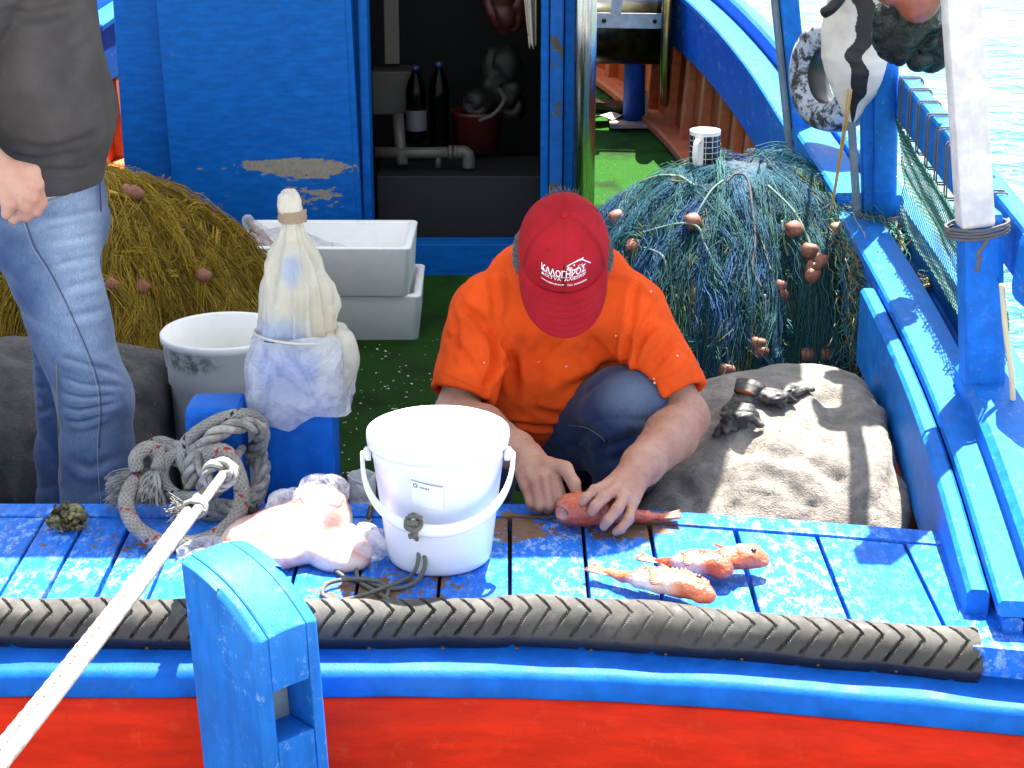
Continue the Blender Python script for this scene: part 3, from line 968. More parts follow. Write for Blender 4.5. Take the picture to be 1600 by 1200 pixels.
# ------------------------------------------------------------------ bitt with coiled ropes
bitt_c = P(338, 792, Y=3.66)
V, F = box((-.062, -.055, -.45), (.062, .055, .215), .018, 3)
V[:, 0] *= np.where(V[:, 2] > .1, 1 - (V[:, 2] - .1) * .6, 1)
bc = np.array([P(338, 700, Y=3.70)[0], 3.715, 0.0])
V = V + bc; V += np.stack([wob(V, 22, 3), wob(V, 22, 4), wob(V, 22, 5)], 1) * .002
tag(obj("mooring_bitt", (V, F), M['blue'], smooth=False), "short rounded blue bitt with rope coiled round it", "bitt")

rope_grey = NT("weathered_grey_rope")
rope_grey.set(base=rope_grey.mix(rope_grey.ramp(rope_grey.noise(45, 6, .7), .3, .72), (.13, .12, .10), (.44, .42, .37)), rough=.95, sheen=.2)
rope_grey.bump(rope_grey.noise(500, 4, .7), .7, .003); M['rope'] = rope_grey.m
def braided(name, base, fleck, amount):
    m = NT(name)
    uvn = m.n("ShaderNodeUVMap")
    sep = m.n("ShaderNodeSeparateXYZ"); m.l(uvn.outputs[0], sep.inputs[0])
    u, v = sep.outputs[0], sep.outputs[1]
    a = m.math('SINE', m.math('ADD', m.math('MULTIPLY', u, 62.83), m.math('MULTIPLY', v, 420)))
    b = m.math('SINE', m.math('SUBTRACT', m.math('MULTIPLY', u, 62.83), m.math('MULTIPLY', v, 420)))
    w = m.math('MAXIMUM', a, b)
    # tracer yarn spiralling round the rope
    tr = m.math('FRACT', m.math('ADD', u, m.math('MULTIPLY', v, 9.0)))
    band = m.math('LESS_THAN', m.math('ABSOLUTE', m.math('SUBTRACT', tr, .5)), .045)
    dash = m.math('GREATER_THAN', m.math('SINE', m.math('MULTIPLY', v, 420)), -.1)
    t = m.math('MULTIPLY', m.math('MULTIPLY', band, dash), amount)
    g = m.ramp(m.noise(30, 6, .7), .3, .75)
    c = m.mix(g, tuple(x * .55 for x in base), base)
    c = m.mix(m.ramp(w, .1, .9, .0, .45), m.mix(.55, c, (.06, .055, .05)), c)
    m.set(base=m.mix(t, c, fleck), rough=.9)
    m.bump(m.math('ADD', w, m.math('MULTIPLY', m.noise(600, 3), .6)), .6, .0025)
    return m.m
M['braid_red'] = braided("braided_rope_red_fleck", (.50, .46, .39), (.28, .02, .015), 1.0)
M['braid_black'] = braided("braided_rope_black_fleck", (.48, .47, .42), (.015, .015, .015), 1.0)
def braid(path, r, sides=16):
    path, u = resample(path, r * .5)
    V, F = tube(path, r, sides + 1, caps=False)
    n = len(path)
    uv = np.stack(np.meshgrid(u, np.linspace(0, 1, sides + 1), indexing='ij'), -1).reshape(-1, 2)[:, ::-1]
    # drop the wrap-around faces of the duplicated seam column, close it exactly
    V = V.reshape(n, sides + 1, 3)
    T, N, B = frames(path); a = np.linspace(0, 2 * np.pi, sides + 1)
    V = path[:, None] + r * (np.cos(a)[None, :, None] * N[:, None] + np.sin(a)[None, :, None] * B[:, None])
    F = [(i * (sides + 1) + k, i * (sides + 1) + k + 1, (i + 1) * (sides + 1) + k + 1, (i + 1) * (sides + 1) + k) for i in range(n - 1) for k in range(sides)]
    F.append(tuple(range(sides))[::-1]); F.append(tuple((n - 1) * (sides + 1) + k for k in range(sides)))
    return V.reshape(-1, 3), F, uv
def pix(lst, n=12, closed=False):
    return spline([P(a, b, Y=c) for a, b, c in lst], n, closed)
coil = empty("rope_coil", P(300, 800, Y=3.55))
tag(coil, "heap of weathered grey mooring rope looped round the blue bitt", "rope")
# the big braided ring that leans on the bench
obj("rope_loop", braid(pix([(322, 712, 3.56), (352, 706, 3.55), (372, 740, 3.53), (378, 778, 3.50), (366, 812, 3.46), (335, 838, 3.42), (296, 849, 3.405), (250, 846, 3.41), (215, 826, 3.44), (198, 796, 3.50), (200, 770, 3.54), (214, 748, 3.58)], 12), .0165), M['braid_red'], coil)
obj("rope_loop", braid(pix([(300, 750, 3.60), (285, 720, 3.60), (290, 692, 3.61), (318, 668, 3.62), (352, 652, 3.63), (388, 648, 3.65), (410, 664, 3.68), (404, 690, 3.73), (380, 712, 3.77)], 12), .0135), M['braid_black'], coil)
obj("rope_loop", rope3(pix([(296, 762, 3.59), (300, 728, 3.585), (316, 698, 3.59), (346, 674, 3.60), (382, 664, 3.62), (408, 672, 3.66), (402, 702, 3.70), (374, 722, 3.72), (345, 735, 3.66)], 12), .0165), M['rope'], coil)
obj("rope_loop", rope3(pix([(262, 705, 3.66), (285, 700, 3.63), (312, 716, 3.58), (322, 745, 3.555), (318, 772, 3.56), (340, 790, 3.57), (375, 790, 3.60), (402, 768, 3.63), (410, 740, 3.66), (398, 712, 3.72)], 12), .016), M['rope'], coil)
obj("rope_loop", braid(pix([(300, 702, 3.60), (340, 716, 3.57), (352, 742, 3.54), (335, 768, 3.53), (300, 778, 3.55), (270, 770, 3.57), (254, 745, 3.58), (262, 718, 3.60), (290, 704, 3.615)], 12), .0135), M['braid_black'], coil)
obj("rope_loop", braid(pix([(280, 700, 3.66), (250, 690, 3.68), (236, 700, 3.67), (255, 715, 3.64), (300, 725, 3.60)], 12), .013), M['braid_black'], coil)
obj("rope_loop", rope3(pix([(405, 700, 3.72), (412, 735, 3.68), (398, 770, 3.63), (360, 795, 3.58), (310, 798, 3.56), (280, 785, 3.57)], 12), .015), M['rope'], coil)
obj("rope_loop", rope3(pix([(240, 712, 3.67), (268, 702, 3.65), (296, 704, 3.63), (330, 700, 3.64), (372, 700, 3.72)], 12), .015), M['rope'], coil)
obj("rope_loop", braid(pix([(300, 800, 3.56), (340, 806, 3.57), (378, 800, 3.60), (402, 780, 3.63), (413, 748, 3.66)], 12), .013), M['braid_black'], coil)
# frayed whipping end
obj("rope_loop", braid(pix([(214, 735, 3.58), (212, 716, 3.585), (226, 701, 3.60), (244, 702, 3.61), (250, 716, 3.60), (246, 735, 3.575)], 12), .0155), M['braid_red'], coil)
fr = []
for k in range(110):
    a = rng.uniform(0, 2 * np.pi); q = rng.uniform(0, 1)**.5
    p0 = P(243, 735, Y=3.572) + np.array([np.cos(a) * .012 * q, np.sin(a) * .012 * q, 0])
    tip = P(rng.uniform(205, 258), rng.uniform(768, 792), Y=3.555 + rng.uniform(-.02, .02))
    mid = (p0 + tip) / 2 + np.array([rng.normal() * .008, rng.normal() * .008, .012])
    t = np.linspace(0, 1, 9)[:, None]
    fr.append((1 - t)**2 * p0 + 2 * t * (1 - t) * mid + t**2 * tip + rng.normal(size=(9, 3)) * .0012)
obj("frayed_end", strands(np.array(fr), rng.uniform(.0014, .0032, 110), 5), M['rope'], coil, kind="stuff")
fr = []
for k in range(260):
    p0 = P(232, 745, Y=3.60) + rng.normal(size=3) * .006
    tip = P(rng.uniform(162, 200), rng.uniform(745, 800), Y=3.60 + rng.uniform(-.03, .03))
    mid = (p0 + tip) / 2 + np.array([rng.normal() * .008, rng.normal() * .008, .02 + rng.normal() * .008])
    t = np.linspace(0, 1, 9)[:, None]
    fr.append((1 - t)**2 * p0 + 2 * t * (1 - t) * mid + t**2 * tip + rng.normal(size=(9, 3)) * .001)
obj("frayed_strands", strands(np.array(fr), .0007, 3), M['rope'], coil, kind="stuff")

# the taut white mooring line: two lines married and seized
white_rope = NT("white_rope"); white_rope.set(base=white_rope.mix(white_rope.ramp(white_rope.noise(60, 6, .7), .3, .7), (.16, .15, .13), (.38, .365, .34)), rough=.95)
white_rope.bump(white_rope.noise(450, 4, .7), .6, .003); M['white_rope'] = white_rope.m
A, B_ = P(372, 702, Y=3.67), P(-8, 1172, z=.44)
D = (B_ - A); ext = A + D * 1.55
line = np.linspace(A, ext, 60); line[:, 2] -= .018 * np.sin(np.linspace(0, np.pi, 60))
ml = empty("mooring_line", A)
tag(ml, "taut white doubled mooring rope running from bitt toward the quay", "rope")
side = np.cross(D, [0, 0, 1]); side /= np.linalg.norm(side)
obj("laid_strand", rope3(line[9:] + side * .0095 + [0, 0, -.003], .0102, pitch=.042, step=.006), M['white_rope'], ml)
obj("braided_strand", tube(resample(line, .01)[0] - side * .0085 + [0, 0, .002], .0095, 16), M['white_rope'], ml)
c = line[11]
ax = Vector(D).normalized(); q = Vector((0, 0, 1)).rotation_difference(ax)
a = np.linspace(0, 2 * np.pi * 4, 70)
p = np.stack([.021 * np.cos(a), .0145 * np.sin(a), (a / (2 * np.pi) - 2) * .007], 1) + rng.normal(size=(70, 3)) * .0012
obj("seizing", tube(p @ np.array(q.to_matrix()).T + c, .0040, 7), M['white_rope'], ml)
an = np.linspace(0, 2 * np.pi * 2.1, 44)
kn_c = line[5]
pk = np.stack([.034 * np.cos(an), .028 * np.sin(an), (an / (2 * np.pi) - 1.0) * .026], 1)
obj("hitch", rope3(pk * .75 @ np.array(q.to_matrix()).T + kn_c, .0115), M['rope'], ml)
fr = []
for k in range(60):
    p0 = c + side * .022 + rng.normal(size=3) * .006
    t = np.linspace(0, 1, 7)[:, None]
    fr.append(p0 + t * (side * rng.uniform(.004, .02) + np.array([rng.normal() * .012, -.01, rng.normal() * .012])))
obj("seizing_fray", strands(np.array(fr), .0011, 3), M['white_rope'], ml, kind="stuff")

# ------------------------------------------------------------------ white lidded bucket with cord
def plastic(name, base, rough=.35, dirt=.1, trans=.0, sss=.0, blobs=()):
    m = NT(name)
    d = m.ramp(m.noise(9, 7, .7), .52, .8, 0, dirt)
    sc = m.ramp(m.noise(60, 6, .8, vec=m.stretch((1, 1, .3))), .64, .70, 0, dirt * 1.4)
    c = m.mix(d, base, tuple(x * .5 for x in (base[0], base[1] * .93, base[2] * .82)))
    c = m.mix(sc, c, (.25, .23, .20))
    for cc, sz, k, colr in blobs:
        c = m.mix(m.math('MULTIPLY', m.blob(cc, sz), m.ramp(m.noise(40, 5, .7), .4, .62, 0, k)), c, colr)
    m.set(base=c, rough=rough, sss=sss, trans=trans)
    if sss: m.b.inputs["Subsurface Radius"].default_value = (.03, .03, .03); m.b.inputs["Subsurface Scale"].default_value = .3
    m.bump(m.noise(30, 3), .12, .002)
    return m.m
M['white_plastic'] = plastic("white_bucket_plastic", (.78, .79, .80), .34, .20)
bk = P(688, 882, z=0); bk[1] += .012
bc_x = P(682, 690, Y=bk[1])[0]
bk[0] = P(686, 850, Y=bk[1])[0]
bucket = empty("white_bucket", (bk[0], bk[1] + .02, .003))
tag(bucket, "white plastic bucket with closed lid and grey cord on its handle", "bucket")
bz = np.array([bk[0], bk[1] + .02, .003])
HB = .262
obj("body", lathe([(0, 0), (.094, 0), (.101, .006), (.104, .02), (.128, HB - .04), (.130, HB - .038), (.130, HB - .012), (.126, HB - .012), (.12, HB - .012), (.099, .012), (0, .010)], bz, 72), M['white_plastic'], bucket)
lid = obj("lid", lathe([(0, HB + .004), (.105, HB + .003), (.112, HB + .005), (.118, HB + .010), (.132, HB + .011), (.1385, HB + .008), (.1395, HB - .004), (.138, HB - .016), (.134, HB - .018), (.1325, HB - .008)], bz, 84), M['white_plastic'], bucket)
for s_ in (-1, 1):
    obj("handle_lug", lathe([(0, -.004), (.014, -.004), (.014, .006), (.009, .010), (0, .010)], bz + np.array([s_ * .134, -.02, HB - .035]), 18, axis=(s_, -.1, 0)), M['white_plastic'], bucket)
t = np.linspace(0, np.pi, 40)
hp = np.stack([-.146 * np.cos(t) , -.020 - np.sin(t) * .135, HB - .035 - np.sin(t)**.8 * .105], 1)
hp[:, 1] = np.minimum(hp[:, 1], -np.sqrt(np.maximum(0, .136**2 - np.minimum(np.abs(hp[:, 0]), .135)**2)) - .004)
T, N, Bn = frames(hp)
Vh, Fh = tube(hp + bz, .0085, 10)
Vh = Vh.reshape(40, 10, 3); cen = (hp + bz)[:, None]
dz = Vh - cen; Vh = cen + dz * np.array([.55, .55, 1.55])
obj("handle", (Vh.reshape(-1, 3), Fh), M['white_plastic'], bucket)
# small paper label, curved on the body
def lab_fn(U, W):
    z = .155 + W * .052; r = .1005 + (.128 - .104) * (z - .02) / (HB - .06) + .0045
    a = R(-112) + U * R(28)
    return np.stack([r * np.cos(a), r * np.sin(a), z + (U - .5) * -.012], -1) + bz
lm = NT("printed_paper_label")
uvn = lm.n("ShaderNodeUVMap"); sp = lm.n("ShaderNodeSeparateXYZ"); lm.l(uvn.outputs[0], sp.inputs[0])
u, v = sp.outputs[0], sp.outputs[1]
bar = lm.math('MULTIPLY', lm.math('GREATER_THAN', v, .955), 1.0)
rows = lm.math('MULTIPLY', lm.math('GREATER_THAN', lm.math('SINE', lm.math('MULTIPLY', v, 70)), .35), lm.math('GREATER_THAN', lm.noise(900, 3, .5, vec=lm.stretch((1, 1, .1))), .5))
rows = lm.math('MULTIPLY', rows, lm.math('MULTIPLY', lm.math('LESS_THAN', v, .62), lm.math('GREATER_THAN', u, .12)))
ink = lm.math('MAXIMUM', bar, lm.math('MULTIPLY', rows, .18))
lm.set(base=lm.mix(ink, (.74, .79, .84), (.22, .28, .38)), rough=.5)
lab = obj("label_sticker", grid(lab_fn, 14, 8), lm.m, bucket)
def ring(c, r, w, n=20):
    a = np.linspace(0, 2 * np.pi, n, endpoint=False)
    return c, r, w, a
# round mark and the small word beside it on the label
inkm = plain("navy_print", (.03, .06, .16), .6)
def on_label(pts, h=.0006):
    pts = np.asarray(pts, float)
    p = lab_fn(pts[:, 0], pts[:, 1])
    d = p - bz; d[:, 2] = 0; d /= np.linalg.norm(d, axis=1)[:, None]
    return p + d * h
a = np.linspace(0, 2 * np.pi, 24, endpoint=False)
V = np.vstack([on_label(np.stack([.14 + .075 * np.cos(a), .80 + .085 * np.sin(a)], 1)), on_label(np.stack([.14 + .045 * np.cos(a), .80 + .05 * np.sin(a)], 1))])
obj("label_mark", (V, [(i, (i + 1) % 24, 24 + (i + 1) % 24, 24 + i) for i in range(24)]), inkm, bucket)

def text_flat(body, size=1.0, bold=.0):
    cu = bpy.data.curves.new("lettering", 'FONT')
    cu.body = body; cu.size = size; cu.offset = bold; cu.resolution_u = 3
    o = bpy.data.objects.new("lettering_src", cu); COL.objects.link(o)
    bpy.context.view_layer.update()
    me = o.evaluated_get(bpy.context.evaluated_depsgraph_get()).to_mesh()
    V = np.array([v.co[:] for v in me.vertices]); F = [tuple(p.vertices) for p in me.polygons]
    bpy.data.objects.remove(o)
    return V, F
word = []
for k in range(6):
    u0 = .28 + k * .052
    word.append((on_label([(u0, .745), (u0 + .034, .745), (u0 + .030, .815), (u0 + .006, .815)]), [(0, 1, 2, 3)]))
obj("label_print", join(*word), inkm, bucket, smooth=False)
cordm = plain("grey_green_cord", (.14, .14, .11), .9, vary=.6, vs=160, bump=.8, bs=700, bd=.003)
kn = P(646, 822, Y=bz[1] - .148)
V, F = join(tube(spline([kn + [-.010, 0, .018], kn + [-.012, -.014, .004], kn + [.006, -.017, 0], kn + [.014, -.006, .010], kn + [0, .006, .02], kn + [-.012, -.010, .013], kn + [.010, -.016, .012]], 8), .0055, 8),
            tube(spline([kn + [-.008, -.006, .022], kn + [.004, -.012, .026], kn + [.016, -.010, .020]], 6), .005, 8), tube(spline([kn + [0, -.008, -.002], kn + [.004, -.014, -.012], kn + [-.008, -.012, -.016]], 6), .0055, 8))
obj("knot", (V, F), cordm, bucket)
c1 = [kn + [.0, -.010, -.008]] + [P(a, b, Y=c) for a, b, c in ((655, 850, 3.30), (664, 872, 3.275), (661, 893, 3.262))] + [P(a, b, z=c) for a, b, c in ((645, 912, .006), (612, 920, .006), (568, 908, .006), (540, 902, .006), (520, 886, .012), (516, 870, .025), (530, 861, .032), (548, 868, .024), (556, 888, .01), (562, 908, .006), (590, 926, .005), (618, 944, .012))]
c2 = [kn + [.004, -.012, -.010]] + [P(a, b, Y=c) for a, b, c in ((650, 846, 3.30), (654, 866, 3.28), (650, 888, 3.265))] + [P(a, b, z=c) for a, b, c in ((636, 904, .006), (600, 918, .013), (560, 932, .013), (524, 938, .006), (504, 928, .006), (512, 912, .013), (545, 905, .013), (590, 908, .013), (606, 922, .006), (600, 940, .006))]
obj("cord", join(tube(spline(c1, 10), .0042, 8), tube(spline(c2, 10), .0042, 8)), cordm, bucket)

# ------------------------------------------------------------------ fish
def fish_mat(name, wet=.2):
    m = NT(name)
    a = m.n("ShaderNodeVertexColor", layer_name="Col")
    v = m.vor(170); n = m.noise(60, 6, .75); n2 = m.noise(200, 5, .7)
    c = m.mix(m.ramp(n, .52, .70, 0, .6), a.outputs[0], m.mix(1.0, a.outputs[0], (.55, .30, .22), 'MULTIPLY'))
    c = m.mix(m.ramp(n2, .62, .72, 0, .45), c, (.74, .46, .32))
    c = m.mix(m.ramp(m.noise(110, 4, .7), .66, .72, 0, .7), c, (.09, .018, .010))
    m.set(base=c, rough=m.ramp(n2, .3, .7, wet, wet + .25), coat=.25, sss=.12)
    m.b.inputs["Subsurface Radius"].default_value = (.012, .004, .003); m.b.inputs["Subsurface Scale"].default_value = .5
    m.bump(m.math('ADD', m.math('MULTIPLY', v, .8), n2), .5, .003)
    return m.m
M['fish'] = fish_mat("wet_scorpionfish_skin")
M['fin'] = plain("pink_orange_fin", (.58, .16, .075), .4, vary=.6, vs=120, bump=.5, bs=250)
eye_m = plain("fish_eye", (.02, .02, .02), .15)
mouth_m = plain("pale_fish_mouth", (.62, .44, .38), .35, vary=.3, bump=.3)
def fish(name, base, head, tail, belly_up, size=1.0, label="", red=.5, mouth=False, mid_lift=0.0, roll=0.0, pale=.95):
    """head, tail: points on the boards; body laid along them, on its side"""
    head, tail = np.array(head, float), np.array(tail, float)
    L = np.linalg.norm(head - tail)
    fx = (head - tail) / L
    up0 = np.array([0, 0, 1.0])
    sd = np.cross(up0, fx); sd /= np.linalg.norm(sd)          # to the fish's flank direction on the boards
    up = np.cross(fx, sd)
    cr, sr = math.cos(roll), math.sin(roll)
    sd, up = sd * cr + up * sr, up * cr - sd * sr
    def W(l, s, h): return tail + fx * (l * L) + sd * s * size + up * h * size
    lo = np.minimum(head, tail) - .09; hi = np.maximum(head, tail) + .10
    f = Field(lo, hi, .0022 if mouth else .0026)
    hgt = .030
    prof = [(.13, .0095, .007), (.28, .0125, .010), (.44, .021, .018), (.60, .029, .024), (.76, .0315, .026), (.90, .027, .023), (1.0, .016, .016)]
    if mouth: prof = [(.13, .0095, .007), (.28, .012, .010), (.44, .018, .016), (.60, .025, .022), (.76, .031, .028), (.90, .035, .033), (1.0, .031, .031)]
    for (l0, s0, h0), (l1, s1, h1) in zip(prof[:-1], prof[1:]):
        a = W(l0, (.004 * math.sin(l0 * 9)), max(h0, .012)); b = W(l1, .004 * math.sin(l1 * 9), max(h1, .012) + mid_lift * .5)
        f.cone(a, b, s0 * size, s1 * size, .012, flat=max(.55, h0 / s0), side=up)
    # lower jaw, cheek spines, gill cover
    f.ell(W(.80, .014, .032), (.024 * size, .02 * size, .014 * size), .008)
    f.ell(W(.97, -.012, .014), (.020 * size, .014 * size, .012 * size), .008)
    for q in range(5):
        f.cone(W(.86 + q * .03, .024 - q * .003, .036), W(.85 + q * .03, .031 - q * .003, .046), .004 * size, .001, .003)
    md = fx * .80 + np.array([0, -.58, .10]); md /= np.linalg.norm(md)
    mp = W(1.0, 0, .030)
    if mouth:
        f.ell(mp + md * .006, (.028, .027, .027), .014)
        f.cone(mp + md * .004, mp + md * .060, .008, .036, .003, mode='sub', flat=.55, side=up)
    else:
        f.cone(W(1.02, -.02, .026), W(.93, -.034, .030), .0022, .0022, .003, mode='sub'); f.cone(W(1.02, .02, .022), W(.93, .034, .024), .0022, .0022, .003, mode='sub')
    for q in range(9):                                                    # gill cover edge, a crease round the head
        t_ = q / 8 * np.pi
        f.cone(W(.74 - .03 * math.sin(t_), .040 * math.cos(t_), .018 + .036 * math.sin(t_)), W(.74 - .03 * math.sin(t_ + .39), .040 * math.cos(t_ + .39), .018 + .036 * math.sin(t_ + .39)), .003, .003, .005, mode='sub')
    V, F = f.mesh()
    V = V + vnormals(V, F) * ((wob(V, 170, 5) * .0012 + wob(V, 75, 6) * .0022))[:, None]
    rel = V - tail
    s = (rel @ sd) / size; l = (rel @ fx) / L; h = rel @ up / size
    bel = np.clip((s * belly_up - .002) / .012, 0, 1)[:, None] * np.clip((l - .3) * 5, 0, 1)[:, None] * np.clip((.84 - l) * 9, 0, 1)[:, None]
    hd = np.clip((l - .62) / .2, 0, 1)[:, None]
    sad = np.clip(wob(V, 55, 77) * 1.6, 0, 1)[:, None]
    colr = np.array([.62, .19, .085]) * (1 - red) + np.array([.42, .045, .013]) * red
    c = colr * np.ones((len(V), 1)); c = c * (1 - .55 * sad) + np.array([.34, .04, .012]) * .55 * sad
    c = c * (1 - bel * pale) + np.array([.80, .66, .60]) * bel * pale
    c = c * (1 - hd * .5) + np.array([.50, .10, .04]) * hd * .5
    if mouth:
        mc_ = np.exp(-(np.linalg.norm(V - (mp + md * .020), axis=1) / .017)**4)[:, None]
        c = c * (1 - mc_) + np.array([.70, .50, .44]) * mc_
    root = obj(name, (V, F), M['fish'], col=c)
    tag(root, label, "fish", "scorpionfish on the stern boards")
    # tail fan, pectoral and dorsal fins with real rays
    def fin(p0, p1, out0, out1, n=9, nm="fin", th=.0010):
        def fn(U, Wv):
            base = p0 * (1 - U[..., None]) + p1 * U[..., None]
            o = out0 * (1 - U[..., None]) + out1 * U[..., None]
            wave = .0028 * np.cos(U * n * 2 * np.pi)
            p = base + o * (Wv[..., None] * (1 - .12 * np.abs(np.sin(U * n * np.pi)))[..., None])
            p[..., 2] += wave * Wv + .004 * Wv**2
            p[..., 2] = np.maximum(p[..., 2], .003)
            return p
        V, F, _ = grid(fn, n * 6, 7)
        return obj(nm, solidify((V, F.tolist()), th * size), M['fin'], root)
    fin(W(.17, -.009, .012), W(.17, .009, .012), (-fx * .055 - sd * .012) * size, (-fx * .052 + sd * .012) * size, 9, "tail_fin")
    fin(W(.66, .016 * belly_up, .044), W(.70, .027 * belly_up, .034), (-fx * .036 + sd * .004 * belly_up + up * .004) * size, (-fx * .026 + sd * .018 * belly_up - up * .006) * size, 7, "pectoral_fin")
    fin(W(.40, -.022 * belly_up, .016), W(.76, -.034 * belly_up, .022), (-fx * .010 - sd * .013 * belly_up + up * .008) * size, (-fx * .012 - sd * .016 * belly_up + up * .012) * size, 10, "dorsal_fin")
    ec = W(.90, -.012 * belly_up, .047)
    obj("eye", lathe([(0, .003), (.004, .0022), (.0058, 0), (.004, -.003)], ec, 14), eye_m, root)
    if mouth:
        if 0: obj("mouth_lining", lathe([(0, -.008), (.009, -.007), (.014, .004), (.0185, .020), (.0235, .033), (.0255, .034), (.021, .018), (.016, .002), (.010, -.010), (0, -.011)], mp - md * .004, 24, axis=md), mouth_m, root)
    return root
fish("scorpionfish", 0, P(1106, 942, z=.02), P(924, 898, z=.010), -1, .92, "orange scorpionfish nearest the tyre strip, pale belly toward the viewer", .25)
fish("scorpionfish", 0, P(1134, 902, z=.022), P(1010, 882, z=.014), -1, .84, "small dark red scorpionfish lying between two paler ones", .9, mid_lift=.004)
fish("scorpionfish", 0, P(1192, 884, z=.022), P(1040, 893, z=.012), 1, .84, "pale orange scorpionfish at the back with its head toward the rail", .3)
fish("scorpionfish", 0, P(892, 818, z=.012), P(1052, 815, z=.006), 1, .98, "red scorpionfish being gutted under the crouching man's hands", .75, mouth=True, mid_lift=.006, pale=.12)

# ------------------------------------------------------------------ clear bag of fish
def film_mat(name, tint, rough=.25, clear=.5, blobs=(), bumps=(90, .5)):
    m = NT(name)
    n = m.noise(7, 5, .6)
    c = m.mix(m.ramp(n, .35, .7), tint, tuple(min(1, x * 1.1) for x in tint))
    for cc, sz, k, colr in blobs:
        c = m.mix(m.math('MULTIPLY', m.blob(cc, sz), k), c, colr)
    m.set(base=c, rough=rough)
    tr = m.n("ShaderNodeBsdfTransparent"); tl = m.n("ShaderNodeBsdfTranslucent")
    tl.inputs[0].default_value = (*tint, 1)
    mx = m.n("ShaderNodeMixShader"); mx2 = m.n("ShaderNodeMixShader")
    out = m.t.nodes["Material Output"]
    m.l(m.b.outputs[0], mx.inputs[1]); m.l(tl.outputs[0], mx.inputs[2]); mx.inputs[0].default_value = .35
    f = m.math('MULTIPLY', m.ramp(m.noise(14, 6, .7, dist=1), .35, .62, 1.0, .35), clear)
    m.l(f, mx2.inputs[0]); m.l(mx.outputs[0], mx2.inputs[1]); m.l(tr.outputs[0], mx2.inputs[2])
    m.l(mx2.outputs[0], out.inputs[0])
    m.bump(m.noise(bumps[0], 5, .7, dist=1.5), bumps[1], .006)
    return m.m
M['film'] = film_mat("clear_plastic_film", (.84, .85, .87), .18, .75)
M['film_thin'] = film_mat("thin_clear_film", (.80, .82, .85), .3, .9, bumps=(40, .4))
M['film_milky'] = film_mat("milky_plastic_film", (.80, .80, .76), .28, .18)
bag = empty("fish_bag", P(470, 880, z=0))
tag(bag, "crumpled clear plastic bag of pink fish on the boards beside the bucket", "bag")
pinkm = NT("raw_pink_fish")
pinkm.set(base=pinkm.mix(pinkm.ramp(pinkm.noise(16, 4), .40, .64), (.66, .52, .48), (.60, .24, .18)), rough=.3, coat=.3); pinkm.bump(pinkm.noise(90, 4), .3, .003)
f = Field(P(470, 880, z=0) - [.20, .14, .02], P(470, 880, z=0) + [.20, .22, .24], .0055)
def bp(px, py, z, Y=None): return P(px, py, z=z) if Y is None else P(px, py, Y=Y)
lumps = [((-.085, .05, .035), (.06, .07, .035)), ((-.02, .04, .055), (.08, .08, .052)), ((.035, .06, .075), (.062, .06, .062)), ((.07, .0, .032), (.062, .055, .032)), ((-.05, -.01, .03), (.075, .06, .03)), ((.04, .065, .115), (.038, .04, .035)), ((-.11, .06, .022), (.06, .05, .022)), ((.09, -.03, .018), (.05, .04, .02))]
bc0 = P(468, 874, z=0)
for c, r in lumps: f.ell(bc0 + np.array(c) * [1, 1, .82], np.array(r) * [1, 1, .86], .022)
f.cut((0, 0, .004), (0, 0, -1))
V, F = f.mesh()
N_ = vnormals(V, F)
Vin = V - N_ * .006
obj("fish_pieces", (Vin, F), pinkm.m, bag)
cr = np.abs(wob(V * [1, 1, .5], 26, 41, 1)); cr2 = np.abs(wob(V, 62, 42, 1))
Vo = V + N_ * (.004 + .012 * (1 - cr)**5 + .005 * (1 - cr2)**5)[:, None]
Vo[:, 2] = np.maximum(Vo[:, 2], .003)
obj("bag_film", (Vo, F), M['film'], bag)
# loose pockets of film: the gathered mouth at the top and the side tails
for k, (cc, rr) in enumerate((((.045, .07, .115), (.046, .030, .028)), ((-.02, .08, .085), (.045, .03, .022)), ((.135, .01, .030), (.050, .045, .024)), ((-.165, .0, .012), (.075, .055, .012)))):
    f = Field(bc0 + np.array(cc) - .11, bc0 + np.array(cc) + .11, .0065)
    f.ell(bc0 + np.array(cc), rr, .01); f.ell(bc0 + np.array(cc) * .8 + [0, 0, .005], np.array(rr) * .8, .03)
    f.cut((0, 0, .004), (0, 0, -1))
    V, F = f.mesh(); N_ = vnormals(V, F)
    V = V + N_ * (.040 * (1 - np.abs(wob(V * [1, 1, .4], 40, 140 + k, 1)))**4 + .010 * (1 - np.abs(wob(V, 85, 150 + k, 1)))**4 - .012)[:, None]
    V[:, 2] = np.maximum(V[:, 2], .003)
    obj("bag_fold", (V, F), M['film_thin'], bag, smooth=False)

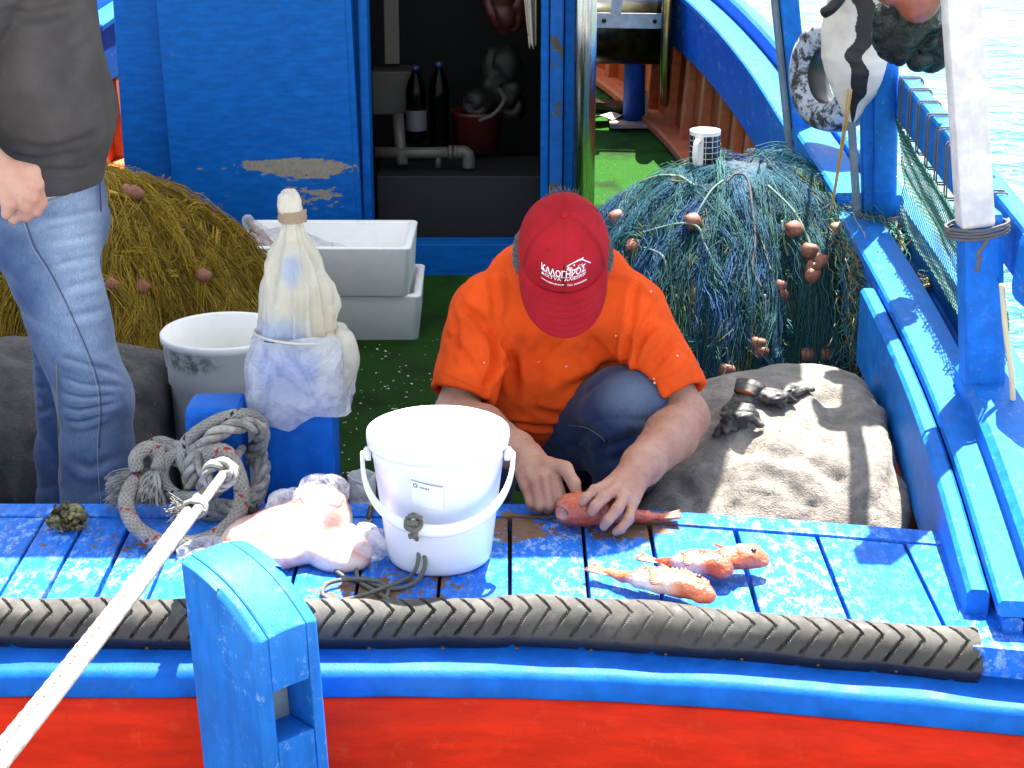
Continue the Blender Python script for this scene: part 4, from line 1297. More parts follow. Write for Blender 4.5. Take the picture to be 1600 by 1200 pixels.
# ------------------------------------------------------------------ seaweed clump, leaf, knife
weed = []
wc = P(108, 825, z=0)
weed_root = empty("seaweed_clump", wc)
tag(weed_root, "clump of brown-green frilly seaweed lying on the blue boards", "seaweed")
weedm = NT("olive_seaweed"); weedm.set(base=weedm.mix(weedm.ramp(weedm.noise(38, 4), .35, .65), (.075, .045, .025), (.30, .28, .12)), rough=.45, sss=.05); weedm.bump(weedm.noise(150, 4), .5, .003)
VV, FF, n = [], [], 0
for k in range(110):
    d = rng.normal(size=3); d[2] = abs(d[2]) * .8; d /= np.linalg.norm(d)
    base = wc + d * np.array([.024, .020, .022]) * rng.uniform(.2, 1.05) + [0, 0, .010]
    sd_ = np.cross(d, rng.normal(size=3)); sd_ /= np.linalg.norm(sd_)
    L, w = rng.uniform(.014, .028), rng.uniform(.008, .015)
    nn = np.cross(d, sd_); ph = rng.uniform(0, 6)
    def fn(U, Wv):
        wid = w * (.35 + .65 * np.sin(np.pi * np.clip(U * .75 + .12, 0, 1)))
        return base + d * (U * L)[..., None] + sd_ * ((Wv - .5) * 2 * wid)[..., None] + nn * (.006 * np.sin(U * 7 + ph) * U + .005 * np.sin(Wv * 11 + ph) * U)[..., None]
    V, F, _ = grid(fn, 6, 7)
    V[:, 2] = np.maximum(V[:, 2], .003)
    VV.append(V); FF.append(F + n); n += len(V)
obj("fronds", (np.vstack(VV), np.vstack(FF)), weedm.m, weed_root, kind="stuff")
lf = P(776, 853, z=.004)
V, F, _ = grid(lambda U, Wv: lf + np.stack([(U - .5) * .03, (Wv - .5) * .011 * np.sin(np.pi * np.clip(U, .02, .98)) - (U - .5) * .01, .004 + .004 * np.abs(Wv - .5) + .002 * np.sin(U * 3)], -1), 14, 7)
tag(obj("green_leaf", (V, F), plain("teal_leaf", (.02, .16, .13), .5)), "small teal leaf lying on the boards right of the bucket", "leaf")
def knife(name, a, b, label, hm, tip=None):
    a, b = np.array(a), np.array(b)
    r = empty(name, a); tag(r, label, "knife")
    d = (b - a)
    obj("handle", tube(np.linspace(a, a + d * .55, 12), np.array([.006, .0085, .009, .0085, .008, .008, .0085, .009, .0088, .008, .0075, .006]), 12, squash=.7), hm, r)
    obj("handle_end", tube(np.linspace(a - d * .12, a + d * .03, 6), np.array([.004, .008, .009, .009, .0085, .006]), 12, squash=.7), plain(name + "_cap", (.62, .42, .02), .4), r)
    s_ = np.cross(d, [0, 0, 1]); s_ /= np.linalg.norm(s_)
    p = [a + d * .52 + s_ * .008, a + d * 1.0 + s_ * .008, a + d * 1.25, a + d * 1.0 - s_ * .007, a + d * .52 - s_ * .007]
    V = np.vstack([np.array(p), np.array(p) + [0, 0, .0016]])
    F = [(0, 1, 2, 3, 4), (9, 8, 7, 6, 5)] + [(i, i + 5, (i + 1) % 5 + 5, (i + 1) % 5) for i in range(5)]
    obj("blade", (V, F), M['steel'], r, smooth=False)
    return r
brown_h = plain("dark_brown_handle", (.06, .03, .018), .45)
knife("knife", P(580, 793, z=.010), P(572, 828, z=.010), "knife with yellow-capped brown handle lying behind the bucket", brown_h)
knife("knife", P(388, 797, z=.012), P(432, 806, z=.010), "dark-handled knife with yellow end tucked behind the fish bag", brown_h)

# ------------------------------------------------------------------ blue post wrapped in a plastic bag
wp = np.array([P(471, 700, Y=3.80)[0], 3.80, 0.0])
tiller = obj("capped_post", box(wp + [-.078, -.07, -.43], wp + [.078, .07, .31], .010), M['blue'], smooth=False)
tag(tiller, "square blue post standing behind the bench under a tied plastic bag", "post")
wrapm = film_mat("stained_cream_plastic", (.66, .63, .52), .32, .10, bumps=(60, .5),
    blobs=[(wp + np.array([-.03, -.08, .34]), (.10, .2, .07), .75, (.28, .42, .70)), (wp + np.array([.0, -.06, .49]), (.03, .2, .05), .7, (.30, .45, .72)), (wp + np.array([.06, -.05, .33]), (.05, .12, .16), .35, (.60, .50, .22))])
sheet = film_mat("blue_print_plastic", (.66, .69, .73), .2, .5, bumps=(45, .5), blobs=[(wp + np.array([-.02, -.08, .27]), (.09, .2, .08), .5, (.36, .46, .68))])
hood = empty("plastic_hood", wp + [0, 0, .2])
tag(hood, "cream and blue plastic bag tied like a hood over the blue post", "plastic bag")
def wrap_fn(z_list, r_list, fx, folds, amp, seed, cx=0.0, sq=1.0):
    zs_, rs_ = np.array(z_list), np.array(r_list)
    def fn(U, Wv):
        z = zs_[0] + Wv * (zs_[-1] - zs_[0])
        r = np.interp(z, zs_ if zs_[0] < zs_[-1] else zs_[::-1], rs_ if zs_[0] < zs_[-1] else rs_[::-1])
        a = U * 2 * np.pi
        k = np.sin(a * folds + 1.3 * np.sin(a * 2 + seed) + z * 7) * .6 + np.sin(a * folds * 1.9 + seed - z * 9) * .4
        k = 1 - 2 * np.abs(k)**.6
        r2 = r * (1 + amp * k)
        # square shoulders where it sits on the post
        ca, sa = np.cos(a), np.sin(a)
        q = (np.abs(ca)**sq + np.abs(sa)**sq)**(-1 / sq)
        x, y = r2 * q * ca, r2 * q * sa * .92
        p = np.stack([x + np.interp(z, zs_, cx) if not np.isscalar(cx) else x + cx, y, z + .006 * np.sin(a * 3 + seed)], -1)
        p = p + np.stack([wob(p, 45, seed), wob(p, 45, seed + 1), 0 * a], -1) * .004
        return p + wp
    return fn
V, F, uv = grid(wrap_fn([.335, .36, .39, .44, .50, .55, .575, .59], [.082, .078, .078, .074, .056, .030, .022, .018], 0, 5, .13, 2, sq=2.2), 220, 90, True)
V = V + (V - wp) * np.array([1, 1, 0]) * (.12 * (1 - np.abs(wob(V * [1, 1, .25], 24, 31, 1)))**5)[:, None]
obj("upper_wrap", (V, F), wrapm, hood)
V, F, uv = grid(wrap_fn([.16, .19, .24, .29, .325, .345], [.110, .114, .112, .108, .098, .086], 0, 4, .03, 5, sq=3.6), 52, 13, True)
V = V + (V - wp) * np.array([1, 1, 0]) * (.12 * (1 - np.abs(wob(V, 20, 33, 1)))**3 - .03)[:, None]
V[:, 2] += np.where(V[:, 2] < .22, .022 * wob(V, 26, 9), 0)
obj("lower_skirt", (V, F), sheet, hood, smooth=False)
f = Field(wp + [.0, -.13, .17], wp + [.19, .13, .40], .004)
f.ell(wp + [.084, -.01, .290], (.034, .070, .045), .02); f.ell(wp + [.078, -.03, .255], (.028, .055, .035), .03); f.ell(wp + [.075, -.01, .325], (.035, .06, .025), .02)
V, F = f.mesh(); V = V + vnormals(V, F) * (.042 * (1 - np.abs(wob(V * [1, 1, .3], 30, 171, 1)))**3 + .010 * (1 - np.abs(wob(V * [1, 1, .5], 80, 172, 1)))**3 - .020)[:, None]
obj("side_fold", (V, F), wrapm, hood)
f = Field(wp + [-.06, -.06, .56], wp + [.06, .06, .68], .003)
f.ell(wp + [-.004, -.004, .622], (.028, .024, .034), .01); f.cone(wp + [0, 0, .57], wp + [0, 0, .60], .022, .025, .012)
V, F = f.mesh(); V = V + vnormals(V, F) * ((1 - np.abs(wob(V, 70, 12)))**3 * .006)[:, None]
obj("tied_tip", (V, F), wrapm, hood)
a = np.linspace(0, 2 * np.pi * 6, 130)
jute = plain("brown_jute_string", (.30, .22, .14), .95, bump=.8, bs=600)
obj("tie_string", join(tube(np.stack([(.0275 + .001 * np.sin(a * 1.7)) * np.cos(a), .0265 * np.sin(a), .583 + a / (2 * np.pi) * .0040], 1) + wp, .0030, 6),), jute, hood)
a = np.linspace(0, 2 * np.pi, 60)
obj("tie_string", tube(np.stack([.091 * np.cos(a), .088 * np.sin(a), .342 + .004 * np.sin(a * 2)], 1) + wp, .0030, 6, caps=False), plain("pale_string", (.55, .50, .42), .9), hood)

# ------------------------------------------------------------------ open white tub
tubm = plastic("grubby_white_tub", (.88, .87, .83), .45, .22, blobs=[((P(285, 572, Y=4.44)), (.12, .2, .04), .9, (.12, .11, .10))])
tc = np.array([P(350, 512, Y=4.60)[0], 4.60, -.418])
TK = 1.27
tub = obj("white_tub", lathe([(r_ * .93, z_ * TK) for r_, z_ in [(0, 0), (.135, 0), (.142, .008), (.156, .30), (.162, .302), (.162, .335), (.166, .338), (.172, .385), (.177, .388), (.178, .40), (.172, .405), (.164, .402), (.152, .33), (.136, .03), (0, .02)]], tc, 80), tubm)
tag(tub, "open grubby white plastic tub standing behind the rope coil", "tub")

# ------------------------------------------------------------------ stacked foam fish boxes
foam = NT("white_foam"); fv = foam.vor(260)
foam.set(base=foam.mix(foam.ramp(foam.noise(8, 6, .7), .5, .78, 0, .35), (.93, .93, .92), (.70, .67, .62)), rough=.8)
foam.bump(fv, .25, .003)
def foam_box(x0, x1, y0, y1, z0, h, yaw, label):
    t, c = .028, np.array([(x0 + x1) / 2, (y0 + y1) / 2, z0])
    w, d = (x1 - x0) / 2, (y1 - y0) / 2
    def rr(w_, d_, r, z, n=6):
        out = []
        for sx, sy, a0 in ((1, 1, 0), (-1, 1, 90), (-1, -1, 180), (1, -1, 270)):
            for k in range(n):
                a = R(a0 + 90 * k / (n - 1))
                out.append((sx * (w_ - r) + r * math.cos(a), sy * (d_ - r) + r * math.sin(a), z))
        return np.array(out)
    rings = [rr(w - .02, d - .02, .02, 0), rr(w - .012, d - .012, .024, .006), rr(w - .002, d - .002, .022, h - .008), rr(w, d, .02, h - .004), rr(w - .004, d - .004, .02, h), rr(w - t + .003, d - t + .003, .02, h), rr(w - t, d - t, .02, h - .005), rr(w - t - .006, d - t - .006, .02, .03)]
    n = len(rings[0]); V = np.vstack(rings); F = []
    for i in range(len(rings) - 1):
        for k in range(n): F.append((i * n + k, i * n + (k + 1) % n, (i + 1) * n + (k + 1) % n, (i + 1) * n + k))
    F.append(tuple(range(n))[::-1]); F.append(tuple((len(rings) - 1) * n + k for k in range(n)))
    V[:, 2] += wob(V, 14, 6) * .0015
    cy, sy_ = math.cos(yaw), math.sin(yaw)
    V = np.stack([V[:, 0] * cy - V[:, 1] * sy_, V[:, 0] * sy_ + V[:, 1] * cy, V[:, 2]], 1) + c
    return tag(obj("foam_box", (V, F), foam.m), label, "box", "foam fish boxes by the cabin door")
xl_, xr_ = P(372, 400, Y=6.1)[0], P(655, 500, Y=6.1)[0]
foam_box(xl_ + .01, xr_ + .005, 6.10, 6.52, -.418, .165, R(.5), "white foam fish box at the bottom of the stack by cabin door")
foam_box(xl_ - .0, xr_ - .02, 6.07, 6.47, -.25, .175, R(-.8), "open white foam fish box on top with a bagged fish inside")
fb = empty("bagged_fish", (-.86, 6.25, -.1)); tag(fb, "bagged reddish fish sticking up out of the foam box", "fish bag")
f = Field((-1.10, 6.05, -.25), (-.35, 6.45, .14), .006)
a0, a1 = P(388, 345, Y=6.22), P(420, 398, Y=6.2)
f.chain([a0, (a0 + a1) / 2 + [0, 0, .0], a1, a1 + [.07, .04, -.06]], [.010, .028, .038, .03], .02, flat=.6, side=(0, 1, 0))
V, F = f.mesh()
obj("fish_body", (V, F), plain("dull_red_fish", (.30, .10, .07), .35, vary=.5, vs=40), fb)
f = Field((-1.10, 6.05, -.25), (-.35, 6.45, .16), .006)
f.chain([a0, a1, P(470, 392, Y=6.25), P(530, 400, Y=6.27)], [.024, .06, .06, .045], .05, flat=.7, side=(0, 1, 0)); f.ell(P(440, 380, Y=6.25), (.09, .05, .055), .05)
V, F = f.mesh(); V = V + vnormals(V, F) * ((1 - np.abs(wob(V, 38, 13)))**3 * .014)[:, None]
obj("bag_film", (V, F), M['film'], fb)

# ------------------------------------------------------------------ nets
netm = vcol("net_fibre", .75, noisy=.3)
def mound(cx, cy, rx, ry, h, pw, seed, lump=.05):
    def height(x, y):
        dx, dy = (x - cx) / rx, (y - cy) / ry
        a = np.arctan2(dy, dx)
        r = np.sqrt(dx * dx + dy * dy) * (1 + .06 * np.sin(a * 5 + seed) + .045 * np.sin(a * 11 + seed * 2) + .03 * np.sin(a * 23 + 2 * np.sin(a * 3)))
        p = np.stack([x, y, 0 * x], -1)
        return -.42 + h * np.clip(1 - r**pw, 0, 1) * (1 + lump * wob(p, 9, seed)) + .02 * wob(p, 22, seed + 1) * np.clip(1.1 - r, 0, 1)
    return height
def net_pile(name, label, hf, cx, cy, rx, ry, palette, n, seed, r=.0011, group=None, front=True):
    rg = np.random.default_rng(seed)
    root = empty(name, (cx, cy, -.42)); tag(root, label, "fishing net")
    def fn(U, W):
        a, q = U * 2 * np.pi, W * 1.02
        x, y = cx + rx * q * np.cos(a), cy + ry * q * np.sin(a)
        p = np.stack([x, y, hf(x, y)], -1)
        return p + np.stack([wob(p, 60, 7), wob(p, 60, 8), wob(p, 60, 9)], -1) * .014
    V, F, _ = grid(fn, 190, 90, True)
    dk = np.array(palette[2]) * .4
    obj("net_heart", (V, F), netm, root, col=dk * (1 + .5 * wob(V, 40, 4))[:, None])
    # strands running down the heap in swags and folds
    M_ = 13
    nb = n // 46
    t = np.linspace(0, 1, M_)
    ba = np.where(rg.random(nb) < .14, rg.uniform(-np.pi, np.pi, nb), rg.uniform(-np.pi * 1.02, .25 * np.pi, nb)); bq = rg.uniform(0, .62, nb)**.8; bl = rg.uniform(.35, .75, nb)
    bdrift = rg.normal(size=nb) * .16; bw1 = rg.normal(size=nb) * .05; bf = rg.uniform(3, 7, nb); bp2 = rg.uniform(0, 6, nb)
    pal = np.array(palette)
    bkey = (wob(np.stack([np.cos(ba) * 2, np.sin(ba) * 2, bq * 1.5], -1), 3.4, seed) * .5 + .5 + rg.normal(size=nb) * .16) * (len(pal) - 1)
    bc = np.clip(np.round(bkey), 0, len(pal) - 1).astype(int)
    blift = rg.uniform(.0, .020, nb)
    ib = rg.integers(0, nb, n)
    frizz = rg.random(n) < .06
    s_ = rg.uniform(0, .55, n); l_ = rg.uniform(.3, .6, n)
    l_[frizz] = rg.uniform(.05, .16, frizz.sum())
    tt = np.clip(s_[:, None] + l_[:, None] * t, 0, 1)
    q = np.clip(bq[ib][:, None] + bl[ib][:, None] * tt, 0, 1.03)
    A = ba[ib][:, None] + bdrift[ib][:, None] * tt + bw1[ib][:, None] * np.sin(bf[ib][:, None] * tt + bp2[ib][:, None])
    ox, oy = .32 * np.cos(ba) + rg.normal(size=nb) * .24, .26 * np.sin(ba) + rg.normal(size=nb) * .26      # falls start all over the crown, not at one point
    x, y = cx + rx * (q * np.cos(A) + (1 - q) * ox[ib][:, None]), cy + ry * (q * np.sin(A) + (1 - q) * oy[ib][:, None])
    z = hf(x, y)
    p = np.stack([x, y, z], -1)
    dx, dy = (x - cx) / rx, (y - cy) / ry
    nrm = np.stack([dx * 1.2, dy * 1.2, .6 + 0 * dx], -1); nrm /= np.linalg.norm(nrm, axis=-1, keepdims=True)
    off = rg.normal(size=(n, 1, 3)) * np.where(frizz, .016, .011)[:, None, None]
    wav = np.sin(t[None, :] * rg.uniform(4, 16, (n, 1)) + rg.uniform(0, 6, (n, 1)))[..., None] * rg.normal(size=(n, 1, 3)) * np.where(frizz, .012, .0025)[:, None, None]
    p = p + nrm * (blift[ib][:, None] + .006 + np.abs(rg.normal(size=(n, 1))) * .004)[..., None] + off + wav + rg.normal(size=p.shape) * .0012
    c = pal[bc[ib]] * rg.uniform(.55, 1.10, (n, 1))
    c[frizz] = pal[rg.integers(len(pal) - 3, len(pal), frizz.sum())] * rg.uniform(.7, 1.2, (frizz.sum(), 1))
    V, F = strands(p, r * rg.uniform(.7, 1.5, n), 3)
    obj("net_strands", (V, F), netm, root, col=np.repeat(c, M_ * 3, 0), kind="stuff")
    # sheets of knotted diamond mesh draped over the heap
    nc, nq = 250, 64
    k = np.arange(nc)[:, None]; qq = np.linspace(.04, 1.02, nq)[None, :]
    zig = np.where((np.arange(nq)[None, :] + k) % 2 == 0, .40, -.40)
    A = -np.pi * 1.05 + (k + zig) / nc * (1.35 * np.pi)
    fold = .030 * np.sin(A * 31 + 3 * np.sin(qq * 5 + A * 3)) * qq
    A2 = A + fold
    x, y = cx + rx * (qq * np.cos(A2) + (1 - qq) * .16 * np.cos(A2 + .5)), cy + ry * (qq * np.sin(A2) + (1 - qq) * .14 * np.sin(A2 + .5))
    z = hf(x, y)
    p = np.stack([x, y, z], -1)
    nrm = np.stack([np.cos(A2) * qq * 1.2, np.sin(A2) * qq * 1.2, .6 + 0 * A2], -1); nrm /= np.linalg.norm(nrm, axis=-1, keepdims=True)
    p = p + nrm * (.024 + .012 * np.sin(A * 31 + 3 * np.sin(qq * 5 + A * 3)) + .006 * wob(p, 14, seed + 3))[..., None] + rg.normal(size=p.shape) * .0014
    V, F = strands(p, r * .75, 3)
    cm = pal[3] * (1 + .35 * wob(V, 9, seed + 5))[:, None]
    obj("net_mesh", (V, F), netm, root, col=cm, kind="stuff")
    return root
hf_b = mound(.695, 5.58, .59, .71, .70, 3.0, 2.0, .03)
PB = [(.006, .085, .29), (.006, .10, .30), (.006, .10, .21), (.007, .112, .165), (.009, .12, .12), (.012, .105, .075), (.12, .145, .035)]
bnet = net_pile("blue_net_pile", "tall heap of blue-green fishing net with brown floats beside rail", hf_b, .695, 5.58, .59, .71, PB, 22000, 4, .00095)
# extra net spilling over the cap rail
def tangle(root, pts, spread, n, pal, seed, r=.0012):
    rg = np.random.default_rng(seed); ctr = spline(pts, 8); L = len(ctr); M_ = 14
    ph = rg.uniform(0, .7, n); ln = rg.uniform(.15, .5, n)
    t = np.linspace(0, 1, M_)
    idx = np.clip((ph[:, None] + ln[:, None] * t) * (L - 1), 0, L - 1)
    base = np.stack([np.interp(idx, np.arange(L), ctr[:, k]) for k in range(3)], -1)
    off = rg.normal(size=(n, 1, 3)) * spread + np.cumsum(rg.normal(size=(n, M_, 3)), 1) * .006
    p = base + off
    c = np.array(pal)[rg.integers(0, len(pal), n)] * rg.uniform(.6, 1.5, (n, 1))
    V, F = strands(p, r * rg.uniform(.7, 1.5, n), 3)
    return obj("net_tangle", (V, F), netm, root, col=np.repeat(c, M_ * 3, 0), kind="stuff")
PG = [(.03, .22, .18), (.02, .14, .12), (.20, .20, .08), (.03, .16, .30), (.30, .26, .14)]
tangle(bnet, [P(1270, 345, Y=5.5), P(1320, 352, Y=5.4), P(1365, 365, Y=5.3), P(1388, 395, Y=5.2), P(1375, 430, Y=5.1)], .022, 700, PG, 1)
tangle(bnet, [P(1340, 400, Y=5.1), P(1355, 440, Y=5.0), P(1390, 445, Y=4.95), P(1420, 452, Y=4.9), P(1440, 448, Y=4.88)], .016, 450, PG, 2)
tangle(bnet, [P(1310, 350, Y=5.35), P(1345, 420, Y=5.1), P(1362, 500, Y=4.95), P(1350, 560, Y=4.9)], .03, 700, PG, 3)
def on_mound(hf, cx, cy, px, py, lift=.02):
    """where the line of sight meets the heap"""
    for Y in np.arange(4.6, 6.4, .01):
        p = P(px, py, Y=Y)
        if p[2] < hf(np.array(p[0]), np.array(p[1])) + lift: return p
    return P(px, py, Y=cy)
floatm = NT("brown_rubber_float"); floatm.set(base=floatm.mix(floatm.ramp(floatm.noise(25, 5), .3, .7), (.19, .065, .04), (.34, .14, .09)), rough=.6); floatm.bump(floatm.noise(120, 4), .3, .003)
def barrel(c, axis, r, h, parent, nm="float"):
    pr = [(.006, -h), (r * .7, -h), (r * .93, -h * .7), (r, 0), (r * .93, h * .7), (r * .7, h), (.006, h)]
    return obj(nm, lathe(pr, c, 16, axis=axis, close=True), floatm.m, parent)
FL = [(1082, 346, 1, .3, .2), (990, 386, .3, 1, .9), (964, 340, 1, .2, .4), (1218, 448, .4, .2, 1), (1222, 462, .4, .2, 1), (1265, 392, .2, .1, 1), (1282, 408, .3, .1, 1), (1272, 418, .3, -.2, 1), (1270, 430, .3, -.2, 1),
      (1325, 450, .3, -1, .2), (1184, 538, .2, .1, 1), (1188, 551, .2, .1, 1), (1262, 555, 1, 0, .05), (1292, 553, 1, 0, -.05), (1135, 580, .2, .2, 1), (1136, 592, .2, .2, 1), (1098, 588, .3, .1, 1), (1240, 358, .6, .2, .2),
      (1308, 360, 1, .2, .1), (1378, 405, .5, .1, 1), (1386, 398, .4, .1, 1), (1450, 440, .6, .3, .6), (1372, 460, .6, .3, .7), (1370, 468, .6, .3, .7), (1362, 492, .4, .2, 1), (1368, 505, 1, .2, .2), (1322, 378, 1, .2, .2)]
for px, py, ax, ay, az in FL:
    c = on_mound(hf_b, .66, 5.62, px, py, .062) if px < 1335 else P(px, py, Y=np.interp(py, (390, 510), (5.15, 4.82)))
    barrel(c, (ax, ay, az), .0245, .020, bnet)
cordc = [plain("pale_green_cord", (.10, .17, .13), .8, bump=.5, bs=500), plain("dark_grey_cord", (.06, .06, .075), .8, bump=.5, bs=500), plain("mauve_cord", (.13, .10, .16), .8, bump=.5, bs=500)]
CD = [(0, [(1000, 285), (1030, 275), (1062, 276), (1085, 290)]), (0, [(945, 380), (1000, 365), (1060, 350), (1090, 355), (1100, 380), (1120, 420)]), (1, [(1135, 285), (1150, 272), (1168, 280), (1176, 330), (1180, 380), (1176, 420), (1190, 450)]),
      (0, [(1200, 290), (1240, 330), (1265, 380), (1272, 420), (1262, 450), (1240, 480)]), (0, [(1000, 385), (1035, 400), (1045, 440), (1060, 465), (1085, 475)]), (2, [(1230, 470), (1240, 500), (1262, 515), (1280, 535), (1294, 552)]),
      (1, [(1290, 370), (1320, 400), (1325, 440)]), (0, [(1222, 345), (1226, 380), (1232, 400)]), (2, [(1238, 480), (1240, 520), (1242, 550)]), (1, [(1215, 450), (1232, 470), (1240, 520), (1240, 555)]), (0, [(1245, 470), (1262, 440), (1275, 420)]),
      (0, [(1282, 410), (1305, 435), (1320, 448)]), (2, [(1195, 460), (1195, 500), (1190, 530)]), (1, [(1310, 470), (1316, 500), (1306, 540), (1296, 552)]), (0, [(1080, 350), (1110, 300), (1130, 282)]), (0, [(1150, 460), (1158, 500), (1150, 560), (1160, 600)])]
for m_, pl in CD:
    p = spline([on_mound(hf_b, .66, 5.62, a, b, .060) for a, b in pl], 10)
    obj("net_cord", tube(p, .0036 if m_ else .0040, 8), cordc[m_], bnet)
tanc = plain("tan_cord", (.36, .26, .13), .9, bump=.6, bs=600)
for pl in ([(1352, 520, 4.9), (1372, 470, 4.98), (1400, 452, 4.95), (1430, 446, 4.9), (1450, 436, 4.88)], [(1345, 455, 5.05), (1362, 430, 5.08), (1398, 436, 4.96), (1428, 452, 4.9), (1452, 445, 4.86)], [(1366, 500, 4.9), (1382, 476, 4.92), (1412, 462, 4.9), (1446, 450, 4.87)]):
    obj("net_cord", tube(pix(pl, 10), .0052, 8), tanc, bnet)
bit = P(1362, 392, Y=5.22)
obj("sacking", (lambda VF: (VF[0], VF[1]))(grid(lambda U, W: bit + np.stack([(U - .5) * .10 + .02 * W, -.03 * W, .06 - W * .13 + .012 * np.sin(U * 9)], -1), 18, 14)), plain("tan_sacking", (.42, .34, .22), .9, bump=.6, bs=500), bnet)

hf_y = mound(-1.38, 5.72, .72, .66, .72, 2.2, 5.0)
PY = [(.34, .21, .008), (.42, .26, .010), (.46, .30, .012), (.54, .36, .025), (.40, .25, .014), (.28, .18, .010)]
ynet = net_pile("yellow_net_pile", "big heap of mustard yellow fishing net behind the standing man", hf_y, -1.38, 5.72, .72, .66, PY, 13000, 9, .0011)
for px, py in ((200, 300), (213, 302), (175, 445), (222, 448), (318, 430), (60, 520)):
    barrel(on_mound(hf_y, -1.38, 5.72, px, py, .055), (.6, .3, .8), .024, .020, ynet)
obj("net_cord", tube(spline([on_mound(hf_y, -1.38, 5.72, a, b, .03) for a, b in ((165, 298), (185, 304), (205, 312), (216, 322))], 8), .006, 8), plain("yellow_cord", (.5, .36, .06), .8), ynet)

# ------------------------------------------------------------------ felt-covered sacks
def sack_mat(name, a, b):
    m = NT(name)
    n = m.noise(14, 7, .72); g = m.noise(260, 4, .7)
    c = m.mix(m.ramp(n, .35, .68), a, b)
    c = m.mix(m.ramp(m.noise(70, 4, .7), .66, .72, 0, .8), c, (.55, .50, .42))
    c = m.mix(m.ramp(m.noise(45, 5, .7), .66, .74, 0, .7), c, tuple(x * .3 for x in a))
    m.set(base=c, rough=.95, sheen=.15)
    m.bump(m.math('ADD', m.math('MULTIPLY', g, .9), m.math('MULTIPLY', m.noise(60, 5), 1.2)), .9, .008)
    return m.m
M['sack'] = sack_mat("grey_felt_blanket", (.19, .17, .145), (.36, .325, .28))
M['tarp'] = sack_mat("dark_grey_tarp", (.055, .05, .05), (.115, .105, .10))
def fuzz(V, F, n, ln, seed):
    rg = np.random.default_rng(seed); N_ = vnormals(V, F)
    i = rg.integers(0, len(V), n); t = np.linspace(0, 1, 4)
    d = N_[i] + rg.normal(size=(n, 3)) * .9
    return strands(V[i][:, None] + d[:, None] * (t[None, :, None] * rg.uniform(.3, 1, (n, 1, 1)) * ln) + rg.normal(size=(n, 4, 3)) * .0006, .00032, 3)
f = Field((.20, 3.64, -.44), (1.06, 4.80, .22), .0085)
for cc, r in (((.60, 4.12, -.22), (.34, .38, .24)), ((.56, 4.24, -.12), (.26, .28, .18)), ((.78, 4.05, -.24), (.20, .34, .25)), ((.44, 3.98, -.27), (.20, .28, .20)), ((.72, 4.36, -.03), (.22, .22, .08)), ((.44, 4.28, -.12), (.18, .2, .12)), ((.84, 4.22, -.14), (.12, .26, .16))):
    f.ell(cc, r, .05)
f.cut((0, 0, -.415), (0, 0, -1)); f.cut((.892, 0, 0), (1, 0, 0), .03); f.cut((0, 3.668, 0), (0, -1, 0), .03)
V, F = f.mesh()
N_ = vnormals(V, F)
fold = .012 * (1 - np.abs(wob(V, 8, 17, 1)))**3 + .005 * (1 - np.abs(wob(V, 38, 19, 2)))**3 + .002 * wob(V, 80, 20)
for pts, am, w in (([(1285, 606), (1262, 690), (1200, 790)], .030, .030), ([(1292, 606), (1330, 690), (1350, 795)], .034, .028), ([(1200, 640), (1150, 720), (1085, 790)], .030, .026), ([(1310, 615), (1390, 670), (1440, 780)], .032, .026), ([(1110, 690), (1180, 705), (1260, 722)], .022, .022),
                   ([(1380, 640), (1402, 720), (1392, 800)], .030, .022), ([(1250, 715), (1300, 740), (1340, 790)], .028, .022), ([(1120, 720), (1130, 760), (1120, 800)], .020, .018), ([(1180, 730), (1230, 760), (1260, 800)], .018, .018), ([(1290, 610), (1350, 622), (1420, 650)], .02, .02), ([(1060, 750), (1080, 780), (1075, 805)], .016, .016)):
    ln = surf_line(V, [P(p_, q_, Y=4.0) for p_, q_ in pts])
    if ln is not None: fold = fold + ridge(V, ln, am * .55, w * 1.1)
V = relax(V + N_ * (fold - .008)[:, None], F, 1)
sack = obj("felt_sack", (V, F), M['sack'])
tag(sack, "lumpy grey felt-covered sack in sun at the right, gloves on top", "sack")
SACK = (V, F)
obj("felt_fuzz", fuzz(V, F, 26000, .008, 3), M['sack'], sack, kind="stuff")
f = Field((-1.75, 3.95, -.44), (-.70, 5.2, .24), .0095)
for c, r in (((-1.25, 4.62, -.20), (.42, .36, .27)), ((-1.0, 4.62, -.26), (.24, .30, .22)), ((-1.45, 4.5, -.12), (.25, .3, .22)), ((-.96, 4.66, -.14), (.14, .2, .14))): f.ell(c, r, .06)
f.cut((0, 0, -.415), (0, 0, -1)); f.cut((-.90, 0, 0), (1, 0, .1), .04)
V, F = f.mesh(); N_ = vnormals(V, F)
V = relax(V + N_ * (.035 * (1 - np.abs(wob(V, 6, 27, 2)))**2 + .014 * (1 - np.abs(wob(V, 14, 28, 2)))**3 + .004 * wob(V, 40, 29))[:, None], F, 1)
tag(obj("tarp_bundle", (V, F), M['tarp']), "dark grey tarp bundle behind the standing man's legs", "tarp bundle")

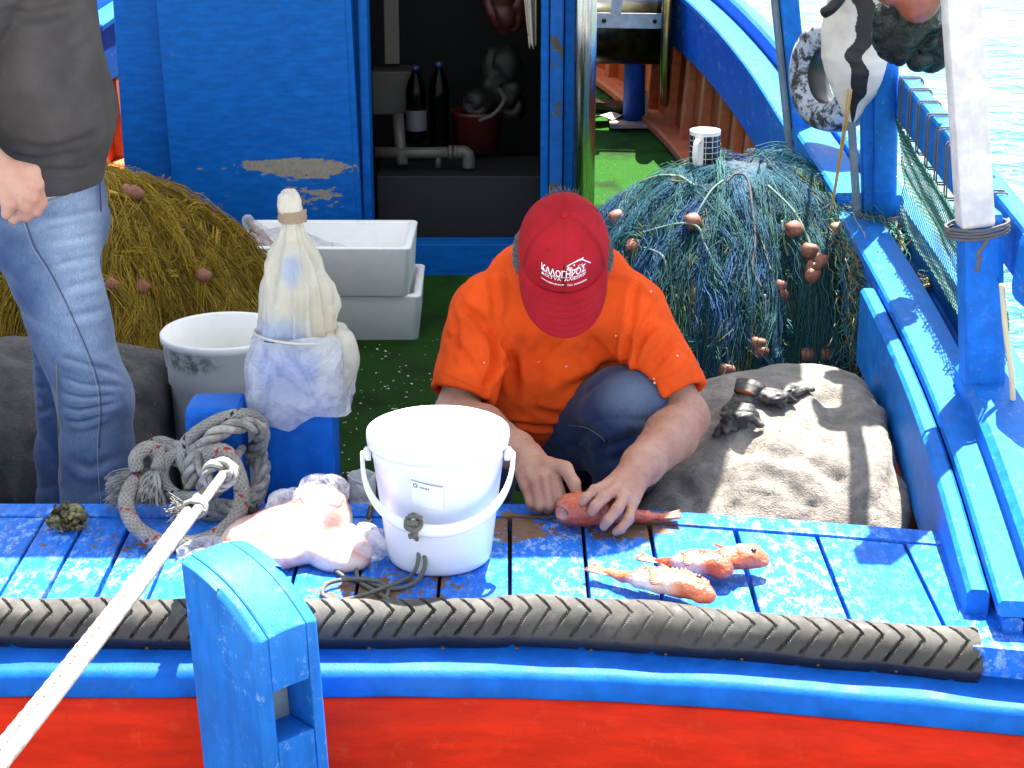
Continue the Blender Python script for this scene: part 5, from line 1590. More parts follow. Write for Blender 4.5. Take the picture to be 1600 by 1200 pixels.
# ------------------------------------------------------------------ rubber gloves on the sack
def surf_z(VF, x, y):
    V = VF[0]; d = (V[:, 0] - x)**2 + (V[:, 1] - y)**2
    i = np.argsort(d)[:14]; return V[i, 2].max()
glove_m = NT("black_rubber_glove"); glove_m.set(base=glove_m.mix(glove_m.ramp(glove_m.noise(30, 6), .45, .68), (.010, .010, .011), (.12, .11, .10)), rough=.55); glove_m.bump(glove_m.noise(80, 4), .4, .004)
gl_or = plain("orange_glove_lining", (.52, .13, .03), .7)
def glove(pal, wrist, tips, thumb, label, rr=.032, cuff=True):
    pal, wrist = np.array(pal), np.array(wrist)
    pts = np.vstack([[pal, wrist, thumb], tips])
    f = Field(pts.min(0) - .05, pts.max(0) + .05, .003)
    f.cone(pal, wrist, rr, rr * .95, .02, flat=.62, side=(0, 0, 1))
    f.ell(pal, (rr * 1.15, rr * 1.1, rr * .7), .02)
    for t_ in tips:
        t_ = np.array(t_); mid = (pal + t_) / 2 + np.array([0, 0, .012])
        f.chain([pal * .55 + t_ * .45 * 1.0, mid, t_], [.013, .0125, .010], .008)
    th = np.array(thumb); f.chain([pal + (wrist - pal) * .25, (pal + th) / 2 + [0, 0, .012], th], [.016, .015, .012], .010)
    V, F = f.mesh(); V = V + vnormals(V, F) * (.004 * (1 - np.abs(wob(V, 75, 3)))**3)[:, None]
    zc_ = V[:, 2].min(); V[:, 2] = zc_ + (V[:, 2] - zc_) * .8
    g = obj("rubber_glove", (V, F), glove_m.m); tag(g, label, "glove", "gloves on the felt sack")
    if cuff:
        d = wrist - pal; d /= np.linalg.norm(d)
        prof = [(rr * .78, -.012), (rr * .95, .012), (rr * 1.06, .030), (rr * 1.0, .030), (rr * .88, .012), (rr * .70, -.010), (0, -.012)]
        V, F = lathe(prof[:4], (0, 0, 0), 32, axis=d); V[:, 2] *= .62
        obj("cuff", (V + wrist, F), glove_m.m, g)
        V, F = lathe(prof[3:], (0, 0, 0), 32, axis=d); V[:, 2] *= .62
        obj("cuff_lining", (V + wrist, F), gl_or, g)
    return g
def on_sack(px, py, lift=0.0):
    for Y in np.arange(3.7, 4.9, .006):
        p = P(px, py, Y=Y)
        d = (SACK[0][:, 0] - p[0])**2 + (SACK[0][:, 1] - p[1])**2
        i = int(np.argmin(d))
        near = SACK[0][d < .014**2]
        if len(near) and p[2] < near[:, 2].max() + lift: return p
    return P(px, py, Y=4.3)
glove(on_sack(1152, 640, .03), on_sack(1166, 610, .05), [on_sack(1118, 678, .012), on_sack(1134, 672, .012), on_sack(1150, 668, .012), on_sack(1162, 662, .014)], on_sack(1188, 660, .018), "left black rubber glove with orange cuff flopped on the felt sack", .034)
glove(on_sack(1208, 618, .024), on_sack(1185, 606, .035), [on_sack(1268, 607, .010), on_sack(1255, 612, .010), on_sack(1240, 625, .010), on_sack(1250, 604, .012)], on_sack(1222, 632, .012), "right black rubber glove stretched toward the rail on the felt sack", .030, cuff=False)

# ------------------------------------------------------------------ mug on the net
mc = on_mound(hf_b, .66, 5.62, 1100, 262, .015)
mug = empty("coffee_mug", mc); tag(mug, "white and black grid-patterned mug standing on the blue net heap", "mug")
mm = NT("grid_print_ceramic")
uvn = mm.n("ShaderNodeUVMap"); sp = mm.n("ShaderNodeSeparateXYZ"); mm.l(uvn.outputs[0], sp.inputs[0])
u, v = sp.outputs[0], sp.outputs[1]
gu = mm.math('LESS_THAN', mm.math('FRACT', mm.math('MULTIPLY', u, 14)), .06)
gv = mm.math('LESS_THAN', mm.math('FRACT', mm.math('MULTIPLY', v, 6.6)), .085)
inside = mm.math('MULTIPLY', mm.math('MULTIPLY', mm.math('GREATER_THAN', v, .03), mm.math('LESS_THAN', v, .90)), mm.math('MULTIPLY', mm.math('GREATER_THAN', u, .05), mm.math('LESS_THAN', u, .95)))
blk_ = mm.math('MULTIPLY', inside, mm.math('SUBTRACT', 1.0, mm.math('MAXIMUM', gu, gv)))
mm.set(base=mm.mix(blk_, (.72, .71, .68), (.012, .012, .016)), rough=.12, coat=.4)
white_c = plain("white_ceramic", (.74, .73, .70), .15, vary=.04)
Rm, Hm = .047, .115
hd_ang = R(-118)
def mug_out(U, W):
    a = hd_ang + U * 2 * np.pi
    return np.stack([Rm * np.cos(a), Rm * np.sin(a), W * Hm], -1) + mc
mb = obj("mug_body", grid(mug_out, 65, 12), mm.m, mug)
obj("mug_inside", lathe([(Rm, Hm), (Rm - .001, Hm + .002), (Rm - .003, Hm + .002), (Rm - .0045, Hm), (Rm - .005, .008), (0, .007)], mc, 64), white_c, mug)
obj("mug_base", lathe([(0, .0005), (Rm - .004, .0005), (Rm, .0005)], mc, 64), white_c, mug)
hd = np.array([math.cos(hd_ang), math.sin(hd_ang), 0])
hp = spline([mc + hd * (Rm - .003) + [0, 0, .090], mc + hd * (Rm + .016) + [0, 0, .092], mc + hd * (Rm + .028) + [0, 0, .072], mc + hd * (Rm + .027) + [0, 0, .042], mc + hd * (Rm + .014) + [0, 0, .020], mc + hd * (Rm - .003) + [0, 0, .016]], 8)
obj("mug_handle", tube(hp, .0068, 14, squash=1.25), white_c, mug)
# three little emblem strokes on the print
gold = plain("gold_print", (.35, .30, .05), .3)
for du, z0, z1 in ((.40, .085, .087), (.40, .060, .085), (.40, .050, .052)):
    V, F, _ = grid(lambda U, W: np.stack([(Rm + .0006) * np.cos(hd_ang + (.27 + (U * .035 if z1 - z0 < .01 else U * .006)) * 2 * np.pi), (Rm + .0006) * np.sin(hd_ang + (.27 + (U * .035 if z1 - z0 < .01 else U * .006)) * 2 * np.pi), z0 + W * (z1 - z0)], -1) + mc, 6, 3)
    obj("mug_emblem", (V, F), gold, mug)

# ------------------------------------------------------------------ net hauler drum on its column
wz = float(floor_z(8.95))
wx = P(990, 188, Y=8.95)[0]
haul = empty("net_hauler", (wx, 8.95, wz)); tag(haul, "dark net hauling drum on a blue column on the foredeck", "net hauler")
dm = NT("oily_dark_metal"); dm.set(base=dm.mix(dm.ramp(dm.noise(12, 5), .35, .7), (.012, .012, .008), (.06, .05, .02)), rough=.3, metal=.7); M['oily'] = dm.m
brass = plain("worn_brass_edge", (.30, .22, .06), .35, vary=.5, metal=.8)
obj("column", lathe([(0, .02), (.052, .02), (.052, .60), (0, .60)], (wx, 8.95, wz), 30), paint("dull_blue_paint", (.02, .07, .34), wear=.78), haul)
obj("base_plate", join(box((wx - .12, 8.82, wz + .002), (wx + .13, 9.08, wz + .022), .004), beam((wx + .06, 8.95, wz + .02), (wx + .055, 8.95, wz + .16), .012, .09, .002, up=(0, 1, 0))), paint("primer_plate", (.45, .30, .24), wear=.6), haul, smooth=False)
zc = P(985, 50, Y=8.9)[2]
ax = Vector((1, -.10, 0)).normalized()
axn = np.array(ax)
cD = np.array([P(975, 50, Y=8.9)[0], 8.9, zc])
obj("drum", lathe([(0, -.36), (.15, -.36), (.152, -.34), (.15, .2), (0, .2)], cD, 48, axis=axn), M['oily'], haul)
obj("flange", lathe([(0, .196), (.33, .182), (.345, .19), (.35, .205), (.345, .222), (.32, .226), (0, .215)], cD, 64, axis=axn), M['oily'], haul)
obj("flange_rim", lathe([(.351, .193), (.3535, .200), (.3535, .212), (.351, .219), (.349, .206)], cD, 64, axis=axn, close=True), brass, haul)
obj("flange", lathe([(0, -.37), (.28, -.38), (.285, -.37), (.28, -.36), (0, -.355)], cD, 56, axis=axn), M['oily'], haul)
hb0 = cD + axn * -.34 + np.array([0, -.155, .075]); hb1 = cD + axn * .185 + np.array([0, -.155, .075])
obj("guard_bar", beam(hb0, hb1, .012, .07, .003, up=(0, .1, 1)), M['white_paint'], haul, smooth=False)
for q in (.45, .9):
    obj("bolt", lathe([(0, .008), (.010, .008), (.011, 0), (0, 0)], hb0 * (1 - q) + hb1 * q + [0, -.008, 0], 10, axis=(0, -1, 0)), M['oily'], haul)
obj("bracket", beam(hb0 * .45 + hb1 * .55 + [0, -.012, .03], hb0 * .45 + hb1 * .55 + [.01, -.012, .12], .05, .01, .002, up=(0, 1, 0)), M['white_paint'], haul, smooth=False)
pl = P(925, 172, Y=9.2); pl2 = P(1092, 186, Y=9.05)
tag(obj("dark_plank", beam((pl[0] - .1, 9.25, wz + .06), (pl2[0] + .02, 9.02, wz + .035), .09, .03, .004), M['oily'], smooth=False), "dark wet plank lying across the turf behind the blue column", "plank")
gs, F, _ = grid(lambda U, W: np.stack([pl[0] - .08 + U * .30, 9.05 - W * .12 - .03 * np.sin(U * 5), wz + .03 + .012 * np.sin(U * 14 + W * 3) + .01 * W], -1), 30, 8)
tag(obj("grey_sheet", (gs, F), plain("crumpled_grey_sheet", (.38, .36, .35), .6, bump=.5)), "crumpled grey sheet on the turf at the column's foot", "sheet")

# ------------------------------------------------------------------ things hanging on the right
tyc = P(1302, 118, Y=5.95)
wt = NT("white_painted_tyre"); wt.set(base=wt.mix(wt.ramp(wt.noise(16, 8, .75), .47, .56), (.40, .44, .50), (.025, .025, .025)), rough=.6); wt.bump(wt.noise(60, 4), .4, .004)
tyax = np.array([-.88, -.47, .05])
ty = obj("tyre_fender", lathe([(.088, -.035), (.10, -.055), (.14, -.062), (.170, -.05), (.178, -.02)], tyc, 48, axis=-tyax), wt.m); tag(ty, "white painted tyre hung as a fender between the blue posts", "tyre")
obj("tread", lathe([(.178, -.02), (.181, .0), (.180, .03), (.170, .058), (.14, .068), (.10, .058), (.086, .03), (.084, -.02), (.088, -.035)], tyc, 48, axis=-tyax), rubber_mat("black_tyre_rubber", .1), ty)
top = tyc + [0, 0, .18]
obj("hanging_line", tube(np.array([top, top + [.0, -.1, .35], top + [.02, -.2, .7]]), .006, 6), twine, ty)
# striped sail-cloth bag
def hang_bag(name, pts, radii, mat, folds, amp, seed, flat=.7):
    pts, radii = np.array(pts), np.array(radii)
    def fn(U, W):
        k = W * (len(pts) - 1)
        c = np.stack([np.interp(k, np.arange(len(pts)), pts[:, i]) for i in range(3)], -1)
        r = np.interp(k, np.arange(len(radii)), radii)
        a = U * 2 * np.pi
        r = r * (1 + amp * np.sin(a * folds + seed + W * 4) + amp * .5 * np.sin(a * folds * 2.3 + W * 9))
        return c + np.stack([r * np.cos(a), r * np.sin(a) * flat, 0 * r], -1)
    V, F, uv = grid(fn, 300, 130, True)
    V = V + np.stack([wob(V, 26, seed), wob(V, 26, seed + 1), wob(V, 26, seed + 2)], 1) * .006
    return V, F, uv
clothm = NT("white_sail_cloth"); clothm.set(base=clothm.mix(clothm.ramp(clothm.noise(10, 5), .4, .75), (.60, .59, .54), (.44, .41, .33)), rough=.7); clothm.bump(clothm.noise(30, 5), .4, .006)
blackcloth = plain("black_cloth_stripe", (.008, .008, .009), .55, bump=.3, bs=40)
bp_ = [P(1352, -130, Y=5.22), P(1350, -40, Y=5.2), P(1346, 30, Y=5.2), P(1340, 90, Y=5.2), P(1338, 145, Y=5.2), P(1332, 192, Y=5.2)]
V, F, uv = hang_bag("b", bp_, [.03, .085, .098, .092, .062, .006], clothm.m, 3, .07, 2)
sb = obj("striped_bag", (V, F), [clothm.m, blackcloth]); tag(sb, "white cloth bag with a broad black stripe hanging above the net heap", "cloth bag")
mi = np.zeros(len(sb.data.polygons), dtype=np.int32)
ucen = uv[F].mean(1)
wav = .735 + .022 * np.sin(ucen[:, 1] * 19) + .01 * np.sin(ucen[:, 1] * 41)
mi[(np.abs(ucen[:, 0] - wav) < .050) & (ucen[:, 1] > .12)] = 1
sb.data.polygons.foreach_set("material_index", mi)
yl = spline([P(1325, 140, Y=5.12), P(1318, 200, Y=5.14), P(1308, 270, Y=5.2), P(1298, 334, Y=5.28)], 8)
yellowc = plain("yellow_string", (.50, .30, .05), .8)
obj("drawstring", join(tube(yl, .0032, 6), tube(yl + np.array([.010, 0, 0]) * np.linspace(1, .0, len(yl))[:, None], .0028, 6)), yellowc, sb)
obj("drawstring_collar", tube(spline([P(1288, 20, Y=5.1), P(1300, 12, Y=5.08), P(1316, -8, Y=5.08), P(1330, -40, Y=5.1)], 8), .016, 10), blackcloth, sb)
gbm = NT("dark_green_binliner"); gbm.set(base=gbm.mix(gbm.ramp(gbm.noise(5, 4), .35, .65), (.003, .004, .004), (.004, .016, .012)), rough=.22, spec=.35); gbm.bump(gbm.noise(20, 5, .7, dist=1.2), .9, .02)
f = Field(P(1425, 50, Y=4.75) - [.22, .18, .16], P(1425, 50, Y=4.75) + [.22, .18, .24], .006)
gc = P(1428, 62, Y=4.75)
f.ell(gc, (.095, .08, .07), .03); f.ell(gc + [.04, 0, -.02], (.055, .06, .05), .03); f.ell(gc + [-.05, 0, .05], (.05, .05, .06), .03); f.cone(gc + [0, 0, .05], gc + [.02, .02, .26], .06, .02, .04)
V, F = f.mesh(); V = V + vnormals(V, F) * (.030 * (1 - np.abs(wob(V, 26, 51, 2)))**3 + .008 * (1 - np.abs(wob(V, 70, 52, 2)))**2 - .012)[:, None]
gb = obj("bin_bag", (V, F), gbm.m); tag(gb, "shiny black-green plastic bag hanging beside the white post", "plastic bag")
f = Field(P(1420, 10, Y=4.6) - [.14, .12, .14], P(1420, 10, Y=4.6) + [.14, .14, .22], .005)
oc = P(1420, -18, Y=4.62)
f.ell(oc + [.025, 0, .0], (.062, .06, .085), .02); f.ell(oc + [-.045, .005, .02], (.05, .05, .06), .02); f.ell(oc + [-.02, .02, .13], (.045, .045, .08), .03)
V, F = f.mesh()
bm_ = NT("brown_red_buoy"); bm_.set(base=bm_.mix(bm_.ramp(bm_.noise(9, 6), .35, .7), (.20, .055, .03), (.36, .13, .08)), rough=.35); bm_.bump(bm_.noise(70, 4), .15, .003)
by = obj("brown_buoy", (V, F), bm_.m); tag(by, "lobed reddish brown rubber buoy hanging over the bin bag", "buoy")
V, F, uv = hang_bag("w", [P(1462, -60, Y=4.85), P(1462, 0, Y=4.85), P(1466, 40, Y=4.86), P(1462, 60, Y=4.88)], [.04, .05, .04, .012], clothm.m, 4, .08, 9)
tag(obj("white_rag", (V, F), clothm.m), "white rag showing between brown buoy and white post", "rag")

# ------------------------------------------------------------------ inside the cabin: doorway shadow put into most base colours
def tagd(o, l, c, g=None): return tag(o, l, c, g)
pvc = plain("shaded_white_pvc", (.07, .068, .062), .5, vary=.3, vs=30)  # white pipe darkened in its colour to put in the doorway gloom
pipe = empty("pvc_pipe_run", P(620, 255, Y=7.05)); tag(pipe, "white plastic drain pipe run on the cabin step", "pipe")
Yp = 7.02
obj("pipe", tube(np.array([P(586, 238, Y=Yp), P(660, 239, Y=Yp), P(718, 238, Y=Yp)]), .022, 18), pvc, pipe)
obj("pipe_elbow", tube(spline([P(712, 238, Y=Yp), P(726, 238, Y=Yp), P(732, 246, Y=Yp), P(732, 262, Y=Yp)], 8), .025, 18), pvc, pipe)
obj("pipe", tube(np.array([P(622, 180, Y=Yp + .08), P(624, 215, Y=Yp + .03), P(629, 258, Y=Yp - .02)]), .022, 18), pvc, pipe)
obj("pipe", tube(np.array([P(686, 238, Y=Yp), P(684, 262, Y=Yp)]), .012, 12), pvc, pipe)
for px in (704, 712): obj("coupling", tube(np.array([P(px - 3, 238, Y=Yp), P(px + 3, 238, Y=Yp)]), .028, 18), pvc, pipe)
c = P(616, 178, Y=7.25); 
tag(obj("grey_box", box(c + [-.085, -.02, 0], c + [.072, .14, .17], .006), plain("grey_beige_box", (.045, .044, .04), .6), smooth=False), "grey-beige box on the left inside the cabin doorway", "box")
c = P(613, 92, Y=7.3)
tag(obj("upright_board", box(c + [-.03, 0, -.02], c + [.028, .03, .5], .004), plain("pale_board", (.10, .09, .075), .7), smooth=False), "pale upright board above the grey box in the cabin", "board")
bot = NT("clear_bottle"); bot.set(base=(.16, .19, .2), rough=.12, trans=1.0, ior=1.2); bot.bump(bot.math('SINE', bot.math('MULTIPLY', 1, 1)) if False else bot.noise(20, 2), .1, .002)
capb = plain("blue_cap", (.012, .025, .09), .4); paperl = plain("pale_label", (.08, .085, .10), .6)
for px, py, h, lab_, lb in ((651, 222, .30, True, "clear water bottle with pale label inside the cabin"), (687, 228, .33, False, "clear ribbed water bottle with blue cap inside the cabin")):
    c = P(px, py, Y=7.18)
    pr = [(0, 0), (.034, 0), (.040, .01)] + [(.040 - (.002 if k % 2 else 0), .02 + k * .02) for k in range(9)] + [(.040, h * .66), (.030, h * .80), (.014, h * .90), (.013, h * .94), (0, h * .94)]
    w = obj("water_bottle", lathe(pr, c, 28), bot.m); tag(w, lb, "bottle", "bottles in the cabin")
    obj("bottle_cap", lathe([(0, h * .935), (.0165, h * .935), (.0165, h), (0, h)], c, 20), capb, w)
    if lab_: obj("bottle_label", lathe([(.0415, .05), (.0415, .13)], c, 28), paperl, w)
c = P(745, 232, Y=7.3)
rb = obj("red_bucket", lathe([(0, 0), (.085, 0), (.10, .14), (.104, .142), (.104, .155), (.098, .155), (.083, .01), (0, .008)], c, 40), plain("dull_red_plastic", (.07, .008, .008), .5)); tag(rb, "dull red bucket with white handle inside the cabin", "bucket")
obj("bucket_handle", tube(spline([c + [.01, -.10, .13], c + [.07, -.11, .16], c + [.11, -.08, .21], c + [.09, -.02, .24]], 8), .008, 10), pvc, rb)
f = Field(c + [-.12, -.12, .10], c + [.26, .2, .55], .008)
f.ell(c + [0, 0, .18], (.075, .07, .07), .03); f.ell(c + [.10, .05, .30], (.09, .07, .12), .05); f.ell(c + [.13, .06, .18], (.07, .06, .1), .04)
V, F = f.mesh(); V = V + vnormals(V, F) * (.018 * (1 - np.abs(wob(V, 26, 61, 2)))**2)[:, None]
tag(obj("clear_sack", (V, F), film_mat("grey_clear_film", (.025, .026, .025), .2, .3)), "crumpled clear plastic sack heaped over the red bucket", "plastic bag")
V, F, _ = grid(lambda U, W: P(838, 72, Y=6.95) + np.stack([-.06 * (1 - W * .55) * U, .02 * np.sin(U * 9), .30 * (1 - W) + .012 * np.sin(U * 12) * W], -1), 22, 26)
rag = NT("spotted_cloth"); rag.set(base=rag.mix(rag.math('LESS_THAN', rag.vor(55), .18), (.55, .52, .44), (.35, .10, .08)), rough=.8)
tag(obj("hanging_cloth", solidify((V, F.tolist()), .003), rag.m), "pale spotted cloth hanging at the cabin's right jamb", "cloth")
f = Field(P(790, 0, Y=7.3) - [.14, .1, .16], P(790, 0, Y=7.3) + [.14, .12, .3], .008)
f.ell(P(790, 5, Y=7.3), (.09, .06, .13), .02); f.ell(P(785, -30, Y=7.3), (.07, .05, .12), .03)
V, F = f.mesh(); V = V + vnormals(V, F) * (.016 * (1 - np.abs(wob(V, 26, 66, 2)))**2)[:, None]
tag(obj("red_sack", (V, F), plain("dark_red_netting", (.045, .008, .008), .5)), "dark red netted sack hanging in the cabin", "sack")
c = P(560, 775, z=-.05)
f = Field(P(565, 775, Y=3.75) - [.05, .05, .09], P(565, 775, Y=3.75) + [.05, .05, .11], .003)
q = P(566, 780, Y=3.76); f.cone(q + [0, 0, -.06], q + [0, 0, .05], .026, .032, .01); f.cone(q + [0, 0, .03], q + [0, 0, .10], .024, .029, .006, mode='sub')
V, F = f.mesh(); V = V + vnormals(V, F) * (.006 * (1 - np.abs(wob(V, 70, 61, 2)))**2)[:, None]
tag(obj("plastic_cup", (V, F), M['film_milky']), "crumpled milky plastic cup behind the bench by the bucket", "cup")
# far left corner: rope and a white sack against the orange ribs
q = P(178, 95, Y=9.0)
f = Field(q - [.15, .15, .2], q + [.15, .15, .2], .008); f.ell(q + [.03, 0, .03], (.07, .07, .11), .02); f.ell(q + [.05, 0, -.04], (.06, .06, .08), .02)
V, F = f.mesh(); tag(obj("white_sack", (V, F), clothm.m), "small white sack past the cabin's left edge", "sack")
a = np.linspace(0, 2 * np.pi * 5, 140); q2 = P(184, 122, Y=8.9)
tag(obj("brown_rope_coil", tube(np.stack([.045 * np.cos(a), .045 * np.sin(a), a / (2 * np.pi) * .014], 1) + q2 - [0, 0, .04], .008, 8), plain("brown_rope", (.22, .12, .07), .9, bump=.6, bs=400)), "brown rope coil past the cabin's left edge", "rope")

# ------------------------------------------------------------------ people
def skin_mat(name, base, ruddy):
    m = NT(name)
    a = m.noise(14, 5, .6); b = m.noise(220, 4, .6)
    c = m.mix(m.ramp(a, .38, .68), base, ruddy)
    c = m.mix(m.ramp(m.noise(60, 5, .7), .60, .72, 0, .35), c, tuple(x * .5 for x in ruddy))
    m.set(base=c, rough=.48, sss=.12)
    m.b.inputs["Subsurface Radius"].default_value = (.02, .007, .004); m.b.inputs["Subsurface Scale"].default_value = .4
    m.bump(m.math('ADD', b, m.vor(330)), .35, .0016)
    return m.m
M['skin'] = skin_mat("weathered_skin", (.43, .235, .155), (.37, .165, .10))
M['skin2'] = skin_mat("fair_tanned_skin", (.52, .30, .21), (.48, .23, .16))
def cloth(name, base, weave=900, vary=.18, blobs=(), speck=0.0):
    m = NT(name)
    n = m.noise(9, 5, .6)
    c = m.mix(m.ramp(n, .3, .72), tuple(x * (1 - vary) for x in base), tuple(min(1, x * (1 + vary * .6)) for x in base))
    for cc, sz, k, colr in blobs:
        c = m.mix(m.math('MULTIPLY', m.blob(cc, sz), k), c, colr)
    if speck: c = m.mix(m.ramp(m.noise(48, 3, .6), .74, .755, 0, speck), c, (.75, .42, .30))
    m.set(base=c, rough=.92, spec=.15)
    m.bump(m.math('ADD', m.math('MULTIPLY', m.noise(weave, 2), .5), m.noise(26, 4)), .28, .004)
    return m.m
def denim(name, dark, lite, blobs=()):
    m = NT(name)
    a = m.n("ShaderNodeVertexColor", layer_name="Col")
    sep = m.n("ShaderNodeSeparateColor"); m.l(a.outputs[0], sep.inputs[0])
    w = m.noise(420, 3, .6, vec=m.stretch((1, 1, .22)))
    f = m.math('ADD', m.math('MULTIPLY', sep.outputs[0], 1.0), m.math('MULTIPLY', m.math('SUBTRACT', m.noise(11, 5, .65), .5), .5), clamp=True)
    c = m.mix(f, dark, lite)
    c = m.mix(m.ramp(w, .35, .7, .35, 0), c, dark)
    for cc, sz, k, colr in blobs: c = m.mix(m.math('MULTIPLY', m.blob(cc, sz), k), c, colr)
    m.set(base=c, rough=.9, sheen=.15)
    m.bump(m.math('ADD', m.math('MULTIPLY', w, .6), m.noise(40, 4)), .3, .003)
    return m.m
M['hair'] = plain("grey_hair", (.16, .15, .145), .6, vary=.6, vs=200, bump=.8, bs=400)


# ======================= crouching man
rS, lS = np.array([-.062, 4.07, .300]), np.array([.275, 4.07, .300])      # shoulders (his right is on the left of the picture)
rE, lE = P(713, 648, Y=3.93), P(1072, 652, Y=3.93)
rW, lW = P(822, 714, Y=3.685), P(990, 742, Y=3.635)
HC = np.array([P(880, 400, Y=3.94)[0], 3.945, .482])
phi = R(38)
hx, hup, hfw = np.array([1.0, 0, 0]), np.array([0, -math.sin(phi), math.cos(phi)]), np.array([0, -math.cos(phi), -math.sin(phi)])
tw = R(-2)
def Hd(r, f, u): return HC + hx * r + hfw * f + hup * u

f = Field((-.24, 3.42, -.42), (.52, 4.46, .62), .0042)
pel = np.array([.105, 4.34, -.08])
f.cone(pel, (.105, 4.20, .12), .10, .10, .05); f.cone((.105, 4.20, .12), (.108, 4.13, .29), .10, .085, .05)
f.cone(rS, lS, .055, .055, .04)
f.cone((.108, 4.10, .36), HC + hup * -.03, .06, .058, .03)
# head
f.ell(Hd(0, 0, .012), (.080, .096, .092), .01, rot=[hx, hfw, hup]); f.ell(Hd(0, .035, -.05), (.060, .056, .062), .03, rot=[hx, hfw, hup])
f.ell(Hd(0, .072, -.090), (.026, .020, .020), .02, rot=[hx, hfw, hup])                 # chin
f.cone(Hd(0, .098, .0), Hd(0, .122, -.040), .010, .015, .010)                           # nose
f.cone(Hd(-.045, .088, .016), Hd(.045, .088, .016), .010, .010, .012)                   # brow
for s_ in (-1, 1):
    f.ell(Hd(s_ * .084, -.008, -.01), (.010, .020, .030), .006, rot=[hx, hfw, hup])       # ears
    f.ell(Hd(s_ * .035, .092, -.002), (.012, .010, .009), .004, mode='sub', rot=[hx, hfw, hup])
f.cone(Hd(-.022, .100, -.068), Hd(.022, .100, -.068), .006, .006, .006)                  # lips
# legs under the jeans
rK, lK = np.array([-.075, 3.95, -.01]), P(985, 642, Y=3.955)
rA, lA = np.array([-.06, 4.12, -.35]), np.array([.252, 4.03, -.35])
for hip, kn_, an in (((.02, 4.32, -.08), rK, rA), ((.19, 4.32, -.07), lK, lA)):
    f.cone(hip, kn_, .075, .055, .03); f.cone(kn_, an, .055, .038, .02)
# arms
f.chain([rS, (rS + rE) / 2 + [-.004, .004, 0], rE], [.052, .050, .044], .02)
f.chain([rE, rE * .62 + rW * .38, rE * .15 + rW * .85, rW], [.050, .054, .040, .034], .02)
f.chain([lS, (lS + lE) / 2 + [.004, .004, 0], lE], [.054, .052, .047], .02)
f.chain([lE, lE * .66 + lW * .34 + [.004, 0, 0], lE * .15 + lW * .85, lW], [.052, .057, .043, .036], .02)
# his right hand: closed on the knife, thumb along the top
m_i, m_m, m_r, m_p = P(866, 738, Y=3.605), P(851, 746, Y=3.593), P(836, 754, Y=3.593), P(823, 763, Y=3.600)
for mc_ in (m_i, m_m, m_r, m_p):
    f.cone(rW + (mc_ - (m_m + m_r) / 2) * .45, mc_, .021, .0135, .010)
for k, (mc_, p1, p2) in enumerate(((m_i, P(877, 778, Y=3.571), P(868, 792, Y=3.600)), (m_m, P(860, 789, Y=3.565), P(856, 797, Y=3.597)), (m_r, P(843, 790, Y=3.567), P(842, 796, Y=3.599)), (m_p, P(829, 786, Y=3.577), P(830, 792, Y=3.605)))):
    r0 = (.0125, .0128, .0120, .0105)[k]
    f.chain([mc_, p1, p2], [r0, r0 * .95, r0 * .82], .0035)
f.ell(P(862, 733, Y=3.611), (.015, .014, .012), .010)
f.chain([P(852, 726, Y=3.630), P(884, 732, Y=3.590), P(897, 756, Y=3.566), P(902, 776, Y=3.555)], [.019, .0150, .0132, .0105], .0055)
# (left hand follows)
# his left hand: pressed over the fish
n_i, n_m, n_r, n_p = P(950, 757, Y=3.549), P(962, 764, Y=3.532), P(975, 776, Y=3.524), P(986, 790, Y=3.522)
for mc_ in (n_i, n_m, n_r, n_p):
    f.cone(lW + (mc_ - (n_m + n_r) / 2) * .45, mc_, .022, .0140, .010)
for k, (mc_, p1, p2, p3) in enumerate(((n_i, P(930, 766, Y=3.506), P(917, 777, Y=3.496), P(911, 785, Y=3.494)), (n_m, P(943, 777, Y=3.486), P(930, 791, Y=3.472), P(925, 800, Y=3.472)), (n_r, P(964, 796, Y=3.476), P(950, 812, Y=3.460), P(944, 822, Y=3.462)), (n_p, P(982, 812, Y=3.478), P(970, 826, Y=3.462), P(962, 831, Y=3.462)))):
    r0 = (.0120, .0126, .0122, .0110)[k]
    f.chain([mc_, p1, p2, p3], [r0 * 1.05, r0, r0 * .92, r0 * .8], .0035)
    f.ell(p1 + [0, -.002, .003], (r0 * .98, r0 * .95, r0 * .9), .004)
f.chain([lW + [-.012, .004, -.004], P(935, 776, Y=3.582), P(912, 788, Y=3.577)], [.020, .016, .012], .007)
V, F = f.mesh()
V = V + vnormals(V, F) * (.0009 * wob(V, 140, 71))[:, None]
V_body, F_body = V, F
man = obj("person", (V, F), M['skin'])
tag(man, "man in orange T-shirt and red cap crouching to gut fish", "person")
nailm = plain("fingernail", (.52, .33, .25), .3)
nl = P(902, 772, Y=3.546)
obj("thumbnail", lathe([(0, .0022), (.0042, .0016), (.0062, 0)], nl, 14, axis=(.15, -.8, .55)), nailm, man)
eyem = plain("eye_white", (.7, .68, .64), .2); 
for s_ in (-1, 1): obj("eye", lathe([(0, .010), (.007, .008), (.0105, 0), (.007, -.008)], Hd(s_ * .034, .080, -.002), 16, axis=hfw), eyem, man)

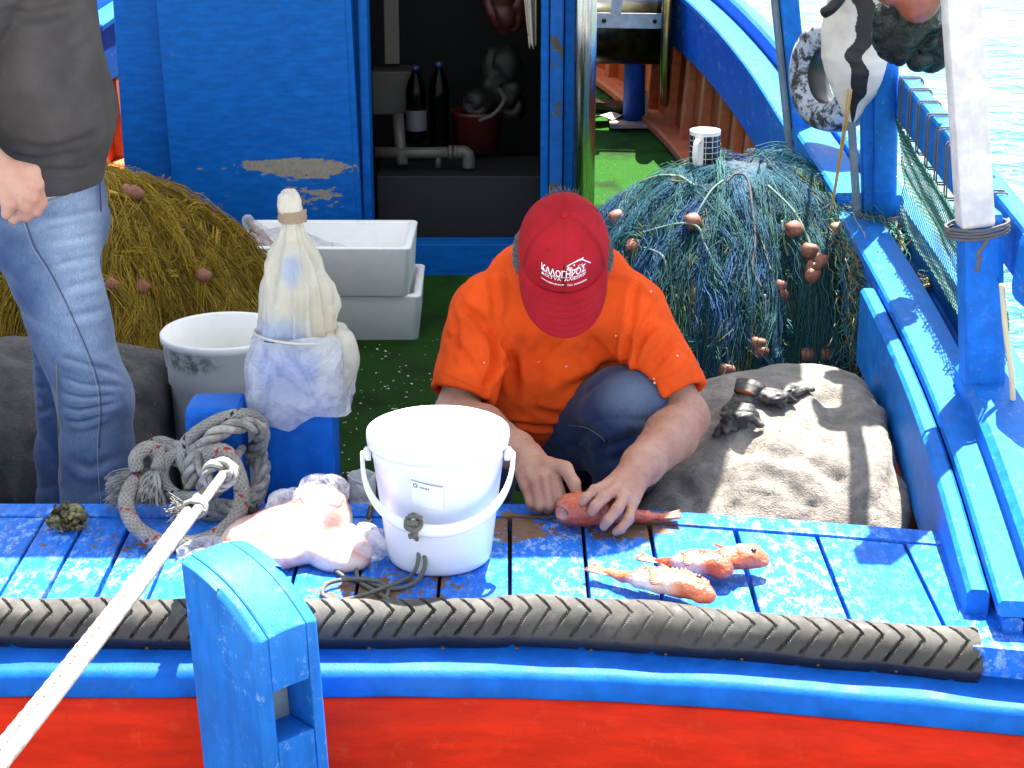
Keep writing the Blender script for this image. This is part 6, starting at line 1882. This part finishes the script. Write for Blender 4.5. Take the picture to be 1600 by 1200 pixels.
# T-shirt
f = Field((-.34, 3.80, -.18), (.56, 4.62, .56), .0055)
f.ell((.105, 4.30, -.03), (.215, .17, .15), .05)
f.ell((.065, 4.16, .085), (.195, .150, .150), .06)                                   # belly
f.ell((.105, 4.155, .22), (.215, .135, .150), .06)                                    # chest
f.ell((.108, 4.17, .36), (.145, .10, .085), .05)                                     # upper back
f.cone(rS + [.02, 0, .012], lS + [-.02, 0, .012], .086, .086, .04)
f.cone((.02, 4.12, .385), (.20, 4.12, .385), .062, .062, .04)
rH, lH = rS + (rE - rS) * .70, lS + (lE - lS) * .70
f.cone(rS + [0, 0, .0], rH + (rE - rS) * .10, .083, .074, .025); f.cone(lS, lH + (lE - lS) * .10, .084, .077, .025)
f.cut_near(rH + (rE - rS) * .12, rE - rS, .12); f.cut_near(lH + (lE - lS) * .12, lE - lS, .12)
f.cone(rS + (rE - rS) * .55, rE + (rE - rS) * .2, .056, .066, .004, mode='sub'); f.cone(lS + (lE - lS) * .55, lE + (lE - lS) * .2, .058, .069, .004, mode='sub')
f.cone((.108, 4.06, .42), HC + hup * -.06, .066, .075, .006, mode='sub')      # neck opening
f.cone((.20, 4.10, .0), lK + [-.005, .0, .0], .112, .104, .012, mode='sub')
f.cut((.1, 4.05, -.028), (0, .42, -1))
V, F = f.mesh()
N_ = vnormals(V, F)
d = .0035 * wob(V, 17, 81, 2) + .006 * (1 - np.abs(wob(V * [1, 1, .6], 20, 83, 1)))**4 + .003 * (1 - np.abs(wob(V * [.6, 1, 1], 42, 84, 1)))**4 + .0008 * wob(V, 60, 82, 2) - .002
FO = [([P(700, 470, Y=4.0), P(712, 520, Y=4.0), P(705, 570, Y=4.0)], .006, .012), ([P(830, 640, Y=4.0), P(880, 648, Y=4.0), P(940, 625, Y=4.0)], .007, .012), ([P(790, 590, Y=4.0), P(800, 630, Y=4.0), P(830, 655, Y=4.0)], .008, .014), ([P(768, 500, Y=3.98), P(775, 560, Y=3.97), P(760, 610, Y=3.98)], .016, .014), ([P(985, 520, Y=3.98), P(975, 570, Y=3.97), P(995, 600, Y=3.98)], .014, .013), ([P(775, 520, Y=3.95), P(800, 560, Y=3.95), P(805, 620, Y=3.96)], .010, .016),
      ([P(975, 560, Y=3.95), P(930, 590, Y=3.95), P(860, 625, Y=3.97)], .008, .02), ([P(785, 560, Y=3.97), P(830, 600, Y=3.97), P(900, 612, Y=3.97), P(970, 590, Y=3.97)], .009, .016), ([P(770, 640, Y=4.0), P(850, 652, Y=3.99), P(930, 640, Y=3.99)], .010, .012),
      ([P(780, 660, Y=4.02), P(850, 668, Y=4.01), P(900, 660, Y=4.01)], .008, .009), ([P(720, 480, Y=3.99), P(750, 500, Y=3.97), P(768, 540, Y=3.97)], .009, .013), ([P(1030, 500, Y=4.0), P(1000, 530, Y=3.97), P(985, 570, Y=3.97)], .009, .013),
      ([P(760, 420, Y=4.08), P(770, 450, Y=4.03), P(775, 500, Y=3.98)], .006, .012), ([P(1000, 430, Y=4.08), P(990, 470, Y=4.02), P(985, 520, Y=3.98)], .006, .012), ([P(860, 520, Y=3.96), P(840, 560, Y=3.95), P(835, 600, Y=3.96)], .006, .02),
      ([P(920, 520, Y=3.96), P(935, 560, Y=3.95), P(960, 600, Y=3.96)], .006, .02), ([P(690, 520, Y=4.0), P(715, 540, Y=3.96), P(745, 585, Y=3.96)], .006, .012), ([P(1060, 530, Y=4.0), P(1040, 550, Y=3.96), P(1015, 580, Y=3.96)], .006, .012)]
V0 = V
for ln, am, w in FO:
    ln = surf_line(V0, ln)
    if ln is not None: d = d + ridge(V0, ln, am * 1.5, w * .8)
V = V + N_ * d[:, None]
orange_shirt = cloth("orange_cotton", (.80, .088, .010), speck=0.0)
shirt = obj("t_shirt", (V, F), orange_shirt, man)
SV = V
def seam(V, pts, parent, mat, r=.0007, name="seam", n=8, lift=-.0001):
    p = surf_line(V, [P(a, b, Y=4.0) for a, b in pts], lift)
    return None if p is None else obj(name, tube(p, r, 5), mat, parent)
seam_o = plain("orange_seam", (.72, .085, .006), .9)
for pts in ([(715, 452), (728, 475), (740, 500), (762, 540), (770, 570)], [(1030, 460), (1018, 480), (1000, 510), (985, 548), (982, 570)], [(706, 452), (745, 415), (790, 400), (806, 398)], [(945, 428), (975, 430), (1008, 448), (1028, 462)],
            [(680, 572), (710, 590), (740, 603), (762, 610)], [(1012, 592), (1035, 590), (1058, 580), (1072, 570)], [(948, 432), (976, 435), (1008, 454), (1026, 467)], [(812, 405), (770, 420), (744, 430), (732, 455)]):
    seam(SV, pts, shirt, seam_o)
flake = plain("fish_scale_fleck", (.80, .48, .36), .5)
for px, py in ((756, 567), (842, 565), (885, 573), (962, 525), (1017, 455), (1023, 598), (910, 617), (1059, 556), (1022, 592)):
    c = near_surf(SV, P(px, py, Y=4.0), .0006)
    a = np.linspace(0, 2 * np.pi, 7, endpoint=False); rr = .0028 * rng.uniform(.6, 1.4, 7)
    obj("fleck", (np.vstack([np.stack([c[0] + rr * np.cos(a), 0 * a + c[1], c[2] + rr * np.sin(a)], 1), [c + [0, -.002, 0]]]), [(i, (i + 1) % 7, 7) for i in range(7)]), flake, shirt, smooth=False)

# jeans
f = Field((-.32, 3.82, -.44), (.50, 4.62, .24), .006)
f.ell((.105, 4.36, -.10), (.215, .18, .15), .05)
f.cone((.01, 4.32, -.07), rK, .115, .082, .03); f.cone(rK, rK + (rA - rK) * .62, .082, .066, .03)
f.cone((.19, 4.26, .0), lK + [-.012, .03, -.004], .120, .098, .03); f.cone((.14, 4.14, -.02), lK + [-.02, .02, -.02], .11, .09, .03); f.cone(lK + [0, .01, -.005], lK + (lA - lK) * .30 + [-.006, -.01, 0], .094, .084, .03)
f.ell(lK + [-.002, -.008, .006], (.088, .075, .07), .04)
f.cut_near(lK + (lA - lK) * .40 + [0, 0, 0], lA - lK, .13); f.cut_near(rK + (rA - rK) * .70, rA - rK, .13)
V, F = f.mesh(); N_ = vnormals(V, F)
d = .004 * wob(V, 16, 91, 2) + .007 * (1 - np.abs(wob(V * [1, .6, 1], 22, 93, 1)))**4 + .001 * wob(V, 60, 92, 2) - .002
for ln, am, w in (([P(900, 668, Y=4.05), P(940, 690, Y=3.95), P(935, 715, Y=3.93)], .012, .014), ([P(930, 700, Y=3.93), P(965, 692, Y=3.90), P(1000, 680, Y=3.9)], .010, .012), ([P(935, 722, Y=3.93), P(965, 715, Y=3.90), P(1000, 700, Y=3.9)], .010, .012), ([P(880, 690, Y=4.05), P(920, 712, Y=3.98)], .008, .012)):
    ln = surf_line(V, ln)
    if ln is not None: d = d + ridge(V, ln, am, w)
V = V + N_ * d[:, None]
fade = np.clip(1 - np.linalg.norm((V - (lK + [0, -.05, .045])) / [.09, .09, .085], axis=1), 0, 1)[:, None]
kn_p = lK + np.array([0, -.06, 0])
jm = denim("dark_worn_denim", (.008, .026, .085), (.17, .22, .30), blobs=[(P(985, 668, Y=3.875), (.022, .05, .018), .8, (.02, .022, .03)), (P(1010, 660, Y=3.89), (.035, .05, .035), .55, (.13, .12, .09))])
jeans = obj("jeans", (V, F), jm, man, col=np.repeat(fade, 3, 1))
stitch = plain("denim_stitch", (.16, .19, .26), .9)
seam(V, [(888, 665), (915, 668), (938, 682), (945, 690)], jeans, stitch, .0010)
bootm = plain("black_rubber_boot", (.012, .012, .013), .4, bump=.2, bs=40)
for K_, A_, s_ in ((rK, rA, .62), (lK, lA, .34)):
    f = Field(np.minimum(K_, A_) - [.11, .26, .10], np.maximum(K_, A_) + [.11, .12, .02], .006)
    f.cone(K_ + (A_ - K_) * s_, A_ + [0, 0, .02], .062, .050, .02); f.cone(A_ + [0, .02, -.02], A_ + [0, -.15, -.035], .044, .038, .03, flat=.8, side=(0, 0, 1))
    f.cut((0, 0, -.417), (0, 0, -1))
    obj("rubber_boot", f.mesh(), bootm, man)

# red cap
capm = NT("red_cap_cotton")
cb = capm.noise(9, 4)
cc_ = capm.mix(capm.ramp(cb, .3, .7), (.29, .008, .014), (.38, .013, .021))
cc_ = capm.mix(capm.ramp(capm.noise(75, 2, .5), .755, .77, 0, .9), cc_, (.06, .008, .012))
capm.set(base=cc_, rough=.9, spec=.15); capm.bump(capm.noise(900, 2), .2, .002)
CA, CB, CC_ = .0995, .115, .114
def crown(az, el, k=1.0):
    """az from the brow, el from the band (0) to the button (90)"""
    az, el = np.asarray(az, float), np.asarray(el, float)
    ce, se = np.cos(el), np.sin(el)
    ce = np.sign(ce) * np.abs(ce)**.82; se = np.abs(se)**.92 * np.sign(se)
    r = CA * ce * np.sin(az) * k; fw = CB * ce * np.cos(az) * k; u = CC_ * se * k
    return HC + hx * r[..., None] + hfw * fw[..., None] + hup * (u + .012)[..., None]
def crown_fn(U, W):
    az = U * 2 * np.pi; el = R(-8) + W * R(98)
    six = np.abs(((az + np.pi / 6 * 0) / (np.pi / 3)) - np.round(az / (np.pi / 3)))       # panel seams
    k = 1 - .010 * np.exp(-(six / .035)**2) * np.cos(el) + .004 * np.sin(az * 3 + 1) * np.sin(el * 2) + .004 * np.sin(az * 5) * np.cos(el)
    return crown(az, el, k)
V, F, uv = grid(crown_fn, 240, 60, True)
# opening at the back above the strap
azf = (uv[F][:, :, 0].mean(1) * 2 * np.pi); elf = uv[F][:, :, 1].mean(1)
back = (np.abs(azf - np.pi) < .42) & (elf < .42 * np.sqrt(np.clip(1 - ((azf - np.pi) / .42)**2, 0, 1)))
cap = obj("cap", (V, F[~back]), capm.m, man)
cap["label"] = "faded red baseball cap with white lettering"
def brim_fn(U, W):
    s = (U - .5) * 2
    az = s * R(80)
    root = crown(az, np.full_like(az, R(-4)), 1.0)
    L = .016 * (1 - s**2) + .086 * np.sqrt(np.clip(1 - np.abs(s)**2.2, 0, 1)) * (.25 + .75 * np.cos(az * .9)**.5)
    out = hfw * .985 - hup * .17
    p = root + (out[None, None] * (L * W)[..., None])
    p = p - hup * ((.022 * s**2) * W + .010 * W**2)[..., None] + hx * (np.sign(s) * .006 * (1 - np.abs(s)) * np.abs(s) * 4 * W)[..., None]
    return p
V, F, uvb = grid(brim_fn, 70, 16)
brim = obj("brim", solidify((V, F.tolist()), .004), capm.m, cap)
obj("button", lathe([(0, .006), (.005, .0055), (.0085, .003), (.0095, 0), (.008, -.002)], HC + hup * (CC_ + .0125), 20, axis=hup), capm.m, cap)
darkthread = plain("dark_red_thread", (.19, .006, .011), .9)
for k in range(6):
    for off in (-.018, .018):
        az = np.full(20, k * np.pi / 3 + off * 2.0); el = np.linspace(R(2), R(84), 20)
        az = k * np.pi / 3 + off * 1.6 / np.maximum(np.cos(el), .25)
        obj("stitching", tube(crown(az, el, 1.001), .0005, 4), darkthread, cap)
for q in (.30, .45, .60, .75, .88):
    U = np.linspace(.10, .90, 40); W = np.full(40, q)
    s = (U - .5) * 2
    p = brim_fn(U[:, None], W[:, None])[:, 0] + hup * .0012
    obj("stitching", tube(p - hup * .0009, .0005, 4), darkthread, cap)
for az in (-2.6, -1.55, -.52, .52, 1.55, 2.6):
    c = crown(np.array(az), np.array(R(47)), 1.002)
    nn = c - HC; nn /= np.linalg.norm(nn)
    obj("eyelet", lathe([(.0012, .0010), (.0026, .0014), (.0038, 0)], c, 12, axis=nn), darkthread, cap)
white_print = plain("white_embroidery", (.80, .78, .76), .8, vary=.05)
def on_cap(x, y, k=1.010):
    """flat lettering coordinates (metres, from the centre of the front) wrapped on the crown"""
    x, y = np.asarray(x) * 1.2, np.asarray(y) * 1.12
    el = (y / .118); az = x / (CB * np.cos(np.clip(el, 0, 1.2))**.8)
    return crown(az, el, k)
LS = 1.22
def letter(body, x0, x1, base, h, arc=0.0, bold=.012, name="lettering", shear=0.0):
    V, F = text_flat(body, 1.0, bold)
    a, b = V[:, 0].min(), V[:, 0].max()
    x = x0 + (V[:, 0] - a) / (b - a) * (x1 - x0)
    y = base + V[:, 1] / .73 * h + arc * ((x - (x0 + x1) / 2) / ((x1 - x0) / 2))**2 + shear * (x - (x0 + x1) / 2)
    return obj(name, (on_cap(x, y), F), white_print, cap, smooth=False)
# sizes follow the photograph: the word is about half the cap's width
letter("\u039a\u0391\u039b\u039f\u0393\u0397\u03a1\u039f\u03a3", -.050, .045, .0335, .0150, .006, .02)
letter("\u0394\u0399\u03a7\u03a4\u03a5\u0391  \u0391\u039b\u0399\u0395\u0399\u0391\u03a3", -.050, .045, .0235, .0066, .006, .015)
letter("www.kalogiros.gr", -.050, .000, .0120, .0055, .002, .02, shear=-.10)
letter("\u03a4\u0397\u039b:", .006, .018, .0095, .0055, .0, .02)
for k in range(10):
    x0 = .0205 + k * .0028
    pts = np.array([(x0, .0100 + k * .0002), (x0 + .0019, .0100 + k * .0002), (x0 + .0019, .0140 + k * .0002), (x0, .0140 + k * .0002)])
    obj("print_mark", (on_cap(pts[:, 0], pts[:, 1]), [(0, 1, 2, 3)]), white_print, cap, smooth=False)
def cap_line(pts, r=.0011, name="fish_emblem", n=8):
    p = np.array(pts, float); q = spline(np.c_[p, np.zeros(len(p))], n)
    return obj(name, tube(on_cap(q[:, 0], q[:, 1], 1.006), r, 6), white_print, cap)
cap_line([(-.050, .0395), (-.02, .0330), (.01, .0318), (.046, .0330)], .0005, "underline")
cap_line([(.004, .0585), (.014, .0640), (.026, .0668), (.036, .0665), (.046, .0590), (.057, .0490)], .0013)
cap_line([(.036, .0665), (.040, .0690), (.028, .0685), (.016, .0655)], .0008)
cap_line([(.004, .0585), (.009, .0560), (.005, .0520), (.012, .0500), (.022, .0495), (.029, .0530), (.029, .0575)], .0011)
cap_line([(.009, .0555), (.015, .0545), (.013, .0525), (.008, .0515)], .0009)
cap_line([(.018, .0590), (.0205, .0605), (.0195, .0575)], .0012)
cap_line([(.032, .0570), (.035, .0555), (.038, .0570)], .0008)
# hair: grey sides under the cap, tuft out of the gap at the back
hs = []
for k in range(3000):
    s_ = rng.choice((-1, 1)); az = s_ * rng.uniform(1.15, 2.6)
    c = crown(np.array(az), np.array(R(rng.uniform(-9, -4))), .985)
    dn = -hup * rng.uniform(.010, .035) - hfw * rng.uniform(0, .012) + hx * s_ * rng.uniform(0, .016)
    t = np.linspace(0, 1, 5)[:, None]
    hs.append(c + dn * t + rng.normal(size=(5, 3)) * .0010)
for k in range(170):
    az = np.pi + rng.uniform(-.36, .36); el = R(rng.uniform(10, 38))
    c = crown(np.array(az), np.array(el), .96)
    nn = c - HC; nn /= np.linalg.norm(nn)
    dn = nn * rng.uniform(.004, .013) + hup * rng.uniform(.0, .010) + rng.normal(size=3) * .004
    t = np.linspace(0, 1, 5)[:, None]
    hs.append(c + dn * t + rng.normal(size=(5, 3)) * .0008)
V, F = strands(np.array(hs), .0006, 3)
obj("hair", (V, F), M['hair'], man, kind="stuff")
# arm hair
BV = V_body
rg = np.random.default_rng(3)
N_b = vnormals(V_body, F_body)
sel = np.zeros(len(BV), bool)
for e0, w0 in ((rE, rW), (lE, lW)):
    ab = w0 - e0; t = ((BV - e0) @ ab) / (ab @ ab)
    dd = np.linalg.norm(BV - (e0 + np.clip(t, 0, 1)[:, None] * ab), axis=1)
    sel |= (t > .02) & (t < 1.05) & (dd < .075)
ii = rg.choice(np.nonzero(sel)[0], 1500)
dirn = np.where(np.linalg.norm(BV[ii] - rE, axis=1)[:, None] < np.linalg.norm(BV[ii] - lE, axis=1)[:, None], (rW - rE)[None], (lW - lE)[None])
dirn = dirn / np.linalg.norm(dirn, axis=1)[:, None]
t = np.linspace(0, 1, 5)[None, :, None]
hp_ = BV[ii][:, None] + (dirn * .011 + rg.normal(size=(1500, 3)) * .003)[:, None] * t + N_b[ii][:, None] * .0018 * np.sin(t * 2.6)
obj("arm_hair", strands(hp_, .00016, 3), plain("brown_arm_hair", (.10, .06, .04), .6), man, kind="stuff")
# knife in his right hand
kb = P(884, 776, Y=3.571)
kr = empty("gutting_knife", kb); tag(kr, "short dark knife gripped in the crouching man's right hand", "knife")
obj("handle", tube(np.array([P(852, 778, Y=3.593), P(872, 776, Y=3.583), P(889, 780, Y=3.569)]), .0085, 12, squash=.75), plain("dark_knife_handle", (.05, .04, .04), .5), kr)
kd = np.array([P(889, 780, Y=3.569), P(912, 789, Y=3.545)])
obj("blade", beam(kd[0], kd[1], .0018, .015, .0005, up=(0, .2, 1)), M['steel'], kr, smooth=False)

# ======================= standing man
SX = -1.075
f = Field((-1.42, 3.80, -.44), (-.84, 4.52, 1.46), .0062)
f.cone((SX, 4.15, .50), (SX + .01, 4.15, .74), .10, .115, .05, flat=.95, side=(1, 0, 0)); f.cone((SX + .01, 4.15, .74), (SX, 4.15, 1.04), .115, .10, .05)
f.cone((SX - .02, 4.0, 1.075), (SX - .02, 4.30, 1.075), .055, .055, .04)
f.cone((SX - .02, 4.15, 1.10), (SX, 4.15, 1.21), .055, .052, .03)
hh = np.array([SX + .02, 4.15, 1.31])
f.ell(hh, (.098, .076, .112), .01); f.ell(hh + [.035, 0, -.06], (.06, .058, .065), .03); f.ell(hh + [.075, 0, -.10], (.024, .03, .022), .02)
f.cone(hh + [.095, 0, 0], hh + [.118, 0, -.038], .010, .015, .01)
for s_ in (-1, 1): f.ell(hh + [-.01, s_ * .078, -.01], (.02, .01, .03), .006)
nS, nE, nW = np.array([SX - .04, 3.985, 1.065]), np.array([SX - .17, 3.93, .80]), P(-4, 262, Y=3.90)
f.chain([nS, nE], [.052, .045], .02); f.chain([nE, nE * .6 + nW * .4, nW], [.046, .046, .033], .02)
# hand hooked in the pocket
hk = [P(52, 268, Y=3.885), P(58, 288, Y=3.878), P(52, 308, Y=3.88), P(40, 322, Y=3.885)]
for c in hk: f.cone(nW, c, .025, .016, .012)
for k, (c, e) in enumerate(zip(hk, (P(66, 318, Y=3.895), P(58, 330, Y=3.897), P(42, 338, Y=3.90), P(22, 342, Y=3.90)))): f.chain([c, e, e + [-.012, .03, -.012]], [.0135, .012, .010], .005)
f.chain([nW + [0, -.01, -.01], P(14, 318, Y=3.865), P(10, 335, Y=3.868)], [.020, .015, .012], .01)
oS, oE = np.array([SX - .03, 4.315, 1.065]), np.array([SX - .10, 4.37, .77])
f.chain([oS, oE, np.array([SX + .02, 4.36, .54])], [.05, .044, .032], .02); f.ell((SX + .05, 4.36, .50), (.03, .018, .045), .02)
nK, nA = np.array([-.965, 4.05, .09]), np.array([-.985, 4.07, -.36])
oK, oA = np.array([-1.075, 4.27, .07]), np.array([-1.10, 4.29, -.36])
for hip, kn_, an in (((SX + .01, 4.08, .48), nK, nA), ((SX, 4.24, .48), oK, oA)):
    f.cone(hip, kn_, .072, .052, .03); f.cone(kn_, an, .052, .038, .02)
V, F = f.mesh()
man2 = obj("person", (V, F), M['skin2']); tag(man2, "standing man in grey T-shirt and blue jeans, hand at pocket", "person")
obj("hair", (lambda VF: (VF[0] * [.102, .082, .10] * 1.0 + hh + [-.012, 0, .03], VF[1]))(lathe([(0, 1.0), (.5, .86), (.86, .5), (1, 0), (.94, -.3)], (0, 0, 0), 32)), M['hair'], man2)
# grey T-shirt
f = Field((-1.42, 3.80, .48), (-.82, 4.50, 1.24), .0062)
f.cone((SX - .005, 4.15, .60), (SX + .012, 4.15, .76), .150, .160, .05); f.ell((SX + .03, 4.15, .755), (.142, .15, .12), .05)
f.cone((SX + .012, 4.15, .76), (SX + .008, 4.15, 1.03), .155, .142, .05)
f.cone((SX - .025, 4.0, 1.075), (SX - .025, 4.30, 1.075), .078, .078, .04)
f.cone(nS, nS + (nE - nS) * .80, .080, .075, .025); f.cone(oS, oS + (oE - oS) * .75, .080, .074, .025)
f.cut_near(nS + (nE - nS) * .74, nE - nS, .11); f.cut_near(oS + (oE - oS) * .68, oE - oS, .11)
f.cone(nS + (nE - nS) * .5, nE + (nE - nS) * .2, .054, .064, .004, mode='sub')
f.cut((SX, 4.15, .583), (.02, -.0, -1)); f.cone((SX - .02, 4.15, 1.14), (SX + .01, 4.15, 1.24), .066, .08, .006, mode='sub')
V, F = f.mesh(); N_ = vnormals(V, F)
d = .004 * wob(V, 14, 101, 2) + .005 * (1 - np.abs(wob(V * [.6, .6, 1], 18, 103, 1)))**4 + .001 * wob(V, 50, 102, 2) - .0015
for ln, am, w in (([P(10, 245, Y=4.0), P(70, 250, Y=3.99), P(140, 235, Y=4.02)], .010, .010), ([P(20, 225, Y=4.0), P(80, 235, Y=3.99), P(160, 210, Y=4.03)], .007, .012), ([P(0, 20, Y=4.0), P(60, 25, Y=3.99), P(130, 5, Y=4.02)], .012, .014), ([P(150, 60, Y=4.02), P(110, 90, Y=4.0)], .005, .012), ([P(40, 260, Y=4.0), P(110, 268, Y=4.0), P(155, 262, Y=4.02)], .006, .007)):
    ln = surf_line(V, ln)
    if ln is not None: d = d + ridge(V, ln, am, w)
V = V + N_ * d[:, None]
s2 = obj("t_shirt", (V, F), cloth("charcoal_cotton", (.072, .066, .064), vary=.22), man2)
# jeans
f = Field((-1.32, 3.84, -.44), (-.80, 4.50, .66), .006)
f.ell((SX, 4.15, .50), (.142, .145, .14), .04); f.cone((SX, 4.15, .52), (SX, 4.15, .66), .138, .136, .03)
for hip, kn_, an, ra in (((SX + .022, 4.075, .44), nK, nA, .105), ((SX + .01, 4.23, .44), oK, oA, .10)):
    f.cone(hip, kn_, ra, .080, .035); f.cone(kn_, kn_ + (an - kn_) * .45, .082, .088, .03); f.cone(kn_ + (an - kn_) * .45, an, .088, .092, .02)
f.ell(nK + [.02, -.01, .02], (.07, .07, .08), .03)
f.cut((0, 0, .625), (0, 0, 1)); f.cut((0, 0, -.385), (0, 0, -1))
V, F = f.mesh(); N_ = vnormals(V, F)
d = .003 * wob(V, 15, 111, 2) + .005 * (1 - np.abs(wob(V * [.5, .5, 1], 26, 113, 1)))**4 + .001 * wob(V, 55, 112, 2) - .0015
# whisker creases across the thigh and stacked creases behind the knee
CR = [([(60, 350), (110, 342), (160, 330)], .007, .010), ([(75, 385), (120, 376), (165, 365)], .006, .010), ([(85, 418), (130, 408), (170, 398)], .006, .010), ([(100, 455), (150, 442), (180, 432)], .006, .012), ([(100, 500), (150, 490), (190, 470)], .005, .012),
      ([(92, 560), (130, 572), (195, 590)], .008, .010), ([(92, 590), (130, 604), (190, 606)], .009, .009), ([(94, 615), (130, 625), (185, 618)], .010, .009), ([(94, 638), (125, 645), (190, 628)], .010, .010), ([(95, 660), (130, 662), (170, 645)], .007, .010),
      ([(35, 600), (60, 610), (88, 604)], .007, .010), ([(35, 640), (60, 646), (86, 636)], .007, .010), ([(40, 560), (62, 572), (85, 574)], .006, .010), ([(100, 720), (140, 735), (190, 715)], .004, .016)]
for ln, am, w in CR:
    ln = surf_line(V, [P(a, b, Y=4.0) for a, b in ln])
    if ln is not None: d = d + ridge(V, ln, am * 1.5, w * .85)
V = V + N_ * d[:, None]
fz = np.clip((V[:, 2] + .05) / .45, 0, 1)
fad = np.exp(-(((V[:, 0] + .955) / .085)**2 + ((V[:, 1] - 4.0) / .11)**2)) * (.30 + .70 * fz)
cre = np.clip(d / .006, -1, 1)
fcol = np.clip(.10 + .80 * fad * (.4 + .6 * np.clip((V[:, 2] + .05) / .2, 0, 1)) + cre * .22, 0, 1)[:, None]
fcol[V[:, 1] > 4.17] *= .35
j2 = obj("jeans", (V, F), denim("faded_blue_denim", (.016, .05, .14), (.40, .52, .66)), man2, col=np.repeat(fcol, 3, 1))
JV = V
stl = plain("pale_denim_stitch", (.40, .42, .42), .9); std = plain("dark_denim_seam", (.02, .045, .10), .9)
def seam2(pts, mat, r=.0006): 
    p = surf_line(JV, [P(a, b, Y=4.0) for a, b in pts], .0001)
    if p is not None: obj("seam", tube(p, r, 5), mat, j2)
seam2([(36, 345), (50, 385), (72, 420), (98, 470), (125, 530), (148, 590), (155, 640), (152, 700), (155, 760), (158, 790)], stl)
seam2([(40, 345.5), (54, 385), (76, 420), (102, 470), (129, 530), (152, 590), (158, 640), (155, 700)], std, .001)
seam2([(72, 318), (95, 310), (112, 302), (122, 292), (122, 284)], stl, .0009)
seam2([(88, 570), (90, 640), (92, 700), (96, 760)], plain("ochre_stitch", (.30, .24, .12), .9), .0012)
seam2([(156, 285), (157, 310), (158, 330)], std, .0018)
tg = np.array([near_surf(JV, P(a, b, Y=4.0), .0022) for a, b in ((71, 303), (86, 300), (88, 307), (73, 311))])
obj("pocket_tag", (tg, [(0, 1, 2, 3)]), plain("pale_pocket_tag", (.55, .50, .48), .8), man2, smooth=False)
tg = np.array([near_surf(JV, P(a, b, Y=4.0), .0030) for a, b in ((80, 302), (87, 300.5), (88, 306), (81, 308))])
obj("pocket_tag_red", (tg, [(0, 1, 2, 3)]), plain("red_pocket_tag", (.45, .03, .03), .8), man2, smooth=False)
for A_ in (nA, oA):
    f = Field(A_ - [.14, .10, .08], A_ + [.26, .10, .10], .006)
    f.cone(A_ + [0, 0, .01], A_ + [.02, 0, -.02], .045, .045, .02); f.cone(A_ + [-.03, 0, -.028], A_ + [.15, 0, -.035], .042, .036, .03, flat=.8, side=(0, 0, 1)); f.cut((0, 0, -.417), (0, 0, -1))
    obj("shoe", f.mesh(), plain("brown_shoe", (.06, .04, .03), .6), man2)

# ------------------------------------------------------------------ water and quay
def water_mat():
    m = NT("harbour_water")
    v = m.stretch((.55, .7, 1))
    a = m.noise(1.6, 5, .5, vec=v, dist=.4); b = m.noise(6.5, 4, .5, vec=v, dist=.6); c = m.noise(.35, 3, vec=v)
    m.set(base=(.02, .11, .115), rough=.06, spec=.5, ior=1.33)
    m.bump(m.math('ADD', m.math('ADD', a, m.math('MULTIPLY', b, .28)), m.math('MULTIPLY', c, 1.2)), .8, .35)
    return m.m
wv = [(-600, 2.2, -1.0), (600, 2.2, -1.0), (600, 1200, -1.0), (-600, 1200, -1.0)]
tag(obj("water", (wv, [(0, 1, 2, 3)]), water_mat(), smooth=False), kind="structure")
conc = plain("quay_concrete", (.42, .40, .36), .85, vs=3, bump=.5, bs=40, bd=.01)
tag(obj("quay", box((-30, -12, -3), (30, 2.15, -.12), .03), conc, smooth=False), kind="structure")

# fish scales and scraps trodden into the turf
rg = np.random.default_rng(8)
VV, FF = [], []
for k in range(420):
    x, y = rg.uniform(-.75, .62), rg.uniform(4.2, 6.7)
    if rg.random() < .5: x, y = rg.normal(-.35, .2), rg.normal(5.3, .6)
    if not (-.85 < x < .9 and 3.8 < y < 6.7): continue
    rr = rg.uniform(.002, .006); a0 = rg.uniform(0, 6); m_ = rg.integers(4, 7)
    aa = a0 + np.arange(m_) * 2 * np.pi / m_
    n0 = len(VV)
    for q in aa: VV.append((x + rr * np.cos(q) * rg.uniform(.5, 1.2), y + rr * np.sin(q) * rg.uniform(.5, 1.2), -.413 + rg.uniform(0, .003)))
    FF.append(tuple(range(n0, n0 + m_)))
tag(obj("deck_scraps", (np.array(VV), FF), plain("pale_scraps", (.50, .46, .38), .7, vary=.5), smooth=False), "pale fish scales and scraps scattered over the turf", "scraps", kind="stuff")
